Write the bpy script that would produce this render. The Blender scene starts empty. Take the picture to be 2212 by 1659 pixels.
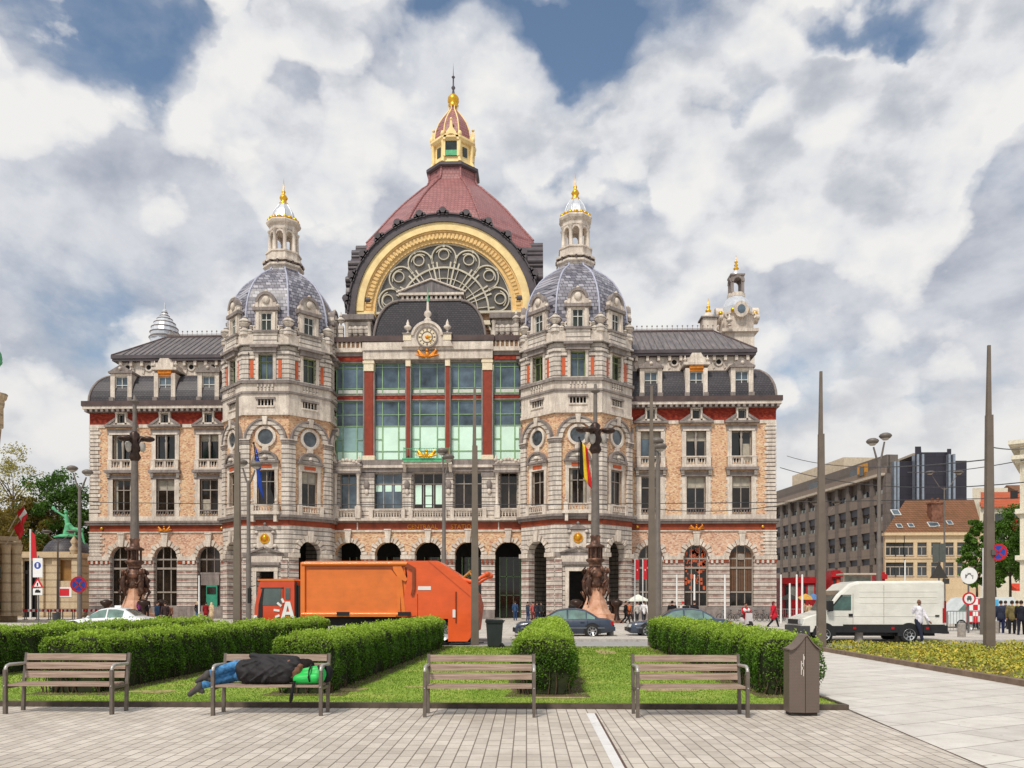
import bpy, math, random
import numpy as np
from mathutils import Matrix, Vector
random.seed(7)
PI = math.pi
SC = bpy.context.scene
COL = SC.collection

# ---------------------------------------------------------------- camera
H = 1.72; FP = 1720.4; CU = 1106.0; HV = 1299.5; YAW = math.radians(1.9)
cy_, sy_ = math.cos(YAW), math.sin(YAW)
def W(u, v, Y):
    """a place in the square seen at (u, v) of the 2212x1659 photograph, at distance Y"""
    x = (u - CU) / FP; z = (HV - v) / FP
    t = Y / (cy_ + x * sy_)
    return Vector((t * (-sy_ + x * cy_), Y, H + t * z))
def G(u, v):
    """the ground point seen at (u, v)"""
    x = (u - CU) / FP; t = H * FP / (v - HV)
    return Vector((t * (-sy_ + x * cy_), t * (cy_ + x * sy_), 0))

# ---------------------------------------------------------------- mesh builder
class MB:
    def __init__(s, mirror=False):
        s.v = []; s.f = []; s.m = []; s.sm = []; s.M = Matrix.Identity(4); s.stack = []; s.mirror = mirror
    def push(s, M): s.stack.append(s.M); s.M = s.M @ M; return s
    def pop(s): s.M = s.stack.pop(); return s
    def add(s, vs, fs, m=0, smooth=False):
        n = len(s.v); M = s.M
        for p in vs:
            q = M @ Vector(p)
            s.v.append((-q.x, q.y, q.z) if s.mirror else (q.x, q.y, q.z))
        for f in fs:
            g = [n + i for i in f]
            if s.mirror: g.reverse()
            s.f.append(g); s.m.append(m); s.sm.append(smooth)
        return s
    def box(s, x0, x1, y0, y1, z0, z1, m=0):
        return s.add([(x0,y0,z0),(x1,y0,z0),(x1,y1,z0),(x0,y1,z0),(x0,y0,z1),(x1,y0,z1),(x1,y1,z1),(x0,y1,z1)],
                     [(0,3,2,1),(4,5,6,7),(0,1,5,4),(1,2,6,5),(2,3,7,6),(3,0,4,7)], m)
    def prism(s, pts, y0, y1, m=0, smooth=False):
        """outline in x,z pushed through y0..y1 (counter-clockwise seen from -y)"""
        n = len(pts)
        vs = [(p[0], y0, p[1]) for p in pts] + [(p[0], y1, p[1]) for p in pts]
        s.add(vs, [tuple(range(n)), tuple(range(2*n-1, n-1, -1))], m)
        return s.add(vs, [(i, i+n, (i+1)%n+n, (i+1)%n) for i in range(n)], m, smooth)
    def prismx(s, pts, x0, x1, m=0, smooth=False):
        """outline in y,z pushed through x0..x1"""
        n = len(pts)
        vs = [(x0, p[0], p[1]) for p in pts] + [(x1, p[0], p[1]) for p in pts]
        s.add(vs, [tuple(range(n-1,-1,-1)), tuple(range(n, 2*n))], m)
        return s.add(vs, [(i, (i+1)%n, (i+1)%n+n, i+n) for i in range(n)], m, smooth)
    def prismz(s, pts, z0, z1, m=0, smooth=False):
        n = len(pts)
        vs = [(p[0], p[1], z0) for p in pts] + [(p[0], p[1], z1) for p in pts]
        s.add(vs, [tuple(range(n-1,-1,-1)), tuple(range(n, 2*n))], m)
        return s.add(vs, [(i, (i+1)%n, (i+1)%n+n, i+n) for i in range(n)], m, smooth)
    def lathe(s, prof, n=16, c=(0,0,0), ph=0.0, m=0, smooth=True, sx=1, sy=1, a0=0, a1=None):
        """prof = [(r,z)...] from bottom to top"""
        full = a1 is None
        k = n if full else n + 1
        A = [ph + (2*PI*i/n if full else a0 + (a1-a0)*i/n) for i in range(k)]
        vs = []
        for r, z in prof:
            for a in A: vs.append((c[0]+r*math.cos(a)*sx, c[1]+r*math.sin(a)*sy, c[2]+z))
        fs = []
        for j in range(len(prof)-1):
            for i in range(k if full else k-1):
                i2 = (i+1) % k
                fs.append((j*k+i, j*k+i2, (j+1)*k+i2, (j+1)*k+i))
        s.add(vs, fs, m, smooth)
        if full:
            if prof[0][0] > 1e-4: s.add(vs[:k], [tuple(range(k-1,-1,-1))], m)
            if prof[-1][0] > 1e-4: s.add(vs[-k:], [tuple(range(k))], m)
        return s
    def tube(s, pts, r, n=8, m=0, smooth=True, caps=True):
        pts = [Vector(p) for p in pts]
        rs = r if isinstance(r, (list, tuple)) else [r]*len(pts)
        rings = []; up = None
        for i, p in enumerate(pts):
            d = (pts[min(i+1,len(pts)-1)] - pts[max(i-1,0)])
            if d.length < 1e-9: d = Vector((0,0,1))
            d.normalize()
            if up is None:
                up = Vector((0,0,1)) if abs(d.z) < .9 else Vector((1,0,0))
            a = d.cross(up)
            if a.length < 1e-6: a = d.orthogonal()
            a.normalize(); b = d.cross(a).normalized(); up = -b if False else up
            rings.append([p + (a*math.cos(2*PI*k/n) + b*math.sin(2*PI*k/n))*rs[i] for k in range(n)])
        vs = [q for R in rings for q in R]
        fs = [(j*n+i, j*n+(i+1)%n, (j+1)*n+(i+1)%n, (j+1)*n+i) for j in range(len(pts)-1) for i in range(n)]
        s.add(vs, fs, m, smooth)
        if caps: s.add(vs[:n], [tuple(range(n-1,-1,-1))], m); s.add(vs[-n:], [tuple(range(n))], m)
        return s
    def ball(s, c, r, m=0, n=12, k=8, sx=1, sy=1, sz=1):
        return s.lathe([(max(1e-5, r*math.sin(PI*j/k)), -r*math.cos(PI*j/k)*sz) for j in range(k+1)], n, c, 0, m, True, sx, sy)
    def arch(s, cx, cz, r0, r1, y0, y1, a0=0, a1=PI, n=16, m=0, smooth=False, sz=1):
        """a ring sector in the x,z plane"""
        for i in range(n):
            a = a0+(a1-a0)*i/n; b = a0+(a1-a0)*(i+1)/n
            P = lambda r, t: (cx+r*math.cos(t), cz+r*math.sin(t)*sz)
            p = [P(r0,a), P(r1,a), P(r1,b), P(r0,b)]
            vs = [(q[0],y0,q[1]) for q in p]+[(q[0],y1,q[1]) for q in p]
            fs = [(0,1,2,3),(7,6,5,4),(1,5,6,2),(0,3,7,4)]
            if i == 0: fs.append((0,4,5,1))
            if i == n-1: fs.append((3,2,6,7))
            s.add(vs, fs, m, smooth)
        return s
    def build(s, name, mats, parent=None, loc=(0,0,0), rot=(0,0,0), link=True, merge=False):
        me = bpy.data.meshes.new(name)
        me.from_pydata(s.v, [], s.f)
        if not isinstance(mats, (list, tuple)): mats = [mats]
        for m in mats: me.materials.append(m)
        me.polygons.foreach_set('material_index', s.m)
        me.polygons.foreach_set('use_smooth', s.sm)
        me.update()
        o = bpy.data.objects.new(name, me); COL.objects.link(o)
        o.location = loc; o.rotation_euler = rot
        if parent is not None: o.parent = parent
        return o

def tag(o, label=None, cat=None, group=None, kind=None):
    if label: o['label'] = label
    if cat: o['category'] = cat
    if group: o['group'] = group
    if kind: o['kind'] = kind
    return o
def empty(name, loc=(0,0,0), rz=0.0, label=None, cat=None, group=None):
    o = bpy.data.objects.new(name, None); COL.objects.link(o)
    o.location = loc; o.rotation_euler = (0,0,rz); o.empty_display_size = .3
    return tag(o, label, cat, group)
def copy_tree(o, parent=None, loc=None, rz=None, label=None, group=None):
    c = o.copy(); COL.objects.link(c); c.parent = parent
    for ch in list(o.children): copy_tree(ch, c)
    if loc is not None: c.location = loc
    if rz is not None: c.rotation_euler[2] = rz
    if label: c['label'] = label
    if group: c['group'] = group
    return c
def T(x=0, y=0, z=0, rz=0, rx=0, ry=0, s=1):
    return Matrix.Translation((x,y,z)) @ Matrix.Rotation(rz,4,'Z') @ Matrix.Rotation(ry,4,'Y') @ Matrix.Rotation(rx,4,'X') @ Matrix.Scale(s,4)

# ---------------------------------------------------------------- materials
def lin(c):
    """sRGB 0..255 -> linear"""
    return tuple((x/255/12.92 if x/255 <= .04045 else ((x/255+.055)/1.055)**2.4) for x in c) + (1.0,)
class NT:
    def __init__(s, name):
        s.mat = bpy.data.materials.new(name); s.mat.use_nodes = True
        s.t = s.mat.node_tree; s.n = s.t.nodes; s.l = s.t.links
        s.b = s.n['Principled BSDF']; s.co = s.n.new('ShaderNodeTexCoord')
    def new(s, ty, **k):
        o = s.n.new(ty)
        for a, v in k.items():
            if a[0] == '_': o.inputs[a[1:].replace('_',' ')].default_value = v
            else: setattr(o, a, v)
        return o
    def link(s, a, b): s.l.new(a, b)
    def mapping(s, scale=(1,1,1), rot=(0,0,0), loc=(0,0,0), src=None):
        m = s.n.new('ShaderNodeMapping'); m.inputs['Scale'].default_value = scale
        m.inputs['Rotation'].default_value = rot; m.inputs['Location'].default_value = loc
        s.link(src or s.co.outputs['Object'], m.inputs[0]); return m.outputs[0]
    def noise(s, scale, detail=4, rough=.55, vec=None, dist=0):
        n = s.new('ShaderNodeTexNoise', _Scale=scale, _Detail=detail, _Roughness=rough, _Distortion=dist)
        s.link(vec or s.co.outputs['Object'], n.inputs['Vector']); return n.outputs['Fac']
    def ramp(s, fac, stops, interp='LINEAR'):
        r = s.n.new('ShaderNodeValToRGB'); r.color_ramp.interpolation = interp
        e = r.color_ramp.elements
        while len(e) > 1: e.remove(e[-1])
        e[0].position = stops[0][0]; e[0].color = stops[0][1]
        for p, c in stops[1:]:
            q = e.new(p); q.color = c
        s.link(fac, r.inputs[0]); return r.outputs[0]
    def mix(s, fac, a, b, mode='MIX'):
        m = s.n.new('ShaderNodeMix'); m.data_type = 'RGBA'; m.blend_type = mode
        for i, x in ((0, fac), (6, a), (7, b)):
            if isinstance(x, (int, float, tuple)): m.inputs[i].default_value = x
            else: s.link(x, m.inputs[i])
        return m.outputs[2]
    def math(s, op, a, b=None, c=None):
        m = s.n.new('ShaderNodeMath'); m.operation = op
        for i, x in enumerate((a, b, c)):
            if x is None: continue
            if isinstance(x, (int, float)): m.inputs[i].default_value = x
            else: s.link(x, m.inputs[i])
        return m.outputs[0]
    def bump(s, h, strength=.3, dist=.02):
        b = s.new('ShaderNodeBump', _Strength=strength, _Distance=dist)
        s.link(h, b.inputs['Height']); s.link(b.outputs[0], s.b.inputs['Normal']); return b
    def out(s, col=None, rough=.8, metal=0, spec=.4):
        if col is not None:
            if isinstance(col, tuple): s.b.inputs['Base Color'].default_value = col
            else: s.link(col, s.b.inputs['Base Color'])
        if isinstance(rough, (int, float)): s.b.inputs['Roughness'].default_value = rough
        else: s.link(rough, s.b.inputs['Roughness'])
        s.b.inputs['Metallic'].default_value = metal
        s.b.inputs['Specular IOR Level'].default_value = spec
        return s.mat
_mc = {}
def flat(name, rgb, rough=.7, metal=0, var=.12, scale=3.0, spec=.4, bump=0):
    """a plain painted/cast surface with slight wear; rgb = sRGB albedo"""
    if name in _mc: return _mc[name]
    n = NT(name); c = lin(rgb)
    f = n.noise(scale, 5, .6)
    lo = tuple(x*(1-var*1.6) for x in c[:3])+(1,); hi = tuple(min(1, x*(1+var)) for x in c[:3])+(1,)
    col = n.ramp(f, [(.3, lo), (.7, hi)])
    if bump: n.bump(n.noise(scale*8, 4), bump, .02)
    r = n.ramp(n.noise(scale*2.3, 3), [(.3, (rough*.85,)*3+(1,)), (.7, (min(1,rough*1.15),)*3+(1,))])
    _mc[name] = n.out(col, r, metal, spec); return _mc[name]

def sc(c, k): return tuple(min(1, x*k) for x in c[:3]) + (1,)
def stone(name, base, dark, joint=.42, jd=.55, streak=.5, red=None, vert=0.0):
    """cut stone laid in courses, weathered; red = colour of brick courses between"""
    n = NT(name); b = lin(base); d = lin(dark)
    f = n.noise(.9, 6, .65)
    f2 = n.noise(1.0, 5, .6, n.mapping((3.2, 3.2, .35)))
    col = n.mix(n.math('MULTIPLY', n.ramp(f2, [(.42,(0,0,0,1)),(.66,(1,1,1,1))]), streak), b, d)
    col = n.mix(n.ramp(f, [(.35,(0,0,0,1)),(.7,(.6,.6,.6,1))]), col, sc(d, 1.25))
    f3 = n.noise(9, 3, .6)
    col = n.mix(.5, col, n.ramp(f3, [(.3,(.55,.52,.5,1)),(.6,(1,1,1,1))]), 'MULTIPLY')
    sep = n.n.new('ShaderNodeSeparateXYZ'); n.link(n.co.outputs['Object'], sep.inputs[0])
    z = n.math('FRACT', n.math('DIVIDE', sep.outputs[2], joint))
    if red:
        rz = n.math('FRACT', n.math('DIVIDE', sep.outputs[2], joint*2))
        isr = n.math('GREATER_THAN', rz, .74)
        nr = n.ramp(n.noise(2.2, 2), [(.35,(.35,.35,.35,1)),(.6,(1,1,1,1))])
        col = n.mix(n.math('MULTIPLY', isr, n.math('MULTIPLY', nr, .8)), col, lin(red))
    if jd > 0:
        j = n.math('LESS_THAN', z, .21)
        col = n.mix(n.math('MULTIPLY', j, jd), col, sc(lin(dark), .35))
        n.bump(n.math('SUBTRACT', 1.0, j), .6, .04)
    return n.out(col, .85)
def speckle(name, cols, scale=3.6, mortar=.25):
    """patterned brickwork of mixed pale bricks"""
    n = NT(name)
    v = n.new('ShaderNodeTexVoronoi', _Scale=scale); v.distance = 'CHEBYCHEV'
    n.link(n.mapping((1,1,2.2)), v.inputs['Vector'])
    s2 = n.new('ShaderNodeSeparateColor'); n.link(v.outputs['Color'], s2.inputs[0])
    stops = []; N = len(cols)
    for i, c in enumerate(cols): stops.append((i/N, lin(c)))
    col = n.ramp(s2.outputs[0], stops, 'CONSTANT')
    br = n.new('ShaderNodeTexNoise', _Scale=22.0, _Detail=2.0); n.link(n.co.outputs['Object'], br.inputs['Vector'])
    col = n.mix(.5, col, n.ramp(br.outputs['Fac'], [(.3,(.6,.55,.5,1)),(.6,(1,1,1,1))]), 'MULTIPLY')
    col = n.mix(.35, col, n.ramp(n.noise(.6, 5), [(.3,(.6,.55,.52,1)),(.7,(1,1,1,1))]), 'MULTIPLY')
    return n.out(col, .88)
def tiles(name, a, b, c, sx=2.2, sz=3.0, rough=.5, line=.5):
    """roof covering in overlapping rows"""
    n = NT(name)
    br = n.new('ShaderNodeTexBrick', _Scale=1.0); br.offset = .5
    br.inputs['Brick Width'].default_value = 1/sx; br.inputs['Row Height'].default_value = 1/sz
    br.inputs['Mortar Size'].default_value = .03; br.inputs['Bias'].default_value = 0
    br.inputs['Color1'].default_value = lin(a); br.inputs['Color2'].default_value = lin(b); br.inputs['Mortar'].default_value = sc(lin(c), 1)
    sp = n.n.new('ShaderNodeSeparateXYZ'); n.link(n.co.outputs['Object'], sp.inputs[0])
    cb = n.n.new('ShaderNodeCombineXYZ')
    n.link(n.math('ADD', sp.outputs[0], n.math('MULTIPLY', sp.outputs[1], .8)), cb.inputs[0]); n.link(sp.outputs[2], cb.inputs[1])
    n.link(cb.outputs[0], br.inputs['Vector'])
    col = n.mix(.5, br.outputs['Color'], n.ramp(n.noise(1.1, 6, .65), [(.3,(.62,.62,.62,1)),(.7,(1,1,1,1))]), 'MULTIPLY')
    n.bump(br.outputs['Fac'], -line, .03)
    return n.out(col, rough)
# ---------------------------------------------------------------- shared materials
def mats():
    M = {}
    M['stone'] = stone('pale_cut_stone', (235,225,213), (138,127,119), .45, .8, .5)
    M['stone_red'] = stone('coursed_stone_brick', (230,219,208), (144,132,124), .40, .85, .35, red=(132,76,64))
    M['stone_plain'] = stone('plain_pale_stone', (239,228,214), (150,136,126), .45, 0, .5)
    M['cream'] = stone('cream_stone', (240,228,202), (206,188,158), .45, 0, .3)
    M['blue'] = stone('blue_grey_stone', (158,148,143), (92,83,80), .45, 0, .5)
    M['speckle'] = speckle('mixed_pale_brick', [(226,192,156),(220,176,140),(238,214,182),(224,182,144),(186,134,108),(234,202,158),(228,190,156),(212,166,134)], 5.5)
    M['speckle_low'] = speckle('mixed_pink_brick', [(226,188,160),(214,170,144),(234,208,184),(220,178,152),(188,142,120),(230,196,170)], 5.5)
    M['redbrick'] = speckle('dark_red_brick', [(152,56,36),(138,46,30),(164,66,42),(132,42,30)], 4.0)
    M['frieze'] = flat('brown_red_mosaic', (150,66,36), .6, 0, .25, 1.2)
    M['redcol'] = flat('red_column_brick', (142,58,38), .7, 0, .15, 2)
    M['orange'] = flat('orange_tile', (198,92,52), .6)
    M['slate'] = tiles('dark_slate', (80,75,80), (66,62,68), (42,40,44), 3.2, 5, .5, .35)
    M['zinc'] = None
    n = NT('grey_standing_seam_roof'); f = n.noise(1.0, 5, .6, n.mapping((4, .6, .6)))
    col = n.ramp(f, [(.3, lin((86,81,84))), (.5, lin((108,102,103))), (.75, lin((136,126,122)))])
    M['zinc'] = n.out(col, .5)
    M['tile_dome'] = tiles('violet_scale_tile', (172,170,180), (98,95,108), (58,56,64), 1.9, 2.9, .42, .9)
    M['rib'] = flat('pale_lead_rib', (176,178,196), .5)
    M['redroof'] = tiles('copper_red_tile', (172,114,112), (156,102,101), (112,74,74), 2.2, 2.6, .45, .5)
    M['hood'] = flat('dark_violet_lead', (84,76,80), .5, 0, .2, .8)
    M['gutter'] = flat('brown_gutter', (84,68,66), .6, 0, .2, 1)
    M['yellow'] = flat('yellow_painted_arch', (250,218,156), .6, 0, .12, 1.0)
    M['yellow2'] = flat('ochre_painted_moulding', (234,194,128), .6, 0, .12, 1.5)
    M['gold'] = flat('gilding', (226,172,48), .32, .65, .15, 4)
    M['goldo'] = flat('orange_gilding', (214,130,40), .4, .4, .25, 4)
    M['glass'] = flat('dark_window_glass', (30,30,33), .06, 0, .6, .7, .6)
    M['glass2'] = flat('brown_window_glass', (40,32,27), .08, 0, .6, .9, .55)
    M['glassb'] = flat('sky_reflection_glass', (88,104,116), .07, .15, .5, .5, .8)  # blue-grey reflection of the sky is put into the base colour
    M['glassg'] = flat('green_dark_glass', (48,54,44), .1, 0, .5, 1, .6)
    M['mint'] = flat('mint_blind_glass', (216,246,228), .25, 0, .06, .6, .6)
    M['mint2'] = flat('grey_mint_glass', (140,172,170), .12, .1, .2, .5, .8)
    M['lens'] = flat('fan_window_glass', (104,98,90), .15, 0, .3, .35, .7)
    M['green'] = flat('green_window_frame', (138,172,128), .5)
    M['greenw'] = flat('sage_window_frame', (126,140,92), .5)
    M['verdi'] = flat('verdigris_copper', (92,176,128), .6, 0, .2, 2)
    M['frame'] = flat('taupe_window_frame', (158,148,138), .6)
    M['framew'] = flat('white_window_frame', (206,206,200), .5)
    M['framed'] = flat('dark_window_frame', (84,76,70), .5)
    M['silver'] = flat('silver_lead_cap', (206,210,216), .35, .3, .1, 2)
    M['dark'] = flat('dark_interior', (34,31,30), .9)  # near-black colour; in porches and openings it stands in for interior shade
    M['white'] = flat('white_plaque', (226,222,212), .6)
    M['blind'] = flat('pale_window_blind', (176,168,152), .8, 0, .2, 2)
    M['greenboard'] = flat('green_door_board', (54,142,116), .6)
    return M
M = mats()
# ---------------------------------------------------------------- camera, light, sky
cam = bpy.data.cameras.new('camera'); co = bpy.data.objects.new('camera', cam); COL.objects.link(co)
co.location = (0, 0, H); co.rotation_euler = (PI/2, 0, YAW)
cam.sensor_width = 36; cam.lens = 28.0; cam.shift_y = (HV-829.5)/2212; cam.clip_end = 6000; cam.clip_start = .1
SC.camera = co
SC.view_settings.view_transform = 'Standard'; SC.view_settings.look = 'None'; SC.view_settings.exposure = -0.10; SC.view_settings.gamma = 1
SUN_EL, SUN_AZ = math.radians(52), math.radians(205)   # azimuth clockwise from +Y: behind the camera, to the left
su = bpy.data.lights.new('sun', 'SUN'); su.energy = 3.1; su.angle = math.radians(10); su.color = (1, .935, .83)
so = bpy.data.objects.new('sun', su); COL.objects.link(so)
sd = Vector((math.sin(SUN_AZ)*math.cos(SUN_EL), math.cos(SUN_AZ)*math.cos(SUN_EL), math.sin(SUN_EL)))
so.rotation_euler = sd.to_track_quat('Z', 'Y').to_euler()

def world():
    w = bpy.data.worlds.new('World'); SC.world = w; w.use_nodes = True
    t = w.node_tree; n = t.nodes; l = t.links
    bg = n['Background']; bg.inputs[1].default_value = .1
    sky = n.new('ShaderNodeTexSky'); sky.sky_type = 'NISHITA'; sky.sun_disc = False
    sky.sun_elevation = SUN_EL; sky.sun_rotation = SUN_AZ; sky.air_density = 1.2; sky.dust_density = .8; sky.ozone_density = 2.0
    tc = n.new('ShaderNodeTexCoord'); D = tc.outputs['Generated']
    def mth(op, a, b=None, c=None, clamp=False):
        m = n.new('ShaderNodeMath'); m.operation = op; m.use_clamp = clamp
        for i, x in enumerate((a, b, c)):
            if x is None: continue
            if isinstance(x, (int, float)): m.inputs[i].default_value = x
            else: l.new(x, m.inputs[i])
        return m.outputs[0]
    def mp(scale=(1,1,1), loc=(0,0,0), src=None):
        m = n.new('ShaderNodeMapping'); m.inputs['Scale'].default_value = scale; m.inputs['Location'].default_value = loc
        l.new(src or D, m.inputs[0]); return m.outputs[0]
    def noise(vec, s, d=8, r=.55, dist=0):
        q = n.new('ShaderNodeTexNoise'); q.inputs['Scale'].default_value = s; q.inputs['Detail'].default_value = d
        q.inputs['Roughness'].default_value = r; q.inputs['Distortion'].default_value = dist; l.new(vec, q.inputs['Vector']); return q.outputs['Fac']
    def ramp(f, st):
        r = n.new('ShaderNodeValToRGB'); e = r.color_ramp.elements
        while len(e) > 1: e.remove(e[-1])
        e[0].position = st[0][0]; e[0].color = st[0][1]
        for p, c in st[1:]: q = e.new(p); q.color = c
        l.new(f, r.inputs[0]); return r.outputs[0]
    g = lambda x: (x, x, x, 1)
    def mix(f, a, b, mode='MIX'):
        m = n.new('ShaderNodeMix'); m.data_type = 'RGBA'; m.blend_type = mode
        for i, x in ((0, f), (6, a), (7, b)):
            if isinstance(x, (int, float, tuple)): m.inputs[i].default_value = x
            else: l.new(x, m.inputs[i])
        return m.outputs[2]
    # wobbling of the blob outlines
    wob = n.new('ShaderNodeTexNoise'); wob.inputs['Scale'].default_value = 5; wob.inputs['Detail'].default_value = 6; l.new(D, wob.inputs['Vector'])
    vs = n.new('ShaderNodeVectorMath'); vs.operation = 'SUBTRACT'; l.new(wob.outputs['Color'], vs.inputs[0]); vs.inputs[1].default_value = (.5,.5,.5)
    vm = n.new('ShaderNodeVectorMath'); vm.operation = 'SCALE'; l.new(vs.outputs[0], vm.inputs[0]); vm.inputs['Scale'].default_value = .30
    va = n.new('ShaderNodeVectorMath'); va.operation = 'ADD'; l.new(D, va.inputs[0]); l.new(vm.outputs[0], va.inputs[1]); DW = va.outputs[0]
    def blob(u, v, ru, rv, rot=0):
        """soft elliptical weather patch in the sky seen toward (u, v); 1 inside, 0 outside"""
        d = W(u, v, 100)-Vector((0, 0, H)); d.normalize()
        az = math.atan2(d.x, d.y); el = math.asin(d.z)
        k = 1/FP*math.cos(el)
        m = n.new('ShaderNodeMapping'); m.vector_type = 'POINT'
        # rotate the direction so the patch centre lies on +Y, then squash
        R = Matrix.Rotation(rot, 4, 'Y') @ Matrix.Rotation(-el, 4, 'X') @ Matrix.Rotation(az, 4, 'Z')
        e = R.to_euler('XYZ'); m.inputs['Rotation'].default_value = e
        l.new(DW, m.inputs[0])
        m2 = n.new('ShaderNodeMapping'); m2.inputs['Scale'].default_value = (1/(ru*k), 1.0, 1/(rv*k)); m2.inputs['Location'].default_value = (0, -1, 0)
        l.new(m.outputs[0], m2.inputs[0])
        ln = n.new('ShaderNodeVectorMath'); ln.operation = 'LENGTH'; l.new(m2.outputs[0], ln.inputs[0])
        mr = n.new('ShaderNodeMapRange'); mr.interpolation_type = 'SMOOTHSTEP'; mr.inputs['From Min'].default_value = 1.7; mr.inputs['From Max'].default_value = .1
        l.new(ln.outputs['Value'], mr.inputs['Value']); return mr.outputs[0]
    def total(lst):
        s = None
        for u, v, a, b, k, *r in lst:
            x = mth('MULTIPLY', blob(u, v, a, b, r[0] if r else 0), k)
            s = x if s is None else mth('ADD', s, x)
        return s
    blue = total([(985,70,110,75,.9),(930,20,70,60,.6),(1225,75,95,60,.9),(1200,20,160,30,.5),(1790,30,200,40,.75),(330,80,100,100,.36),(440,215,90,70,.5,.6),(660,250,60,50,.45,.7),
                  (75,410,65,45,.5),(1320,365,80,32,.45),(2165,440,50,34,.42),(2150,520,34,50,.3,.5),(1390,195,60,22,.3),(1700,285,40,40,.35),(420,110,60,60,.4),(200,30,170,60,.35),(1900,10,120,30,.5)])
    white = total([(640,120,200,120,.5),(200,300,260,140,.4),(1850,230,70,150,.5),(1250,260,300,110,.35),(1700,120,200,60,.3),(1540,110,180,90,.35),(1000,700,2400,420,.5),(60,90,90,60,.3),(1650,480,420,220,.35),(1070,60,60,60,.3)])
    dark = total([(400,440,150,90,1.0),(180,600,260,90,.7),(120,720,160,60,.8),(1950,650,330,80,.9,.15),(1890,330,60,90,.6),(1900,790,190,40,.8),(700,180,130,40,.5,.5),(1420,440,150,60,.4),(2100,380,60,120,.35),
                  (820,360,150,60,.4),(2150,600,110,90,.5),(1500,330,180,50,.35),(690,540,60,80,.5),(1700,720,110,40,.4),(640,60,140,30,.35)])
    P = mp((1, 1, 1.55))
    d1 = noise(P, 3.4, 8, .56, .1)
    d2 = noise(mp((1,1,1.55), (.02, 0, -.045)), 3.4, 8, .56, .1)      # a step toward the light
    dens = mth('ADD', mth('SUBTRACT', d1, mth('MULTIPLY', blue, .24)), mth('MULTIPLY', white, .17))
    mask = ramp(dens, [(.33, g(0.02)), (.40, g(.2)), (.47, g(.75)), (.56, g(1))])
    relief = mth('MULTIPLY_ADD', mth('SUBTRACT', d1, d2), 3.4, .60)
    fine = noise(mp((1,1,1.5)), 13, 8, .62)
    relief = mth('ADD', relief, mth('MULTIPLY', mth('SUBTRACT', fine, .5), .5))
    relief = mth('SUBTRACT', relief, mth('MULTIPLY', dark, .20))
    big = noise(mp((1,1,1.4),(3,1,2)), 2.6, 5, .5)
    relief = mth('SUBTRACT', relief, mth('MULTIPLY', mth('SUBTRACT', big, .5), .6))
    cc = ramp(relief, [(.0, lin((166,174,190))), (.3, lin((192,197,208))), (.6, lin((216,219,226))), (.88, lin((230,232,236))), (1.0, lin((246,245,244)))])
    # nearer heaps with crisp edges over the softer deck behind
    w2 = n.new('ShaderNodeTexNoise'); w2.inputs['Scale'].default_value = 7; w2.inputs['Detail'].default_value = 5; l.new(D, w2.inputs['Vector'])
    s2 = n.new('ShaderNodeVectorMath'); s2.operation = 'SCALE'; s2.inputs['Scale'].default_value = .11; l.new(w2.outputs['Color'], s2.inputs[0])
    a2 = n.new('ShaderNodeVectorMath'); a2.operation = 'ADD'; l.new(mp((1,1,1.35)), a2.inputs[0]); l.new(s2.outputs[0], a2.inputs[1]); warp = a2.outputs[0]
    def heap(loc):
        q = noise(mp((1,1,1.5), (7.3+loc[0], 2.1, 4.4+loc[2])), 2.7, 9, .56, .0)
        for sc_, am in ((8, .24), (19, .12)):
            vo = n.new('ShaderNodeTexVoronoi'); vo.feature = 'F1'; vo.inputs['Scale'].default_value = sc_
            aw = n.new('ShaderNodeVectorMath'); aw.operation = 'ADD'; l.new(warp, aw.inputs[0]); aw.inputs[1].default_value = (loc[0], 0, loc[2])
            l.new(aw.outputs[0], vo.inputs['Vector']); q = mth('ADD', q, mth('MULTIPLY', mth('SUBTRACT', .32, mth('MULTIPLY', vo.outputs['Distance'], vo.outputs['Distance'])), am))
        return mth('ADD', mth('ADD', q, mth('MULTIPLY', white, .10)), mth('ADD', mth('MULTIPLY', dark, -.09), mth('MULTIPLY', blue, -.2)))
    h1 = heap((0,0,0)); h2 = heap((.012,0,-.035))
    hm = ramp(h1, [(.49, g(0)), (.52, g(.65)), (.56, g(1))])
    hr = mth('ADD', mth('MULTIPLY_ADD', mth('SUBTRACT', h1, h2), 4.3, .60), mth('MULTIPLY', mth('SUBTRACT', fine, .5), .75))
    hr = mth('SUBTRACT', hr, mth('MULTIPLY', mth('SUBTRACT', h1, .56), 1.0)); hr = mth('SUBTRACT', hr, mth('MULTIPLY', dark, .09))
    hc = ramp(hr, [(.0, lin((188,193,203))), (.3, lin((212,215,221))), (.52, lin((234,235,238))), (.85, lin((248,247,245)))])
    cc = mix(hm, cc, hc); mask = mth('MAXIMUM', mask, hm)
    sp = n.new('ShaderNodeSeparateXYZ'); l.new(D, sp.inputs[0])
    low = ramp(sp.outputs[2], [(.0, g(1)), (.10, g(.85)), (.30, g(0))])
    cc = mix(mth('MULTIPLY', ramp(low, [(0, g(0)), (1, g(1))]), .75), cc, lin((238,236,233)))
    mask2 = mth('MAXIMUM', mask, mth('MULTIPLY', low, .97))
    ccs = mix(1.0, cc, (10, 10, 10, 1), 'MULTIPLY')
    skyc = mix(1.0, sky.outputs[0], (1.25, 1.28, 1.25, 1), 'MULTIPLY')
    l.new(mix(mask2, skyc, ccs), bg.inputs[0])
world()

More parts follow.
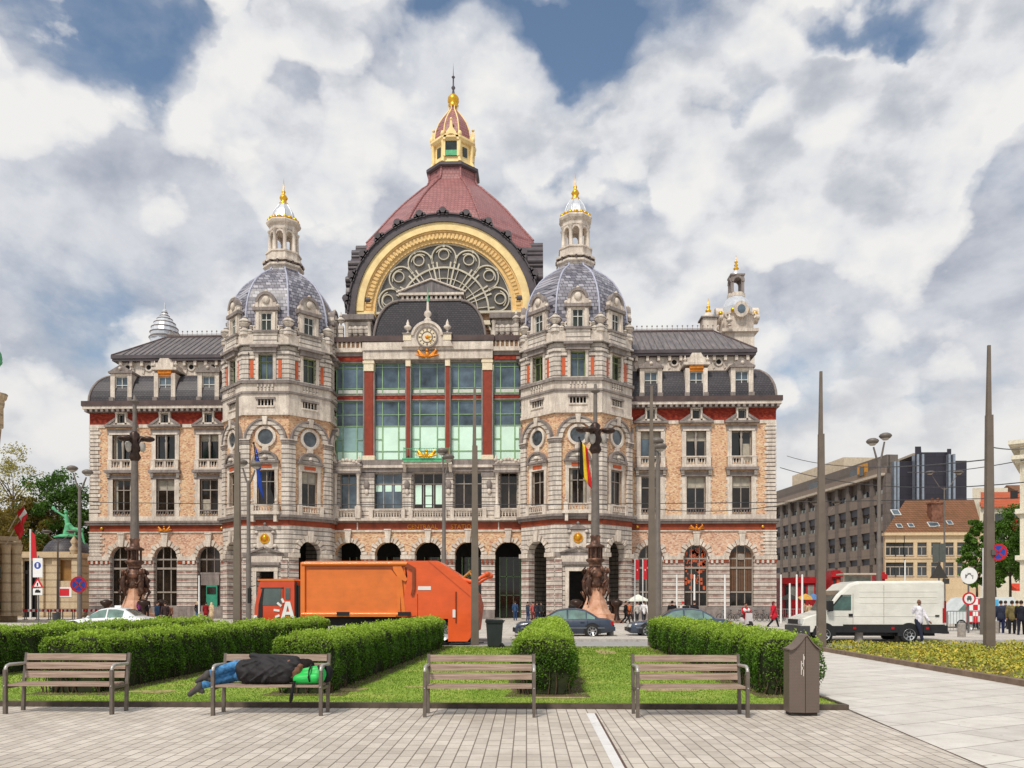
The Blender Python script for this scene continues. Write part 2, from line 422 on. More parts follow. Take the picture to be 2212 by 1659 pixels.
# ---------------------------------------------------------------- ground
def pave(name, bw, bh, cols, mortar, msize=.012, rz=0.0, off=.5, rough=.8, var=.5, bump=.4, stain=.25, rnd=None):
    n = NT(name)
    br = n.new('ShaderNodeTexBrick', _Scale=1.0); br.offset = off
    br.inputs['Brick Width'].default_value = bw; br.inputs['Row Height'].default_value = bh; br.inputs['Mortar Size'].default_value = msize; br.inputs['Mortar Smooth'].default_value = .3
    br.inputs['Color1'].default_value = lin(cols[0]); br.inputs['Color2'].default_value = lin(cols[1]); br.inputs['Mortar'].default_value = lin(mortar)
    if rnd: br.offset_frequency = rnd[0]; br.squash_frequency = rnd[1]; br.squash = rnd[2]
    v = n.mapping((1,1,1), (0,0,rz)); n.link(v, br.inputs['Vector'])
    col = n.mix(var, br.outputs['Color'], n.ramp(n.noise(1.0, 6, .65), [(.3, (.72,.70,.68,1)), (.7, (1,1,1,1))]), 'MULTIPLY')
    col = n.mix(stain, col, n.ramp(n.noise(.25, 5, .7), [(.35, (.6,.58,.56,1)), (.6, (1,1,1,1))]), 'MULTIPLY')
    col = n.mix(.8, col, n.ramp(n.noise(7, 2, .5), [(.26, (.62,.6,.58,1)), (.31, (1,1,1,1))]), 'MULTIPLY')
    col = n.mix(.5, col, n.ramp(n.noise(2.2, 7, .75), [(.38, (.78,.76,.74,1)), (.55, (1,1,1,1))]), 'MULTIPLY')
    col = n.mix(.35, col, n.ramp(n.noise(45, 3, .6), [(.3, (.75,.74,.73,1)), (.65, (1,1,1,1))]), 'MULTIPLY')
    n.bump(br.outputs['Fac'], -bump, .012)
    return n.out(col, rough)
def poly(name, pts, z, mat, thick=None):
    b = MB()
    if thick: b.prismz([(p[0], p[1]) for p in pts], z-thick, z)
    else: b.add([(p[0], p[1], z) for p in pts], [tuple(range(len(pts)))])
    o = b.build(name, mat); o['kind'] = 'structure'; return o
plaza_m = pave('plaza_paving', .6, .3, (( 206,200,190)), (0,0,0)) if False else pave('plaza_paving', 1.2, .6, ((216,209,198), (204,197,188)), (150,144,138), .015, 0, .5, .85, .5, .2, .4)
poly('plaza_ground', [(-900,-60),(900,-60),(900,1500),(-900,1500)], -.012, plaza_m)
n = NT('worn_asphalt'); f = n.noise(60, 3, .7); c = n.ramp(f, [(.35, lin((140,138,136))), (.65, lin((176,173,170)))])
c = n.mix(.5, c, n.ramp(n.noise(.35, 6, .7, n.mapping((.3,1.6,1))), [(.3, (.72,.72,.72,1)), (.7, (1,1,1,1))]), 'MULTIPLY'); n.bump(f, .2, .01)
road_m = n.out(c, .85)
poly('road', [(-300,29.75),(300,29.75),(300,34.4),(-300,34.4)], -.004, road_m)
n = NT('grey_kerb_stone'); kerb_m = n.out(n.ramp(n.noise(6, 5), [(.3, lin((150,146,140))), (.7, lin((190,186,180)))]), .85)
def kerb(name, x0, x1, y0, y1, z0, z1, m=None):
    b = MB(); b.box(x0, x1, y0, y1, z0, z1); o = b.build(name, m or kerb_m); o['kind'] = 'structure'; return o
kerb('road_kerb', -300, 300, 34.4, 34.62, -.05, .10)
poly('pavement', [(-300,34.62),(300,34.62),(300,60),(-300,60)], .09, plaza_m, .1)
C0 = G(1825, 1531); J1 = G(2130, 1659); dirJ = (C0-J1); 
far = C0 + Vector((.012, 1, 0))*17.0
K0, K1 = G(2212, 1483), G(1795, 1410)
small_m = pave('small_block_paving', .34, .158, ((218,209,197), (198,189,178)), (132,120,110), .009, PI/2-.015, .43, .8, .45, .5, .35)
big_m = pave('large_slab_paving', 1.5, .75, ((222,217,209), (210,205,198)), (150,142,134), .012, -.5, .37, .8, .35, .3, .35)
Jn = J1 + (J1-C0)*2.5
poly('foreground_paving', [(-60,-12),(Jn.x,-12),(Jn.x,Jn.y) if False else (J1.x-.35,-2),(J1.x,J1.y),(C0.x,C0.y),(C0.x,12.78),(-60,12.78)], -.002, small_m)
poly('slab_path', [(J1.x-.33,-2),(60,-12),(60,29.4),(far.x+.06,29.4),(C0.x+.06,C0.y),(J1.x+.02,J1.y)], -.004, big_m)
jm = flat('dark_joint', (96,78,68), .9)
b = MB(); b.add([(C0.x,C0.y,.002),(J1.x,J1.y,.002),(J1.x+.022,J1.y,.002),(C0.x+.022,C0.y,.002)], [(0,1,2,3)]); o = b.build('paving_joint', jm); o['kind'] = 'structure'
# pale inlaid strip
a0, a1, b0, b1 = G(1266,1541), G(1284,1541), G(1326,1659), G(1349,1659)
ex = lambda p, q, k: q+(q-p)*k
sm_ = pave('pale_inlay', 3, .6, ((232,230,228),(226,224,222)), (200,198,196), .006, 0, .5, .6, .2, .1, .1)
b = MB(); e0, e1 = ex(a0,b0,1.2), ex(a1,b1,1.2)
b.add([(a0.x,a0.y,.003),(e0.x,e0.y,.003),(e1.x,e1.y,.003),(a1.x,a1.y,.003)], [(0,1,2,3)]); o = b.build('inlaid_strip', sm_); o['kind'] = 'structure'
b = MB(); b.add([(a1.x,a1.y,.002),(e1.x,e1.y,.002),(e1.x+.03,e1.y,.002),(a1.x+.03,a1.y,.002)], [(0,1,2,3)]); o = b.build('paving_joint', jm); o['kind'] = 'structure'

# lawn
n = NT('mown_grass'); f = n.noise(.8, 6, .7); f2 = n.noise(14, 4, .7)
c = n.ramp(f, [(.25, lin((112,142,42))), (.42, lin((134,166,54))), (.56, lin((160,180,74))), (.68, lin((192,182,116)))])
c = n.mix(.6, c, n.ramp(f2, [(.3, (.45,.5,.4,1)), (.65, (1,1,1,1))]), 'MULTIPLY'); n.bump(f2, .5, .03)
lawn_m = n.out(c, .9)
poly('lawn', [(-45,12.86),(C0.x-.05,12.86),(far.x-.05,29.45),(-45,29.45)], .05, lawn_m, .08)
steel = flat('brown_steel_edging', (88,76,66), .6, .1, .3, 5)
kerb('lawn_edging', -45, C0.x, 12.78, 12.86, -.05, .085, steel)
b = MB(); b.add([(C0.x-.05,12.86,-.05),(C0.x,12.86,-.05),(far.x,29.5,-.05),(far.x-.05,29.5,-.05),(C0.x-.05,12.86,.085),(C0.x,12.86,.085),(far.x,29.5,.085),(far.x-.05,29.5,.085)],
                [(0,3,2,1),(4,5,6,7),(0,1,5,4),(1,2,6,5),(2,3,7,6),(3,0,4,7)]); o = b.build('lawn_edging', steel); o['kind'] = 'structure'
kerb('lawn_back_kerb', -45, far.x, 29.5, 29.75, -.05, .08)
# earth strips under the hedges
earth_m = flat('bare_earth', (104,84,66), .95, 0, .3, 2.5)
# planting bed to the right
d = (K1-K0)
far2 = K0 + d*((29.4-K0.y)/d.y); near2 = K0 - d*.9
bed_m = flat('bed_soil', (120,112,60), .95, 0, .35, 3)
poly('bed_ground', [(near2.x+.2,near2.y),(60,near2.y),(60,29.4),(far2.x+.2,29.4)], .06, bed_m, .1)
b = MB(); 
def strip(b, p, q, w, z0, z1):
    t = (q-p).normalized(); nn = Vector((t.y, -t.x, 0))*w
    vs = [p, p+nn, q+nn, q]; b.add([(v.x,v.y,z0) for v in vs]+[(v.x,v.y,z1) for v in vs], [(0,3,2,1),(4,5,6,7),(0,1,5,4),(1,2,6,5),(2,3,7,6),(3,0,4,7)])
strip(b, near2, far2, .2, -.05, .12); o = b.build('bed_kerb', flat('brown_kerb', (128,108,92), .85, 0, .2, 4)); o['kind'] = 'structure'
# ---------------------------------------------------------------- the railway station
XS, YS = -11.14, 80.0
station = empty('railway_station', (XS, YS, 0), 0, 'ornate stone railway station with a great red dome and two domed front towers', 'station')

def wall(b, x0, x1, z0, z1, ops, y0=0, y1=.6, m=0):
    """a wall band between x0..x1 with openings (xa, xb, za, zb, arched)"""
    ops = sorted(ops); x = x0
    for xa, xb, za, zb, ar in ops:
        if xa > x: b.box(x, xa, y0, y1, z0, z1, m)
        if za > z0: b.box(xa, xb, y0, y1, z0, za, m)
        if ar:
            r = (xb-xa)/2; c = (xa+xb)/2; zs = zb - r; n = 14
            arc = [(c + r*math.cos(PI*i/n), zs + r*math.sin(PI*i/n)) for i in range(n+1)]
            for i in range(n):
                p, q = arc[i], arc[i+1]
                b.add([(p[0],y0,p[1]),(p[0],y0,z1),(q[0],y0,z1),(q[0],y0,q[1]),(p[0],y1,p[1]),(q[0],y1,q[1])],
                      [(0,1,2,3),(0,3,5,4)], m)
        elif zb < z1: b.box(xa, xb, y0, y1, zb, z1, m)
        x = xb
    if x < x1: b.box(x, x1, y0, y1, z0, z1, m)

_wr = random.Random(12)
def blind(b, x, z0, z1, w, y, m, tz=.66):
    """blinds and curtains drawn differently from window to window"""
    k = _wr.random()
    if k < .3: d = _wr.uniform(.12, .34); b.box(x-w/2+.1, x+w/2-.1, y+.05, y+.058, z1-(z1-z0)*d, z1-.1, m)
    elif k < .5:
        s = _wr.choice((-1, 1)); xs = sorted((x+s*.08, x+s*(w/2-.12))); b.box(xs[0], xs[1], y+.05, y+.058, z0+.1, z0+(z1-z0)*_wr.uniform(.4, .66), m)
    elif k < .65:
        for s in (-1, 1): xs = sorted((x+s*(w/2-.12), x+s*(w/2-.34))); b.box(xs[0], xs[1], y+.05, y+.058, z0+.1, z1-.1, m)
def window_mesh(b, x, z0, z1, w, y=.3, cols=2, tz=.66, fr=.09, glass=1, arched=False, y2=None, sub=None):
    """frame (mat 0) and pane (mat `glass`)"""
    h = z1-z0; r = w/2
    if arched:
        zs = z1-r
        arc = [(x+r*math.cos(PI*i/14), zs+r*math.sin(PI*i/14)) for i in range(15)]
        b.prism([(x-r,z0),(x+r,z0)]+arc, y+.06, y+.1, glass)
        b.arch(x, zs, r-fr, r, y, y+.1, n=14)
        b.box(x-r, x-r+fr, y, y+.1, z0, zs); b.box(x+r-fr, x+r, y, y+.1, z0, zs)
        b.box(x-r+fr, x+r-fr, y+.01, y+.09, zs-.25, zs-.1)
        for k in range(1, cols):
            xx = x-r+w*k/cols; b.box(xx-fr*.4, xx+fr*.4, y+.005, y+.08, z0, zs+math.sqrt(max(0, r*r-(xx-x)**2))-.03)
        b.box(x-r+fr, x+r-fr, y, y+.09, z0, z0+fr)
        return
    b.box(x-r, x+r, y+.06, y+.1, z0, z1, glass)
    b.box(x-r, x-r+fr, y, y+.09, z0, z1); b.box(x+r-fr, x+r, y, y+.09, z0, z1)
    b.box(x-r+fr, x+r-fr, y, y+.09, z1-fr, z1); b.box(x-r+fr, x+r-fr, y, y+.09, z0, z0+fr)
    for k in range(1, cols):
        xx = x-r+w*k/cols; b.box(xx-fr*.45, xx+fr*.45, y-.01, y+.085, z0+fr, z1-fr)
    for tt in ([tz] if tz else []) + (sub or []):
        zt = z0+h*tt; b.box(x-r+fr, x+r-fr, y-.02, y+.08, zt-fr*.45, zt+fr*.45)

def baluster_row(b, x0, x1, z0, z1, y0=-.12, y1=.12, m=0, step=.26, rail=.12):
    b.box(x0, x1, y0, y1, z1-rail, z1, m); b.box(x0, x1, y0, y1, z0, z0+rail*.8, m)
    n = max(1, int((x1-x0)/step)); yc = (y0+y1)/2
    for i in range(n):
        x = x0+(i+.5)*(x1-x0)/n; h = z1-z0-rail*1.8
        b.lathe([(.045,0),(.085,h*.35),(.04,h*.75),(.07,h)], 6, (x, yc, z0+rail*.8), 0, m)
def dentils(b, x0, x1, z0, z1, y0, y1, step=.5, w=.22, m=0):
    n = int((x1-x0)/step)
    for i in range(n):
        x = x0+(i+.5)*(x1-x0)/n; b.box(x-w/2, x+w/2, y0, y1, z0, z1, m)
def urn(b, c, s=1, m=0):
    b.lathe([(.22,0),(.22,.08),(.08,.16),(.07,.3),(.3,.45),(.34,.62),(.2,.74),(.12,.8),(.16,.92),(.1,1.02),(.04,1.2),(.001,1.3)], 10,
            c, 0, m, True) if s == 1 else b.lathe([(r*s, z*s) for r, z in [(.22,0),(.22,.08),(.08,.16),(.07,.3),(.3,.45),(.34,.62),(.2,.74),(.12,.8),(.16,.92),(.1,1.02),(.04,1.2),(.001,1.3)]], 10, c, 0, m, True)
def voussoirs(b, c, zs, r, w=.62, y0=-.12, n=11, m=0, key=True):
    """wedge stones round an arch head, alternately long and short, with a keystone"""
    for i in range(n):
        a = PI*i/n; g = .035
        ro = r + (w if i % 2 == 0 else w*.7)
        b.arch(c, zs, r, ro, y0-(.05 if i%2==0 else 0), .0, a+g, a+PI/n-g, 2, m)
    if key:
        b.prism([(c-.2, zs+r-.1),(c+.2, zs+r-.1),(c+.32, zs+r+w+.55),(c-.32, zs+r+w+.55)], y0-.2, 0, m)
        b.box(c-.36, c+.36, y0-.26, 0, zs+r+w+.55, zs+r+w+.68, m)
def scroll(b, x, z, s=1, y0=0, y1=.3, m=0, d=1):
    """a volute bracket leaning towards +x*d"""
    p = []
    for i in range(15):
        a = -PI*.5 + PI*1.6*i/14; r = s*(.34-.014*i)
        p.append((x+d*r*math.cos(a), z+s*.34+r*math.sin(a)))
    inner = [(x+d*(q[0]-x)*d*.45, z+s*.34+(q[1]-z-s*.34)*.45) for q in reversed(p)]
    pts = p+inner
    if d < 0: pts = list(reversed(pts))
    b.prism(pts, y0, y1, m)

def gold_text(body, x, z, y, size, name, parent, mat, depth=.04):
    cu = bpy.data.curves.new(name, 'FONT'); cu.body = body; cu.size = size; cu.extrude = depth; cu.align_x = 'CENTER'
    cu.materials.append(mat)
    o = bpy.data.objects.new(name, cu); COL.objects.link(o); o.location = (x, y, z); o.rotation_euler = (PI/2, 0, 0)
    bpy.context.view_layer.update(); me = bpy.data.meshes.new_from_object(o.evaluated_get(bpy.context.evaluated_depsgraph_get()))
    m2 = bpy.data.objects.new(name, me); COL.objects.link(m2); m2.location = o.location; m2.rotation_euler = o.rotation_euler; m2.parent = parent
    bpy.data.objects.remove(o); return m2

BAYS = [22.35, 26.85, 31.35]
def wing(side):
    mir = side < 0
    def nb(): return MB(mirror=mir)
    X0, X1 = 19.6, 34.75
    mm = [M['stone'], M['stone_red'], M['blue'], M['speckle'], M['redbrick'], M['frieze'], M['stone_plain'], M['speckle_low'], M['gutter']]
    b = nb()
    # ground floor
    ops = [(c-1.2, c+1.2, 1.2, 7.4, True) for c in BAYS]
    wall(b, X0, X1, 0, 1.2, [], -.18, .7, 2)
    wall(b, X0, X1, 1.2, 5.9, [(a, c, z, 5.9, False) for a, c, z, d, e in ops], -.12, .6, 1)
    x = X0
    for c in BAYS + [None]:
        xe = (c-1.3) if c else X1+.05
        b.box(x, xe, -.26, .62, 5.9, 6.32, 6)
        b.box(x, xe, -.2, .6, 5.62, 5.9, 5)
        for k in range(int((xe-x)/.5)):
            b.box(x+.12+k*.5, x+.36+k*.5, -.24, .6, 5.55, 5.88, 0)
        x = (c+1.3) if c else x
    wall(b, X0, X1-1.1, 6.32, 8.8, [(c-1.2, c+1.2, 6.32-1e-3, 7.4, True) for c in BAYS], 0, .6, 7)
    b.box(X1-1.1, X1, -.06, .6, 6.32, 8.8, 0)
    for k in range(7):
        b.box(X1-1.3-.25*(k%2), X1+.02, -.1, .4, 6.4+k*.34, 6.58+k*.34, 6)
    for c in BAYS: voussoirs(b, c, 6.2, 1.2, .6, -.12, 11, 6)
    b.box(X0, X1, -.04, .6, 8.8, 9.5, 5)
    b.box(X0, X1+.1, -.12, .6, 8.72, 8.84, 6)
    b.box(X0, X1+.2, -.3, .6, 9.5, 9.72, 2); b.box(X0, X1+.3, -.42, .6, 9.72, 9.92, 2)
    b.box(X0, X1, -.1, .6, 9.92, 10.4, 6)
    # first and second floor wall
    wall(b, X0, X1-.95, 10.4, 14.85, [(c-.95, c+.95, 10.6, 14.2, False) for c in BAYS], 0, .6, 3)
    wall(b, X0, X1-.95, 14.85, 19.5, [(c-1.0, c+1.0, 15.6, 18.72, False) for c in BAYS], 0, .6, 3)
    k = 0; z = 10.4
    while z < 19.3:
        w = .95 + (.22 if k % 2 else 0)
        b.box(X1-w, X1+.02, -.08, .62, z, z+.3, 6); z += .3
        b.box(X1-w+.12, X1-.05, -.01, .6, z, z+.1, 2); z += .1; k += 1
    for c in BAYS:
        for s in (-1, 1):   # stone surrounds
            xs = sorted((c+s*.95, c+s*1.42)); b.box(xs[0], xs[1], -.1, .2, 10.4, 14.2, 6)
            xo = sorted((c+s*1.0, c+s*1.42)); b.box(xo[0], xo[1], -.1, .2, 15.0, 18.72, 6)
            for kk in range(5):
                xq = sorted((c+s*1.38, c+s*1.55)); b.box(xq[0], xq[1], -.06, .2, 11+kk*.7, 11.35+kk*.7, 6)
            xq = sorted((c+s*1.2, c+s*1.5)); b.box(xq[0], xq[1], -.28, 0, 14.35, 14.78, 0)
        b.box(c-1.5, c+1.5, -.14, .2, 14.2, 14.6, 2)
        b.box(c-1.62, c+1.62, -.5, .2, 14.8, 15.08, 2)
        b.box(c-1.42, c+1.42, -.36, .2, 15.08, 15.3, 6)
        b.box(c-1.5, c+1.5, -.12, .2, 18.72, 19.3, 2); b.box(c-1.3, c+1.3, -.16, .2, 18.72, 18.9, 6)
        b.box(c-1.7, c+1.7, -.42, .2, 19.5, 19.7, 2)
        # pediment with a little square window
        for s in (-1, 1):
            p = [(c+s*1.7, 19.7), (c+s*.56, 20.45), (c+s*.56, 20.2), (c+s*1.2, 19.75)]
            b.prism(p if s < 0 else list(reversed(p)), -.36, -.02, 2)
            p = [(c+s*1.6, 19.7), (c+s*.56, 20.36), (c+s*.56, 19.7)]
            b.prism(p if s < 0 else list(reversed(p)), -.22, -.02, 6)
            xs = sorted((c+s*.4, c+s*.58)); b.box(xs[0], xs[1], -.3, .2, 19.75, 21.0, 6)
        b.box(c-.6, c+.6, -.32, .2, 20.86, 21.02, 6); b.box(c-.6, c+.6, -.3, .2, 19.72, 19.9, 6)
    wall(b, X0, X1, 19.5, 21.0, [(c-.4, c+.4, 19.9, 20.86, False) for c in BAYS], .0, .6, 4)
    x = X0
    for c in BAYS + [None]:
        xe = c-1.75 if c else X1
        if xe > x: b.box(x, xe, -.1, .5, 19.45, 19.78, 6)
        x = c+1.75 if c else x
    # main cornice and gutter
    b.box(X0, X1+.25, -.3, .6, 21.0, 21.2, 2)
    dentils(b, X0, X1+.3, 20.98, 21.26, -.72, -.1, .55, .26, 2)
    b.box(X0, X1+.38, -.72, .6, 21.26, 21.55, 6)
    b.box(X0, X1+.45, -.8, .6, 21.55, 22.05, 8)
    # end wall (return) of the wing
    for (z0, z1, m) in ((0,6.32,1),(6.32,8.8,7),(8.8,9.5,5),(9.5,10.4,6),(10.4,19.5,3),(19.5,21,4)):
        b.box(X1-.55, X1-.003, .6, 16, z0, z1, m)
    b.box(X1-.5, X1+.45, .6, 16, 21.2, 22.05, 8); b.box(X1-.5, X1+.28, .6, 16, 9.5, 9.92, 2)
    for k in range(22): b.box(X1-.5, X1+.35, 1+k*.66, 1.3+k*.66, 20.98, 21.24, 2)
    w = b.build('wing', mm, station)
    # slate mansard: a quarter-round section round front and end
    b = nb(); n = 8
    prof = [(2.0*(1-math.cos(PI/2*i/n)), 22.0+3.2*math.sin(PI/2*i/n)) for i in range(n+1)]
    for i in range(n):
        (d0, z0), (d1, z1) = prof[i], prof[i+1]
        b.add([(X0, -.25+d0, z0),(X1-.05-d0, -.25+d0, z0),(X1-.05-d1, -.25+d1, z1),(X0, -.25+d1, z1)], [(0,1,2,3)], 0, True)
        b.add([(X1-.05-d0, -.25+d0, z0),(X1-.05-d0, 16, z0),(X1-.05-d1, 16, z1),(X1-.05-d1, -.25+d1, z1)], [(0,1,2,3)], 0, True)
    hip = [(X1-.05-d, -.25+d, z) for d, z in prof]
    b.tube([Vector(p) for p in hip], .13, 6, 1)
    b.build('mansard_roof', [M['slate'], M['blue']], w)
    # attic frieze
    XA = X1-2.05
    b = nb()
    b.box(X0, XA, 1.9, 14, 25.1, 26.7, 0)
    b.box(X0, XA+.05, 1.75, 14, 25.1, 25.3, 0)
    for x in np.arange(X0+.9, XA, 2.25):
        b.lathe([(.3,-.02),(.42,.0),(.42,.1),(.3,.12)], 14, (0,0,0)) if False else None
        b.arch(float(x), 26.15, .26, .42, 1.78, 1.9, 0, 2*PI, 14, 0)
        b.prism([(x+.26*math.cos(2*PI*i/14), 26.15+.26*math.sin(2*PI*i/14)) for i in range(14)], 1.87, 1.95, 2)
    for x in np.arange(X0+.4, XA, 1.125):
        b.box(x-.14, x+.14, 1.5, 1.9, 26.25, 26.72, 0)
    for x in np.arange(X0+.1, XA, 1.125):
        b.prism([(x+.2,25.45),(x+.42,25.6),(x+.3,25.95),(x+.5,26.1),(x+.3,26.2),(x+.1,26.05),(x+.16,25.7)], 1.8, 1.9, 0)
    b.box(X0, XA+.45, 1.35, 14.2, 26.72, 26.95, 1); b.box(X0, XA+.55, 1.25, 14.3, 26.95, 27.3, 1)
    b.build('attic_frieze', [M['stone_plain'], M['hood'], M['dark']], w)
    b = nb()
    zr = 31.2; xr = 30.2; yr = 7.5
    A = (X0-6, 1.3, 27.3); Bp = (XA+.45, 1.3, 27.3); C = (xr, yr, zr); D = (X0-6, yr, zr); E = (XA+.45, 14, 27.3)
    b.add([A, Bp, C, D], [(0,1,2,3)], 0); b.add([Bp, E, C], [(0,1,2)], 0); b.add([D, C, E, (X0-6,14,27.3)], [(0,1,2,3)], 0)
    for k in range(26):      # standing seams
        x = X0 + k*.62
        if x > XA-.2: break
        top = min(1.0, (XA+.45-x)/(XA+.45-xr))
        p = Vector((x,1.3,27.3)); q = Vector((x, 1.3+(yr-1.3)*top, 27.3+(zr-27.3)*top))
        b.tube([p+Vector((0,-.02,.04)), q+Vector((0,-.02,.04))], .035, 4, 0, False)
    b.tube([Vector(Bp), Vector(C)], .12, 6, 1); b.tube([Vector(C), Vector(D)], .2, 6, 1)
    b.build('upper_roof', [M['zinc'], M['gutter']], w)
    b = nb()
    for x in np.arange(X0-1, xr, .55):
        x = float(x); b.tube([(x, yr, zr+.1),(x, yr, zr+.55)], .025, 4); b.ball((x, yr, zr+.62), .09, 0, 6, 4)
    b.tube([(X0-1, yr, zr+.3),(xr, yr, zr+.3)], .03, 4)
    b.build('ridge_cresting', M['frame'], w)
    # dormers
    for i, c in enumerate(BAYS):
        mid = i == 1
        b = nb()
        b.box(c-1.1, c-.66, -.25, 2.2, 22.05, 24.95, 0); b.box(c+.66, c+1.1, -.25, 2.2, 22.05, 24.95, 0)
        b.box(c-.66, c+.66, -.18, 2.2, 24.65, 24.95, 1 if mid else 0); b.box(c-.66, c+.66, -.1, 2, 22.05, 22.4, 0)
        for s in (-1, 1):
            xs = sorted((c+s*.7, c+s*1.18)); b.box(xs[0], xs[1], -.42, 0, 22.05, 22.5, 2)
            scroll(b, c+s*1.1, 22.5, 1.0, -.1, .25, 0, s)
        if mid:
            b.box(c-.7, c+.7, -.3, 1.8, 24.9, 25.25, 1)
            b.box(c-1.3, c+1.3, -.45, 2.2, 25.25, 25.5, 0); b.box(c-.9, c+.9, -.3, 2.2, 25.5, 26.0, 0)
            b.prism([(c-.7,26.0),(c+.7,26.0),(c+.45,26.45),(c-.45,26.45)], -.3, .3, 0)
            urn(b, (c-1.1, -.1, 25.5), .6, 0); urn(b, (c+1.1, -.1, 25.5), .6, 0)
        else:
            b.box(c-1.25, c+1.25, -.45, 2.2, 24.95, 25.15, 2)
            b.prism([(c-1.2,25.15),(c+1.2,25.15),(c,25.85)], -.38, 2.2, 2)
            b.ball((c, -.4, 25.42), .18, 0, 8, 6)
        d = b.build('dormer', [M['stone_plain'], M['goldo'], M['blue']], w)
        b = nb(); window_mesh(b, c, 22.4, 24.65, 1.32, .0, 2, .62, .08, 1)
        b.build('dormer_window', [M['framew'], M['glassb']], w)
    # a dormer on the end slope, seen in profile
    b = nb()
    for yc in (4.5, 9.5):
        b.box(X1-1.9, X1-.05, yc-1.0, yc+1.0, 22.05, 24.95, 0); b.box(X1-1.9, X1+.15, yc-1.2, yc+1.2, 24.95, 25.2, 0)
        b.ball((X1-.25, yc, 25.6), .42, 0, 10, 8, 1.2, .8, .8); b.ball((X1+.2, yc, 25.45), .2, 0, 8, 6)
        b.box(X1-.06, X1-.03, yc-.6, yc+.6, 22.5, 24.5, 1)
    b.build('end_dormer', [M['blue'], M['glass']], w)
    # windows
    for i, c in enumerate(BAYS):
        b = nb(); window_mesh(b, c, 10.6, 14.2, 1.9, .3, 2, .70, .1, 1); blind(b, c, 10.6, 14.2, 1.9, .3, 2); b.build('window', [M['frame'], M['glass2'] if side < 0 or i != 1 else M['glass'], M['blind']], w)
        b = nb(); window_mesh(b, c, 15.6, 18.72, 2.0, .3, 2, None, .1, 1); blind(b, c, 15.6, 18.72, 2.0, .3, 2)
        b.lathe([(.14,0),(.14,.2),(.08,.35),(.1,1.3),(.15,2.3),(.07,2.5),(.14,2.8),(.14,3.1)], 10, (c,.15,15.6), 0, 0)
        b.build('window', [M['frame'], M['glassb'] if side > 0 and i == 0 else M['glass'], M['blind']], w)
        b = nb(); window_mesh(b, c, 19.9, 20.86, .8, .15, 1, None, .07, 1); b.build('attic_window', [M['framew'], M['glass']], w)
        b = nb()
        baluster_row(b, c-.95, c+.95, 10.42, 11.05, -.1, .1); b.build('balustrade', M['blue'], w)
        b = nb()
        for s in (-1, 1): b.box(c+s*1.2-.22, c+s*1.2+.22, -.3, .1, 15.3, 16.15)
        baluster_row(b, c-.98, c-.12, 15.3, 16.1, -.2, 0); baluster_row(b, c+.12, c+.98, 15.3, 16.1, -.2, 0); b.box(c-.12, c+.12, -.24, .1, 15.3, 16.1)
        b.box(c-1.5, c+1.5, -.32, -.02, 16.1, 16.2)
        b.build('balcony_rail', M['stone_plain'], w)
        b = nb()
        if side < 0 and i == 0:      # boarded entrance
            window_mesh(b, c, 1.2, 7.4, 2.4, .35, 3, .5, .12, 1, True)
            b.box(c-1.0, c+1.0, .2, .34, 4.5, 4.7); b.box(c-.75, c+.4, .2, .34, .1, 3.4, 2); b.box(c-.95, c+.95, .22, .34, 3.4, 4.5, 0)
            b.box(c-.6, c+.3, .15, .21, 2.5, 3.2, 1)
            b.build('arched_window', [M['blue'], M['glass2'], M['greenboard']], w)
        else:
            window_mesh(b, c, 1.2, 7.4, 2.4, .35, 3, None, .11, 1, True)
            b.box(c-1.1, c+1.1, .3, .42, 5.0, 5.2); b.box(c-1.1, c+1.1, .3, .42, 2.6, 2.75)
            g = M['glass2']
            if side > 0 and i == 1:
                rr = random.Random(4)
                for k in range(90):
                    xx = c+rr.uniform(-1, 1); zz = rr.choice([rr.uniform(5.3, 7.0), rr.uniform(3, 6.8)]) ; s = rr.uniform(.07, .24)
                    if (xx-c)**2+(max(0, zz-6.2))**2 > 1.0: continue
                    b.box(xx-s*.6, xx+s*.6, .39, .4+.002*k*.4, zz-s, zz+s, 2)
            if side > 0 and i == 2:
                b.box(c-.32, c+.32, .28, .34, 5.9, 6.5, 3)
                for q in range(12): b.box(c-1.05+q*.175, c-1.05+q*.175+.12, .395, .403+.006*(q%3), 2.8, 6.7, 4)
            b.build('arched_window', [M['frame'], g, M['orange'], M['frame'], flat('brown_curtain', (112,80,58), .9)], w)
    return w
def frieze_ornament(x, z, y, parent, s=1.0, mat=None, name='gilt_ornament'):
    b = MB()
    for d in (-1, 1):
        for k in range(4):
            a = .25+.28*k
            p = [Vector((x+d*.12*s, y, z+.02*s)), Vector((x+d*(.45+.1*k)*s, y-.05, z+(.1+.14*k)*s)), Vector((x+d*(.98-.13*k)*s, y, z+(.2+.2*k)*s))]
            b.tube(p, [.1*s, .12*s, .03*s], 6)
    b.ball((x, y-.03, z+.2*s), .2*s, 0, 8, 6, 1, .6, 1.3); b.ball((x, y-.05, z+.55*s), .13*s, 0, 8, 6)
    return b.build(name, mat or M['goldo'], parent)
wing_l = wing(-1); wing_r = wing(1)
for w_, s_ in ((wing_l, -1), (wing_r, 1)):
    frieze_ornament(s_*26.85, 8.86, -.3, w_, .8)
    for x_ in (21.0, 33.4): 
        b = MB(); b.ball((s_*x_, -.14, 9.18), .16, 0, 8, 6); b.build('gilt_boss', M['gold'], w_)

